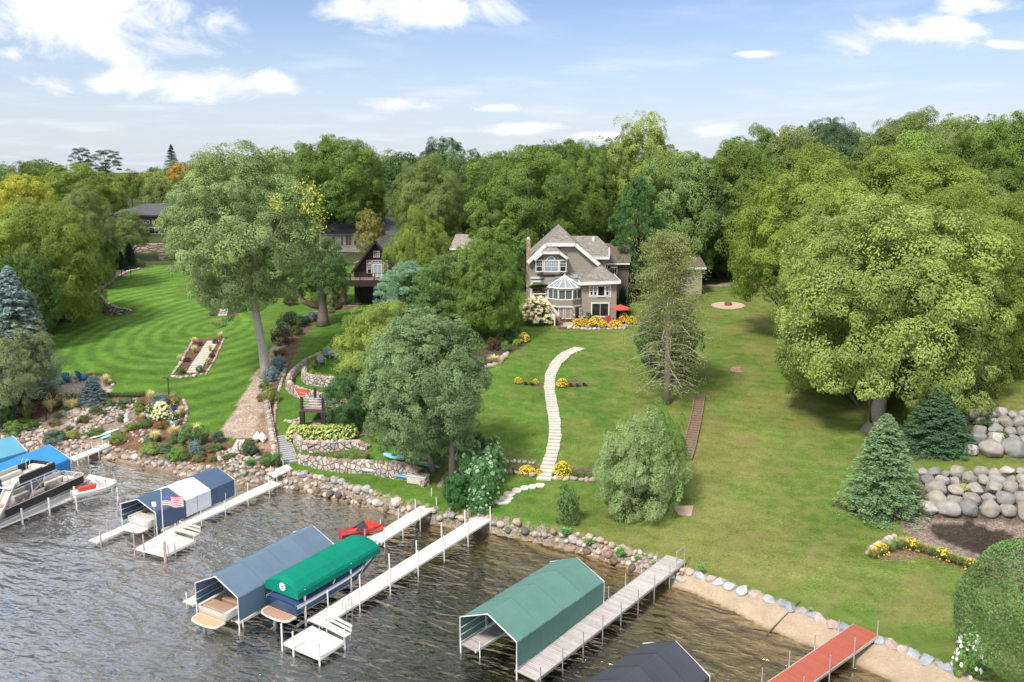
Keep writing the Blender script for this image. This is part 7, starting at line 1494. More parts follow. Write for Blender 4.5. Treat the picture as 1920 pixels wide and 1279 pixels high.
# --- stairs
def stairs(label, pts, wpx, n, m, name='stone_stairs', cat='stairs', th=.16, side=None):
    P = [G(u, v) for u, v in pts]; W = list(wpx); acc = [0]
    for a, b in zip(P, P[1:]): acc.append(acc[-1] + math.hypot(b.x - a.x, b.y - a.y))
    t = thing(name, label, cat, P[-1])
    ts = [acc[-1] * (i + .5) / n for i in range(n)]; fx = lambda s: np.interp(s, acc, [p.x for p in P]); fy = lambda s: np.interp(s, acc, [p.y for p in P]); fw = lambda s: np.interp(s, acc, W)
    dl = acc[-1] / n
    for s in ts:
        x, y = fx(s), fy(s); x2, y2 = fx(s + .3), fy(s + .3); x1, y1 = fx(s - .3), fy(s - .3); rz = math.atan2(y2 - y1, x2 - x1); w_ = fw(s) * y / FX * random.uniform(.94, 1.06)
        mb = MB(); mb.box((x, y, gz(x, y) + .04), (dl * .86, w_, th), rz=rz + random.uniform(-.03, .03)); mb.build('tread', m, t, bevel=.015)
    if side:
        mb = MB()
        for sg in (-1, 1):
            pr = None
            for s in np.linspace(0, acc[-1], 12):
                x, y = fx(s), fy(s); x2, y2 = fx(s + .3), fy(s + .3); x1, y1 = fx(s - .3), fy(s - .3); a = math.atan2(y2 - y1, x2 - x1) + math.pi / 2; w_ = fw(s) * y / FX / 2 + .06; q = Vector((x + math.cos(a) * w_ * sg, y + math.sin(a) * w_ * sg, gz(x, y) + .08))
                if pr: mb.beam(pr, q, .12, .2)
                pr = q
        mb.build('stringers', side, t)
    return t
PALE = mat('pale_limestone', (.56, .53, .48), .8, var=.16, scale=2, bump=.3); TIMB = mat('brown_timber', (.19, .13, .09), .85, var=.25, scale=5); GST = linemat('grey_stair_boards', (.33, .34, .36), 'X', .3, .3, .7, var=.1)
stairs('long winding stairs of pale stone slabs up the middle lawn', [(1088, 653), (1062, 664), (1043, 682), (1032, 704), (1030, 730), (1035, 760), (1040, 790), (1041, 820), (1036, 848), (1028, 872), (1019, 902)], [24, 24, 23, 21, 21, 22, 23, 24, 25, 26, 28], 54, PALE)
stairs('brown timber stairs in the slope behind the windblown tree', [(1312, 744), (1308, 770), (1303, 795), (1297, 820), (1291, 845), (1285, 862)], [16, 17, 18, 19, 20, 20], 26, TIMB, name='timber_stairs', side=TIMB)
stairs('pale stone stairs with planted beds, lower flight in the striped lawn', [(400, 640), (388, 658), (376, 676), (362, 700)], [22, 22, 22, 26], 16, PALE)
stairs('pale stone stairs, upper flight under the cottonwood', [(426, 568), (421, 580), (417, 593)], [14, 15, 16], 9, PALE)
stairs('straight flight of grey steps rising from the mown strip to the hydrangeas', [(527, 818), (534, 838), (540, 856), (545, 869)], [24, 25, 26, 27], 13, mat('grey_concrete', (.34, .35, .37), .8, var=.08), side=FIELD)
stairs('dark timber steps at the right end of the hydrangea hedge', [(668, 797), (676, 806), (684, 818)], [26, 28, 30], 7, TIMB, name='timber_stairs')
stairs('small rough stone steps beside the white marker post', [(452, 826), (446, 838), (436, 852)], [16, 17, 18], 7, PALE)
stairs('narrow earth and stone steps beside the poplar trunk', [(842, 886), (834, 898), (826, 914)], [12, 13, 14], 6, mat('earth_stone', (.34, .28, .20), .9, var=.2))
for k, (u, v, a, b_) in enumerate(((1012, 910, .75, .55), (998, 913, .7, .55), (983, 915, .7, .5), (969, 920, .85, .55), (955, 927, .9, .6), (945, 935, 1.5, .5), (940, 941, 1.5, .5))):
    p = G(u, v, .05); mb = MB(); pts = [Vector((p.x + math.cos(q) * a * .5 * random.uniform(.85, 1.15), p.y + math.sin(q) * b_ * random.uniform(.85, 1.15), p.z)) for q in [i * 6.283 / 7 for i in range(7)]]; mb.ngon(pts, .07, d=Vector((0, 0, -1))); o = mb.build('stepping_stone', PALE); setp(o, ['uppermost', 'second', 'third', 'fourth', 'fifth', 'sixth', 'lowest'][k] + ' pale stepping stone on the way from the stairs down to the dock', 'stepping stone', 'stepping stones to the dock')
# flat pads
def disc(label, u, v, rpx, m, name, cat, dz=.05, ry=None, kind=None):
    p = G(u, v, dz); r_ = rpx * p.y / FX; mb = MB(); mb.ngon([Vector((p.x + math.cos(a) * r_, p.y + math.sin(a) * (ry or r_), gz(p.x + math.cos(a) * r_, p.y + math.sin(a) * (ry or r_)) + dz)) for a in [i * math.pi / 16 for i in range(32)]], .12, d=Vector((0, 0, -1))); o = mb.build(name, m)
    if kind: setp(o, kind=kind)
    else: setp(o, label, cat)
    return p
PINK = mat('pink_gravel', (.50, .36, .29), .9, var=.15, scale=8, bump=.5)
p = disc('round pad of pink gravel around the rusty fire ring', 1365, 573, 31, PINK, 'gravel_pad', 'gravel pad')
t = thing('fire_ring', 'rusty steel fire ring in the middle of the pink gravel circle', 'fire pit', p); mb = MB(); mb.lathe((0, 0, 0), [(.5, 0), (.52, .42), (.46, .42), (.45, .02)], 20); mb.build('ring', mat('rust', (.20, .07, .04), .85, var=.3, scale=6), t, world=False, smooth=True)
p = G(1280, 958, .05); mb = MB(); mb.ngon([G(1262, 950, .05), G(1300, 949, .05), G(1296, 968, .05), G(1272, 966, .05)], .06, d=Vector((0, 0, -1))); setp(mb.build('gravel_pad', PINK), 'square pink gravel patch in the grass beside the windblown tree', 'gravel pad')
p = G(1381, 694); t = thing('tree_stump', 'low weathered tree stump in the right hand lawn', 'stump', p); mb = MB(); mb.lathe((0, 0, 0), [(.85, -.1), (.6, .12), (.5, .3), (.0, .33)], 11, sx=1, sy=.8); mb.build('wood', mat('stump_wood', (.33, .24, .17), .9, var=.3, scale=5, bump=.6), t, world=False)
mb = MB(); P = [G(u, v, .04) for u, v in ((1045, 605), (1176, 604), (1178, 612), (1052, 613))]; mb.ngon(P, .1, d=Vector((0, 0, -1))); setp(mb.build('patio', mat('pink_pavers', (.40, .31, .27), .85, var=.12, scale=4)), kind='structure')
mb = MB(); mb.beam(G(1500, 1130, .1), PZ(1437, 1190, .02), .06, .06); setp(mb.build('beached_pipe', mat('dark_pipe', (.10, .08, .07), .7)), 'thin dark pipe lying across the sandy beach into the water', 'pipe')
# ================================================================ furniture and boats ashore
def adirondack(label, u, v, rz, c, dz=0, name='adirondack_chair', P=None):
    p = P or G(u, v, dz); t = thing(name, label, 'chair', p, rz); m = mat('chair_%d_%d' % (int(c[0] * 99), int(c[2] * 99)), c, .5); s = 1.15
    mb = MB(); mb.add([(-.30 * s, -.28 * s, .38 * s), (.30 * s, -.28 * s, .38 * s), (.27 * s, .28 * s, .24 * s), (-.27 * s, .28 * s, .24 * s), (-.30 * s, -.28 * s, .34 * s), (.30 * s, -.28 * s, .34 * s), (.27 * s, .28 * s, .20 * s), (-.27 * s, .28 * s, .20 * s)], [(0, 1, 2, 3), (7, 6, 5, 4), (0, 4, 5, 1), (1, 5, 6, 2), (2, 6, 7, 3), (3, 7, 4, 0)]); mb.build('seat', m, t, world=False)
    mb = MB()
    for i in range(5): x = (-.24 + .12 * i) * s; h = (.92 + .1 * math.sin(math.pi * (i + .5) / 5)) * s; mb.beam((x, .24 * s, .24 * s), (x * 1.15, .52 * s, h), .1 * s, .025)
    mb.build('backrest', m, t, world=False)
    for sx in (-1, 1):
        mb = MB(); mb.bb(sx * .38 * s - .07, sx * .38 * s + .07, -.34 * s, .38 * s, .56 * s, .585 * s); mb.build('armrest', m, t, world=False)
        mb = MB(); mb.bb(sx * .33 * s - .04, sx * .33 * s + .04, -.30 * s, -.22 * s, 0, .56 * s); mb.build('leg', m, t, world=False); mb = MB(); mb.beam((sx * .30 * s, -.1 * s, .3 * s), (sx * .30 * s, .50 * s, .0), .04, .09); mb.build('leg', m, t, world=False)
    return t
adirondack('left one of the blue chairs on the patio in the rock garden', 125, 716, R(200), (.03, .19, .46)); adirondack('right one of the blue chairs on the patio, behind the blue spruce', 154, 713, R(160), (.03, .19, .46))
adirondack('left red chair beside the red umbrella', 1143, 606, R(150), (.62, .05, .04)); adirondack('red chair just left of the umbrella pole', 1166, 607, R(210), (.62, .05, .04)); 
adirondack('pale blue chair at the far side of the round garden', 615, 668, R(170), (.42, .52, .58)); adirondack('light grey chair beside the pale blue one in the round garden', 628, 670, R(150), (.5, .52, .54)); adirondack('grey chair by the table in the round garden', 603, 684, R(30), (.33, .35, .37))
def firebowl(label, u, v): p = G(u, v); t = thing('fire_bowl', label, 'fire pit', p); mb = MB(); mb.lathe((0, 0, 0), [(.45, 0), (.5, .35), (.42, .36), (.38, .1)], 14); mb.build('stone_bowl', FIELD, t, world=False)
firebowl('round tan stone fire bowl between the two blue chairs', 140, 716)
def kayak(label, a, b, c, w_=.75, c2=None, name='kayak', cat='kayak', h=.3, board=False):
    A, B = G(*a), G(*b); rz, ln = frame2(A, B); t = thing(name, label, cat, (A.x, A.y, A.z), rz); dz = (B.z - A.z) / ln; m = mat('%s_%d_%d_%d' % (name, int(c[0] * 99), int(c[1] * 99), int(c[2] * 99)), c, .35); mb = MB(); n = 14; hh = .1 if board else h
    for i in range(n + 1):
        f = i / n; x = ln * f; w2 = w_ / 2 * max(.05, math.sin(math.pi * (f * .94 + .03)) ** (.45 if board else .7)); z = .08 + dz * x + (.0 if board else .08 * abs(f - .5) * 2); mb.v += [Vector((x, -w2, z + hh * .6)), Vector((x, -w2 * .6, z)), Vector((x, w2 * .6, z)), Vector((x, w2, z + hh * .6)), Vector((x, w2 * .5, z + hh)), Vector((x, -w2 * .5, z + hh))]
    for i in range(n):
        for j in range(6): mb.f.append((i * 6 + j, i * 6 + (j + 1) % 6, (i + 1) * 6 + (j + 1) % 6, (i + 1) * 6 + j)); mb.m.append(0)
    mb.f += [tuple(range(6)), tuple(n * 6 + k for k in range(5, -1, -1))]; mb.m += [0, 0]; mb.build('hull', m, t, world=False, smooth=False)
    if c2:
        mb = MB(); x0, x1 = ln * .4, ln * .62; mb.ngon([Vector((ln * .51 + math.cos(q) * (x1 - x0) / 2, math.sin(q) * w_ * .28, .09 + dz * ln * .51 + hh + .02 + math.cos(q) * dz * (x1 - x0) / 2)) for q in [k * 6.283 / 12 for k in range(12)]], .03, d=Vector((0, 0, 1))); mb.build('deck_pad' if board else 'cockpit', mat('pad_%d_%d' % (int(c2[0] * 99), int(c2[2] * 99)), c2, .6), t, world=False)
    return t
kayak('turquoise and white kayak on the grass above the fieldstone wall', (719, 858), (758, 866), (.22, .55, .58), .8, (.05, .12, .16)); kayak('long paddleboard striped blue and yellow beside the turquoise kayak', (768, 866), (824, 880), (.12, .35, .45), .7, (.6, .45, .15), name='paddleboard', cat='paddleboard', board=True)
kayak('blue sit-on kayak lying below the fieldstone wall', (730, 889), (765, 902), (.16, .36, .58), .85, (.08, .22, .42)); kayak('grey and white inflatable lounger at the foot of the fieldstone wall', (676, 880), (703, 890), (.55, .58, .62), .95, (.25, .3, .38), name='inflatable_lounger', cat='inflatable')
kayak('white paddleboard on the gravel slide beside the narrow dock', (171, 824), (222, 807), (.72, .74, .74), .75, None, name='paddleboard', cat='paddleboard', board=True); kayak('light blue paddleboard under the white one on the gravel slide', (188, 825), (227, 811), (.30, .55, .72), .75, None, name='paddleboard', cat='paddleboard', board=True)
kayak('left of the two pale kayaks leaning by the path foot', (480, 832), (483, 818), (.66, .72, .78), .7, None); kayak('right of the two pale kayaks leaning by the path foot', (494, 833), (491, 819), (.62, .69, .76), .7, None)
p = G(784, 905); t = thing('dock_box', 'large white storage box on the grass by the blue kayak', 'storage box', p, R(-18)); mb = MB(); mb.bb(-.8, .8, -.4, .4, 0, .55); mb.build('box', mat('box_beige', (.58, .54, .48), .5), t, world=False, bevel=.04); mb = MB(); mb.bb(-.84, .84, -.44, .44, .56, .68); mb.build('lid', mat('lid_beige', (.66, .62, .56), .5), t, world=False, bevel=.04)
P_a, P_b = G(812, 866), G(842, 868); rz, ln = frame2(P_a, P_b); t = thing('wooden_rack', 'low wooden plank rack behind the poplar trunks', 'rack', P_a, rz)
for k in range(7): mb = MB(); mb.bb(0, ln, k * .26, k * .26 + .14, .25, .29); mb.build('plank', mat('rack_wood', (.46, .32, .20), .8, var=.2), t, world=False)
mb = MB(); mb.bb(.1, .2, 0, 1.8, 0, .25); mb.bb(ln - .2, ln - .1, 0, 1.8, 0, .25); mb.build('bearers', mat('rack_wood', (.46, .32, .20)), t, world=False)
P_a, P_b = G(735, 868), G(790, 884); mb = MB(); mb.beam(P_a + Vector((0, 0, .15)), P_b + Vector((0, 0, .15)), .5, .08); setp(mb.build('plank', mat('rack_red', (.42, .26, .20), .8)), 'reddish plank lying on the grass between the kayaks', 'plank')
def lamp(label, u, v, vt, c=(.05, .05, .05), arm=0, white=False, name='garden_lamp'):
    p = G(u, v); h = PD(u, vt, p.y).z - p.z; t = thing(name, label, 'lamp post', p); m = mat('lamp_metal' if not white else 'lamp_post_wood', c, .6); mb = MB(); mb.tube((0, 0, 0), (0, 0, h), .07 if not white else .10, .05, n=8); mb.build('post', m, t, world=False)
    mb = MB()
    if arm: mb.beam((.1, 0, h), (-arm, 0, h + .03), .28, .09)
    else: mb.lathe((0, 0, h), [(.05, 0), (.15, .08), (.15, .28), (.02, .36)], 10)
    mb.build('lamp_head', m if arm else mat('lamp_glass', (.8, .8, .76), .3), t, world=False)
lamp('dark lamp post with a flat arm beside the round flower bed', 317, 746, 709, arm=.5); lamp('white topped lamp post in front of the windblown bushes', 891, 938, 893, (.36, .30, .25), white=True); lamp('thin dark lamp post on the upper lawn', 322, 497, 484, arm=.2)
lamp('white marker post beside the small stone steps', 447, 850, 832, (.7, .68, .64), white=True, name='marker_post'); lamp('black bin shaped lamp in the rock garden', 87, 788, 770, (.03, .03, .035), arm=.05); lamp('white post light at the left foot of the conical spruce', 1616, 955, 940, (.75, .75, .74), white=True)
def pot(label, u, v, s, c, fl):
    p = G(u, v); t = thing('flower_pot', label, 'flower pot', p); mb = MB(); mb.lathe((0, 0, 0), [(.55 * s, 0), (.8 * s, .5 * s), (.85 * s, 1.1 * s), (.75 * s, 1.12 * s), (.7 * s, 1.0 * s)], 14); mb.build('pot', mat('pot_%d' % int(c[2] * 99), c, .3), t, world=False, smooth=True)
    f = linkmesh('plant', SH['fine'], t, (0, 0, .9 * s), (2.2 * s, 2.2 * s, 1.8 * s)); f.color = (.10, .17, .04, 1); f = linkmesh('blossoms', FL['sparse'], t, (0, 0, .9 * s), (2.2 * s, 2.2 * s, 1.9 * s)); f.color = fl
pot('light blue glazed pot at the front of the round flower bed', 327, 797, .5, (.34, .52, .62), (.7, .65, .5, 1)); pot('light blue glazed pot at the left of the cream hydrangea', 282, 784, .5, (.36, .54, .64), (.6, .5, .4, 1)); pot('cobalt blue pot behind the cream hydrangea', 329, 770, .45, (.02, .05, .42), (.6, .3, .1, 1)); pot('terracotta pot of flowers at the foot of the white house stairs', 1047, 609, .4, (.42, .15, .08), (.7, .25, .12, 1))
p = G(238, 790); t = thing('garden_statue', 'small white ornament standing beside the gravel slide', 'ornament', p); mb = MB(); mb.lathe((0, 0, 0), [(.28, 0), (.3, .2), (.16, .4), (.2, .6), (.12, .8), (.0, .86)], 10); mb.build('figure', mat('ornament_white', (.75, .75, .73)), t, world=False, smooth=True)
p = G(50, 732); t = thing('storage_chest', 'small white chest beside the trees at the left edge', 'storage box', p, R(20)); mb = MB(); mb.bb(-.6, .6, -.35, .35, 0, .7); mb.build('chest', WHITE, t, world=False, bevel=.03); mb = MB(); mb.bb(-.63, .63, -.38, .38, .71, .78); mb.build('lid', WHITE, t, world=False)
p = G(310, 487); t = thing('hot_tub', 'low round grey enclosure on the upper lawn below the block wall', 'enclosure', p); mb = MB(); mb.lathe((0, 0, 0), [(1.3, 0), (1.3, 1.0), (1.35, 1.0), (1.35, 1.12), (0, 1.14)], 12); mb.build('enclosure', DRYW, t, world=False)
# lookout deck
def lookout():
    c = [G(571, 799), G(611, 804)]; zt = PD(570, 765, c[0].y).z; P = [PZ(566, 765, zt), PZ(655, 769, zt), PZ(668, 748, zt), PZ(591, 747, zt)]
    t = thing('lookout_deck', 'small dark brown lookout deck raised on thick posts behind the hydrangea hedge', 'deck', (P[0].x, P[0].y, c[0].z)); mb = MB(); mb.ngon([p - Vector((0, 0, .08)) for p in P], .08, d=Vector((0, 0, 1))); mb.build('floor', linemat('deck_planks_brown', (.36, .29, .25), 'Y', .2, .3, .8, var=.15, dark=.7), t)
    mb = MB()
    for a, b in zip(P, P[1:] + P[:1]): mb.beam(a - Vector((0, 0, .22)), b - Vector((0, 0, .22)), .16, .28)
    mb.build('beams', mat('beam_brown', (.10, .07, .065), .7), t); BR = mat('post_brown', (.05, .035, .035), .7, var=.2)
    for (q, w_) in ((P[0], .42), (P[0].lerp(P[1], .45), .42), (P[3], .36), (P[3].lerp(P[2], .5), .36), (P[1], .4)):
        gq = gz(q.x, q.y); mb = MB(); mb.bb(q.x - w_ / 2, q.x + w_ / 2, q.y - w_ / 2, q.y + w_ / 2, gq - .2, zt - .3); mb.build('post', BR, t); mb = MB(); mb.bb(q.x - .12, q.x + .12, q.y - .12, q.y + .12, zt - .1, zt + 1.05); mb.build('rail_post', BR, t)
    mb = MB()
    for a, b in ((P[0], P[3]), (P[0], P[1])):
        for h in (.25, .5, .75, .98): mb.tube(a + Vector((0, 0, h)), b + Vector((0, 0, h)), .012, n=4)
    mb.build('cable_rails', ALU, t)
    f = thing('pennant_flag', 'red pennant with pale marks on a leaning pole at the lookout deck', 'flag', P[0] + Vector((0, 0, .9))); q = PD(551, 728, P[0].y); mb = MB(); mb.tube(P[0] + Vector((0, 0, .6)), q, .03, n=6); mb.build('pole', WPOST, f)
    d = (P[0] + Vector((0, 0, .9)) - q).normalized(); e = PD(581, 731, P[0].y); mb = MB(); n = 8; L0 = 1.0
    for i in range(n + 1):
        f_ = i / n; top = q.lerp(e, f_); bot = (q + d * L0).lerp(e + Vector((0, 0, -.25)), f_); wv = Vector((0, .08 * math.sin(f_ * 7), 0)); mb.v += [top + wv, bot + wv]
    for i in range(n): mb.f.append((2 * i, 2 * i + 2, 2 * i + 3, 2 * i + 1)); mb.m.append(0)
    o = mb.build('pennant', mat('pennant_red', (.70, .10, .06), .7), f); md = o.modifiers.new('s', 'SOLIDIFY'); md.thickness = .008; mb = MB()
    for k in range(4): a = q.lerp(e, .4 + .12 * k) + Vector((0, -.06 + .08 * math.sin((.4 + .12 * k) * 7), -.28)); mb.beam(a, a + Vector((.09, 0, -.2 * (1 if k % 2 else .6))), .02, .06)
    mb.build('pennant_marks', WHITE, f)
    for (u, v, rz, lab) in ((604, 757, 200, 'left'), (622, 758, 160, 'right')): adirondack(lab + ' grey chair standing on the lookout deck', 0, 0, R(rz), (.20, .26, .29), P=PZ(u, v, zt), name='deck_chair')
    c_ = PZ(613, 757, zt); tb = thing('side_table', 'small round metal table on the lookout deck', 'table', c_); mb = MB(); mb.lathe((0, 0, .0), [(.0, .70), (.45, .70), (.45, .73), (0, .74)], 16); mb.build('tabletop', mat('table_grey', (.22, .27, .3), .4), tb, world=False); mb = MB(); mb.tube((0, 0, 0), (0, 0, .7), .03, n=6); mb.lathe((0, 0, 0), [(.25, 0), (.25, .03), (0, .05)], 12); mb.build('pedestal', ALU, tb, world=False)
lookout()
# ================================================================ garden plants
YG, GR, DG, LM, BL, RD, ST = (.20, .26, .05, 1), (.12, .20, .05, 1), (.055, .105, .04, 1), (.30, .36, .05, 1), (.17, .26, .24, 1), (.12, .055, .045, 1), (.50, .40, .20, 1)
bush('great egg shaped clipped arborvitae at the bottom right corner', 'hedge', 1928, 1262, 252, 232, (.17, .25, .075, 1), name='arborvitae', cat='arborvitae', sink=.02)
bush('white flowering shrub at the foot of the big arborvitae', 'loose', 1812, 1268, 52, 78, (.17, .27, .05, 1), fl='sparse', flc=(.8, .8, .74, 1)); bush('fern-like green clump right of the white flowering shrub', 'tuft', 1838, 1275, 50, 34, GR)
bush('greyish upright shrub on the shore lawn, right of the stepping stones', 'loose', 1064, 980, 56, 72, (.13, .19, .06, 1)); bush('huge cream flowering hydrangea at the left corner of the grey house', 'fine', 1007, 607, 58, 46, (.10, .17, .05, 1), fl='big', flc=(.78, .66, .48, 1), name='hydrangea')
bush('green shrub right of the cream hydrangea', 'round', 1024, 608, 20, 14, GR); bush('dark globe shrub beside the sliding door', 'round', 1104, 600, 18, 16, DG)
for i, (u, v, w_, h) in enumerate(((1083, 612, 22, 13), (1098, 609, 14, 10), (1118, 611, 28, 17), (1130, 613, 18, 11), (1153, 614, 26, 12), (1170, 607, 20, 18), (1185, 608, 18, 14))):
    bush(['leftmost golden flower clump in the bed before the grey house', 'small golden clump behind the leftmost one by the grey house', 'tallest golden flower clump before the sliding door', 'golden flower clump right of the tallest one', 'golden flower clump below the red chairs', 'golden clump beside the red umbrella pole', 'golden clump right of the red umbrella, by the half-bare pine'][i], 'fine', u, v, w_, h, (.20, .24, .05, 1), fl='small', flc=(.85, .47, .02, 1), name='coneflower_clump', cat='flowers', group='golden flowers before the grey house')
bush('pink and white flowers in front of the sunroom', 'fine', 1094, 604, 24, 12, GR, fl='sparse', flc=(.75, .5, .42, 1), name='flower_clump', cat='flowers'); bush('lime yellow shrub among the golden flowers', 'round', 1092, 615, 11, 7, LM)
for i, (u, v, w_, h) in enumerate(((972, 718, 15, 10), (1004, 720, 12, 9), (1054, 724, 22, 13), (988, 886, 30, 12), (1054, 893, 34, 26), (1010, 888, 14, 8))):
    bush(['golden clump at the left end of the middle strip bed', 'golden clump just left of the stairs in the middle strip bed', 'golden clump just right of the stairs in the middle strip bed', 'golden flowers left of the stair foot', 'largest golden clump right of the stair foot', 'small golden clump touching the stair foot'][i], 'fine', u, v, w_, h, (.19, .25, .05, 1), fl='small', flc=(.85, .50, .02, 1), name='coneflower_clump', cat='flowers', group='golden flowers beside the stone stairs')
for i, (u, v) in enumerate(((985, 722), (996, 723), (1070, 725), (1082, 725), (1095, 724))): bush(['first', 'second', 'third', 'fourth', 'fifth'][i] + ' low green lily clump from the left in the middle strip bed', 'tuft', u, v, 14, 9, GR, name='lily_clump', cat='plant', group='lily clumps in the middle strip bed')
for i, (u, v) in enumerate(((950, 884), (965, 884), (1078, 894), (1092, 896), (1106, 896))): bush(['first', 'second', 'third', 'fourth', 'fifth'][i] + ' leafy clump from the left beside the stair foot', 'round', u, v, 17, 11, (.13, .19, .04, 1), cat='plant', name='leafy_clump', group='leafy clumps beside the stair foot')
bush('yellow flowers at the right end of the shrub bed by the lawn', 'fine', 982, 641, 22, 16, (.2, .24, .05, 1), fl='small', flc=(.8, .5, .05, 1), name='flower_clump', cat='flowers'); bush('yellow-green flowers left of the stronger yellow ones', 'fine', 968, 648, 18, 12, LM); bush('green globe shrub in the bed under the dense tree', 'round', 949, 660, 22, 22, YG); bush('dark purple shrub in the bed under the dense tree', 'loose', 925, 655, 34, 22, RD); bush('straw coloured grass by the stones of the shrub bed', 'tuft', 926, 682, 30, 18, ST, name='feathery_tuft', cat='grass clump')
bush('dark green shrub behind the purple one under the dense tree', 'round', 955, 642, 30, 24, DG)
# hydrangea hedge
for i in range(7): bush('yellow-green hydrangea number %s in the hedge below the lookout deck' % ['one from the left', 'two from the left', 'three from the left', 'four, the middle one,', 'three from the right', 'two from the right', 'one from the right'][i], 'fine', 552 + i * 17.5, 828 - abs(i - 3) * .6 - i * .5, 30, 27, (.13, .19, .05, 1), fl='big', flc=(.62, .62, .20, 1), name='hydrangea', cat='hydrangea', group='hydrangeas of the hedge below the lookout deck')
o_ = []
for i in range(16): bush('tall daylily and fern clump in the bed above the kayak wall, ' + ('left half' if i < 8 else 'right half'), 'reed' if i % 2 else 'loose', 570 + i * 8, 862 + (i % 3) * 4 + (i > 3) * 3, 24, 19, random.choice([GR, YG, (.17, .22, .04, 1)]), name='fern_clump', cat='plant', group='ferns of the left half bed' if i < 8 else 'ferns of the right half bed')
# windblown sumac
for i, (u, v, w_, h) in enumerate(((862, 948, 60, 60), (905, 940, 70, 85), (925, 905, 50, 70), (880, 900, 60, 75), (925, 860, 36, 42), (850, 930, 45, 40), (900, 955, 50, 35), (895, 848, 40, 40))):
    bush(['lower left', 'right hand', 'upper right', 'central', 'topmost', 'leftmost', 'lowest', 'upper left'][i] + ' part of the windblown silvery green thicket by the white topped lamp', 'fine', u, v, w_, h, (.07, .15, .04, 1) if i in (0, 5, 7) else (.12, .22, .07, 1), fl='sparse' if i not in (0, 5, 7) else None, flc=(.30, .42, .24, 1), name='sumac_bush', cat='bush', group='windblown sumac bushes')
# bed between path and middle lawn
for (lab, k, u, v, w_, h, c) in (('silver-blue spreading spruce shrub at the bottom of the path bed', 'bluespruce', 508, 712, 34, 24, (.2, .3, .3, 1)), ('silver-blue spruce shrub just above its twin in the path bed', 'bluespruce', 524, 692, 32, 22, (.2, .3, .3, 1)), ('third silver-blue shrub, high in the path bed near the brown trunk', 'bluespruce', 584, 601, 30, 15, (.15, .25, .27, 1))):
    b = G(u, v); t = thing('spruce_shrub', lab, 'shrub', b); s = b.y / RY(v); c_ = linkmesh('foliage', SH['fine'], t, (0, 0, -.1), (w_ * s, w_ * s, h * s * 1.2)); c_.color = c
for a in (('dark green globe shrub at the foot of the cottonwood', 'round', 498, 735, 30, 24, (.11, .16, .035, 1)), ('yellowish globe shrub below the dark one by the cottonwood', 'fine', 507, 755, 34, 30, (.27, .27, .07, 1)), ('brown tinged globe shrub left of the yellowish one', 'round', 490, 752, 20, 16, (.26, .16, .06, 1)),
          ('purple smoke bush beside the upper path', 'loose', 526, 645, 42, 34, (.12, .085, .06, 1)), ('dark green shrub above the purple smoke bush', 'round', 535, 622, 40, 36, (.06, .09, .04, 1)), ('tan feathery shrub on the lawn side of the smoke bush', 'loose', 540, 640, 26, 30, (.26, .19, .12, 1)),
          ('dark shrub next to the brown elm trunk', 'round', 562, 612, 34, 22, (.07, .11, .04, 1)), ('rust coloured low shrub by the path', 'round', 528, 664, 24, 12, (.22, .13, .05, 1)), ('spiky yucca-like clump by the path', 'tuft', 517, 668, 20, 14, (.14, .17, .05, 1)), ('dark green spruce shrub on the path side of the rust one', 'round', 545, 600, 30, 18, (.06, .09, .05, 1)),
          ('dark red barberry shrub on the far lawn behind the elm', 'round', 546, 571, 34, 16, RD), ('orange flowers beside the dark red barberry', 'fine', 578, 566, 20, 8, (.45, .22, .08, 1)), ('tan leafless shrub at the chalet corner', 'loose', 636, 575, 34, 44, (.23, .20, .08, 1)), ('bare brown shrub left of the chalet porch', 'loose', 622, 580, 24, 34, (.2, .2, .07, 1)),
          ('dark green globe shrub by the small steps', 'round', 468, 853, 40, 30, (.08, .12, .055, 1)), ('dark blue-green globe shrub at the path foot', 'round', 410, 829, 28, 22, (.08, .12, .08, 1)), ('small yellow-green ball shrub under the dark blue-green one', 'round', 410, 842, 17, 12, (.26, .24, .05, 1)),
          ('green lily clump right of the small steps', 'tuft', 470, 876, 32, 18, (.13, .24, .04, 1)), ('tall green clump beside the grey stairs', 'reed', 520, 875, 40, 32, (.13, .22, .05, 1)), ('leafy clump left of the tall one by the grey stairs', 'loose', 500, 872, 34, 22, (.13, .22, .05, 1))):
    bush(*a)
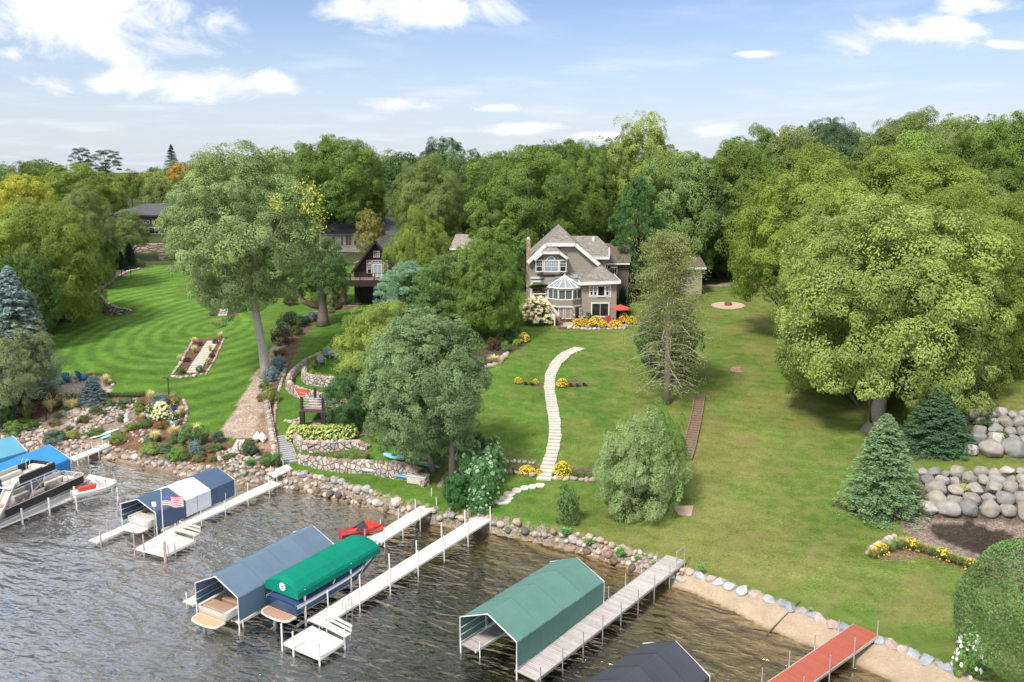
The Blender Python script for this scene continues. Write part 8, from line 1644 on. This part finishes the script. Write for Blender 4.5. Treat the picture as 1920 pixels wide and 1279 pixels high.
# left rock garden
RG = [('cream panicle hydrangea in the middle of the round flower bed', 'fine', 304, 786, 34, 30, (.16, .24, .04, 1), 'hydrangea', 'big', (.78, .72, .48, 1)), ('mound of silver-blue juniper behind the cream panicle hydrangea', 'fine', 301, 760, 38, 22, (.17, .26, .26, 1), 'shrub', None, None),
      ('tan ornamental grass at the left of the blue juniper', 'tuft', 283, 755, 22, 26, ST, 'grass clump', None, None), ('rusty round shrub behind the lamp post', 'round', 326, 752, 20, 16, (.34, .28, .12, 1), 'shrub', None, None), ('tan grass right of the cobalt pot', 'tuft', 340, 780, 18, 22, ST, 'grass clump', None, None),
      ('tan grass below the cobalt pot', 'tuft', 333, 785, 16, 18, ST, 'grass clump', None, None), ('small tan grass left of the light blue pot', 'tuft', 268, 788, 16, 16, ST, 'grass clump', None, None), ('tan feather grass above the shore, left', 'tuft', 292, 830, 28, 26, ST, 'grass clump', None, None),
      ('tan feather grass above the shore, right', 'tuft', 327, 822, 30, 28, ST, 'grass clump', None, None), ('tallest feather grass at the lawn corner', 'tuft', 370, 822, 26, 30, ST, 'grass clump', None, None), ('large green shrub right of the feather grasses', 'loose', 355, 838, 44, 40, (.15, .23, .07, 1), 'shrub', None, None),
      ('green shrub at the right of the large one', 'loose', 378, 832, 32, 34, (.13, .21, .06, 1), 'shrub', None, None), ('silver-blue spiky shrub near the water', 'fine', 366, 852, 32, 26, BL, 'shrub', None, None), ('bright green round shrub at the water, under the blue one', 'round', 335, 863, 40, 28, (.20, .30, .05, 1), 'shrub', None, None),
      ('lime green creeping shrub left of the bright round one', 'round', 282, 850, 46, 20, (.26, .32, .06, 1), 'shrub', None, None), ('grey-green creeping juniper on the bank', 'fine', 310, 845, 36, 14, (.14, .20, .12, 1), 'shrub', None, None), ('yellow-green shrub right of the paddleboards', 'round', 222, 830, 40, 20, (.24, .27, .06, 1), 'shrub', None, None),
      ('low yellowish shrub in the mulch above the paddleboards', 'round', 246, 806, 30, 14, (.24, .27, .05, 1), 'shrub', None, None), ('dark green shrub below the hydrangea bed', 'round', 272, 800, 28, 14, (.13, .18, .05, 1), 'shrub', None, None), ('red flowering low plant beside the pots', 'fine', 305, 800, 24, 10, (.2, .12, .05, 1), 'flowers', 'sparse', (.5, .08, .06, 1)),
      ('green strip shrub left of the round bed', 'round', 262, 770, 26, 22, (.18, .23, .05, 1), 'shrub', None, None), ('arching tan grass in the centre of the rock garden', 'tuft', 135, 770, 38, 24, ST, 'grass clump', None, None), ('tan grass left of the arching one', 'tuft', 95, 772, 34, 26, ST, 'grass clump', None, None),
      ('cream flowering shrub below the patio', 'fine', 82, 748, 26, 14, (.17, .22, .05, 1), 'shrub', 'small', (.72, .66, .4, 1)), ('cream flowering shrub nearer the blue spruce', 'fine', 114, 750, 18, 12, (.17, .22, .05, 1), 'shrub', 'small', (.72, .64, .38, 1)), ('green flowering shrub under the patio edge', 'fine', 135, 748, 18, 12, (.2, .25, .06, 1), 'shrub', 'sparse', (.7, .6, .3, 1)),
      ('tall green grass clump at the left wall of stones', 'tuft', 52, 788, 44, 34, (.24, .25, .08, 1), 'grass clump', None, None), ('lime groundcover at the left of the rock garden', 'round', 45, 805, 54, 20, (.22, .28, .06, 1), 'shrub', None, None), ('bluish creeping juniper above the boulders', 'fine', 105, 828, 50, 22, (.10, .17, .10, 1), 'shrub', None, None),
      ('gold creeping shrub right of the creeping juniper', 'round', 136, 822, 30, 16, (.30, .27, .05, 1), 'shrub', None, None), ('green thicket at the very left edge', 'loose', 8, 800, 50, 60, GR, 'bush', None, None), ('light green thicket under the silver tree', 'loose', 12, 760, 40, 34, (.2, .28, .09, 1), 'bush', None, None), ('tall grass between the lone silver tree and the gravel', 'loose', 25, 818, 40, 30, (.18, .26, .05, 1), 'bush', None, None),
      ('dark red-green groundcover right of the gold shrub', 'round', 158, 790, 30, 12, (.14, .12, .05, 1), 'shrub', None, None), ('low green groundcover among the stones', 'round', 180, 776, 30, 14, (.12, .17, .05, 1), 'shrub', None, None), ('green clump in the stones near the blue spruce', 'round', 205, 760, 26, 12, (.16, .21, .06, 1), 'shrub', None, None),
      ('straw grass at the patio corner', 'tuft', 198, 724, 24, 24, ST, 'grass clump', None, None), ('straw grass behind the patio chairs', 'tuft', 170, 706, 20, 12, ST, 'grass clump', None, None)]
for (lab, k, u, v, w_, h, c, cat_, fl_, fc_) in RG: bush(lab, k, u, v, w_, h, c, name={'grass clump': 'feathery_tuft', 'hydrangea': 'hydrangea', 'flowers': 'flower_clump'}.get(cat_, 'shrub'), cat=cat_, fl=fl_, flc=fc_)
for i in range(11): bush('clipped hedge plant in the straight low hedge above the rubble slope', 'round', 203 + i * 7.2, 744 - (i > 8) * 1, 11, 9, (.10, .15, .045, 1), name='hedge_plant', cat='hedge', group='plants of the straight low hedge')
# planted beds of the lawn stairs
for i, (u, v, k, c, w_, h, lab) in enumerate(((337, 668 + 12, 'tuft', ST, 13, 17, 'tan grass low on the left of the lawn stairs'), (364, 666 - 4, 'tuft', ST, 16, 16, 'tan grass midway on the left of the lawn stairs'), (364, 645, 'tuft', ST, 16, 14, 'tan grass high on the left of the lawn stairs'), (414, 636, 'tuft', ST, 16, 16, 'tan grass at the top right of the lawn stairs'), (394, 660, 'tuft', ST, 14, 16, 'tan grass midway on the right of the lawn stairs'), (389, 684, 'tuft', ST, 15, 16, 'tan grass low on the right of the lawn stairs'),
        (339, 701, 'round', GR, 17, 14, 'round green ball at the left foot of the lawn stairs'), (374, 698, 'round', GR, 16, 14, 'round green ball at the right foot of the lawn stairs'), (352, 678, 'round', RD, 15, 9, 'dark red shrub left of the lawn stairs'), (397, 670, 'round', RD, 15, 9, 'dark red shrub right of the lawn stairs'), (376, 648, 'round', RD, 12, 8, 'small dark red shrub at the head of the lawn stairs'), (404, 645, 'round', (.06, .07, .04, 1), 13, 10, 'dark ball at the head of the lawn stairs'))): bush(lab, k, u, v, w_, h, c)
for i, (u, v, k, c, w_, h, lab) in enumerate(((398, 592, 'round', GR, 13, 10, 'green ball left of the upper lawn stairs'), (433, 588, 'round', GR, 12, 9, 'green ball right of the upper lawn stairs'), (405, 578, 'round', DG, 20, 12, 'dark shrub left of the upper lawn stairs'), (440, 578, 'round', DG, 18, 18, 'dark shrub right of the upper lawn stairs'), (407, 586, 'fine', (.45, .3, .15, 1), 12, 7, 'tan low shrub left of the upper lawn stairs'))): bush(lab, k, u, v, w_, h, c)
for (u, v, w_, h, lab) in ((232, 505, 40, 14, 'low dark hedge shrub at the edge of the upper bed'), (255, 500, 44, 16, 'green spreading hedge shrub at the tip of the upper bed'), (235, 478, 24, 30, 'yellow-green grass-like bush before the block wall'), (212, 500, 30, 18, 'dark shrub at the inner end of the upper bed')): bush(lab, 'round', u, v, w_, h, (.11, .15, .04, 1) if v > 480 else YG)
# round garden hedge
for i, (u, v) in enumerate(((585, 690), (580, 700), (585, 708), (596, 713), (608, 716), (590, 680), (602, 675), (620, 716))): bush('yellow-green clipped shrub in the ring hedge around the table', 'round', u, v, 20, 15, (.34, .36, .05, 1), name='ring_hedge_shrub', cat='hedge', group='shrubs of the yellow ring hedge')
# daylily border lower right
for i in range(15):
    u = 1636 + i * 14.5; v = float(np.interp(u, [1636, 1690, 1740, 1860], [1047, 1026, 1040, 1082])); bush('daylily clump in the long border by the wood chip bed, ' + ('left of' if i < 5 else 'right of') + ' its bend', 'tuft', u, v, 30, 22, random.choice([(.27, .27, .06, 1), (.22, .26, .06, 1), (.30, .24, .07, 1)]), fl='sparse' if i % 4 == 1 else None, flc=(.85, .5, .03, 1), name='daylily_clump', cat='daylily', group='daylilies ' + ('left of' if i < 5 else 'right of') + ' the border bend')
for (u, v, w_, h, c, lab) in ((1590, 952, 22, 18, (.42, .42, .05, 1), 'bright yellow shrub nearest the white post light'), (1620, 962, 18, 12, (.45, .45, .08, 1), 'lower yellow shrub right of the white post light'), (1598, 956, 14, 11, GR, 'small green ball between the yellow shrubs'), (1806, 922, 26, 16, (.5, .5, .10, 1), 'bright yellow hosta among the terrace boulders'), (1750, 914, 30, 12, (.30, .33, .09, 1), 'pale hosta on the second terrace row'), (1815, 904, 24, 9, (.18, .24, .05, 1), 'green hosta under the top boulders'), (1895, 912, 24, 11, (.15, .20, .04, 1), 'green ball by the right edge boulders'), (1745, 943, 26, 14, (.22, .26, .08, 1), 'striped hosta low in the terrace, right of the spruce'), (1722, 946, 24, 22, (.18, .22, .07, 1), 'green leafy plant touching the conical spruce'),
        (1850, 795, 60, 12, (.12, .18, .04, 1), 'ivy strip under the top row of the upper terrace'), (1870, 818, 60, 12, (.11, .17, .04, 1), 'ivy strip in the middle of the upper terrace'), (1905, 842, 30, 14, (.13, .19, .04, 1), 'leafy plant low in the upper terrace'), (1825, 812, 22, 12, (.12, .17, .04, 1), 'small plant at the left end of the upper terrace'), (1708, 835, 14, 8, YG, 'tiny yellowish plant left of the broad dark spruce')): bush(lab, 'round', u, v, w_, h, c)
for i, (u, v, w_, h) in enumerate(((1163, 1048, 40, 26), (1105, 1022, 36, 14), (1060, 1004, 40, 16), (1195, 1052, 24, 12), (1313, 1078, 30, 24), (1230, 1060, 24, 10), (1520, 1154, 20, 16), (1768 - 355, 1112, 14, 10))):
    bush(['tall reeds growing in the riprap, left of the grey dock head', 'lime green weeds on top of the riprap', 'weeds on the riprap below the upright shrub', 'small reeds right of the tall ones', 'reeds just right of the grey dock head', 'short grass tuft in the stones by the grey dock', 'grass tuft in the angular stone row above the beach', 'tiny grass tuft between the angular blocks'][i], 'reed', u, v, w_, h, (.17, .30, .06, 1), name='reed_clump', cat='reeds')

_gcp = [G(u, v) for u, v in ((0, 800), (40, 745), (110, 742), (250, 745), (285, 750), (345, 800), (400, 840), (470, 850), (470, 880), (345, 872), (215, 842), (100, 825))]
_n = 0
while _n < 46:
    u, v = random.uniform(0, 470), random.uniform(742, 880); P_c = G(u, v)
    if inpoly(np.array([P_c.x]), np.array([P_c.y]), _gcp)[0]:
        _n += 1; k_ = random.choice(['round', 'fine', 'loose', 'round']); side = 'left of the gravel slide' if u < 170 else 'between the gravel slide and the path'
        bush('low groundcover shrub among the stones and mulch, ' + side, k_, u, v, random.uniform(16, 34), random.uniform(7, 13), random.choice([(.14, .19, .05, 1), (.22, .26, .06, 1), (.10, .14, .05, 1), (.16, .20, .09, 1), (.20, .15, .06, 1)]), name='groundcover_shrub', group='groundcover shrubs ' + side)

for i, (u, v, w_, h, c, lab) in enumerate(((556, 628, 26, 18, (.10, .14, .05, 1), 'green shrub low on the elm side of the path bed'), (548, 616, 24, 16, (.16, .12, .07, 1), 'reddish brown shrub in the upper path bed'), (572, 606, 22, 14, (.08, .11, .06, 1), 'small dark evergreen next to the third silver-blue shrub'), (600, 596, 24, 12, (.12, .16, .07, 1), 'low shrub beyond the silver-blue ones, beside the elm foot'), (516, 684, 20, 13, (.14, .17, .06, 1), 'low green shrub above the silver-blue pair'), (618, 586, 24, 12, (.20, .22, .07, 1), 'yellow-green low shrub near the chalet plinth'), (630, 580, 18, 12, (.14, .12, .06, 1), 'brownish low shrub touching the chalet plinth'))): bush(lab, 'round', u, v, w_, h, c)
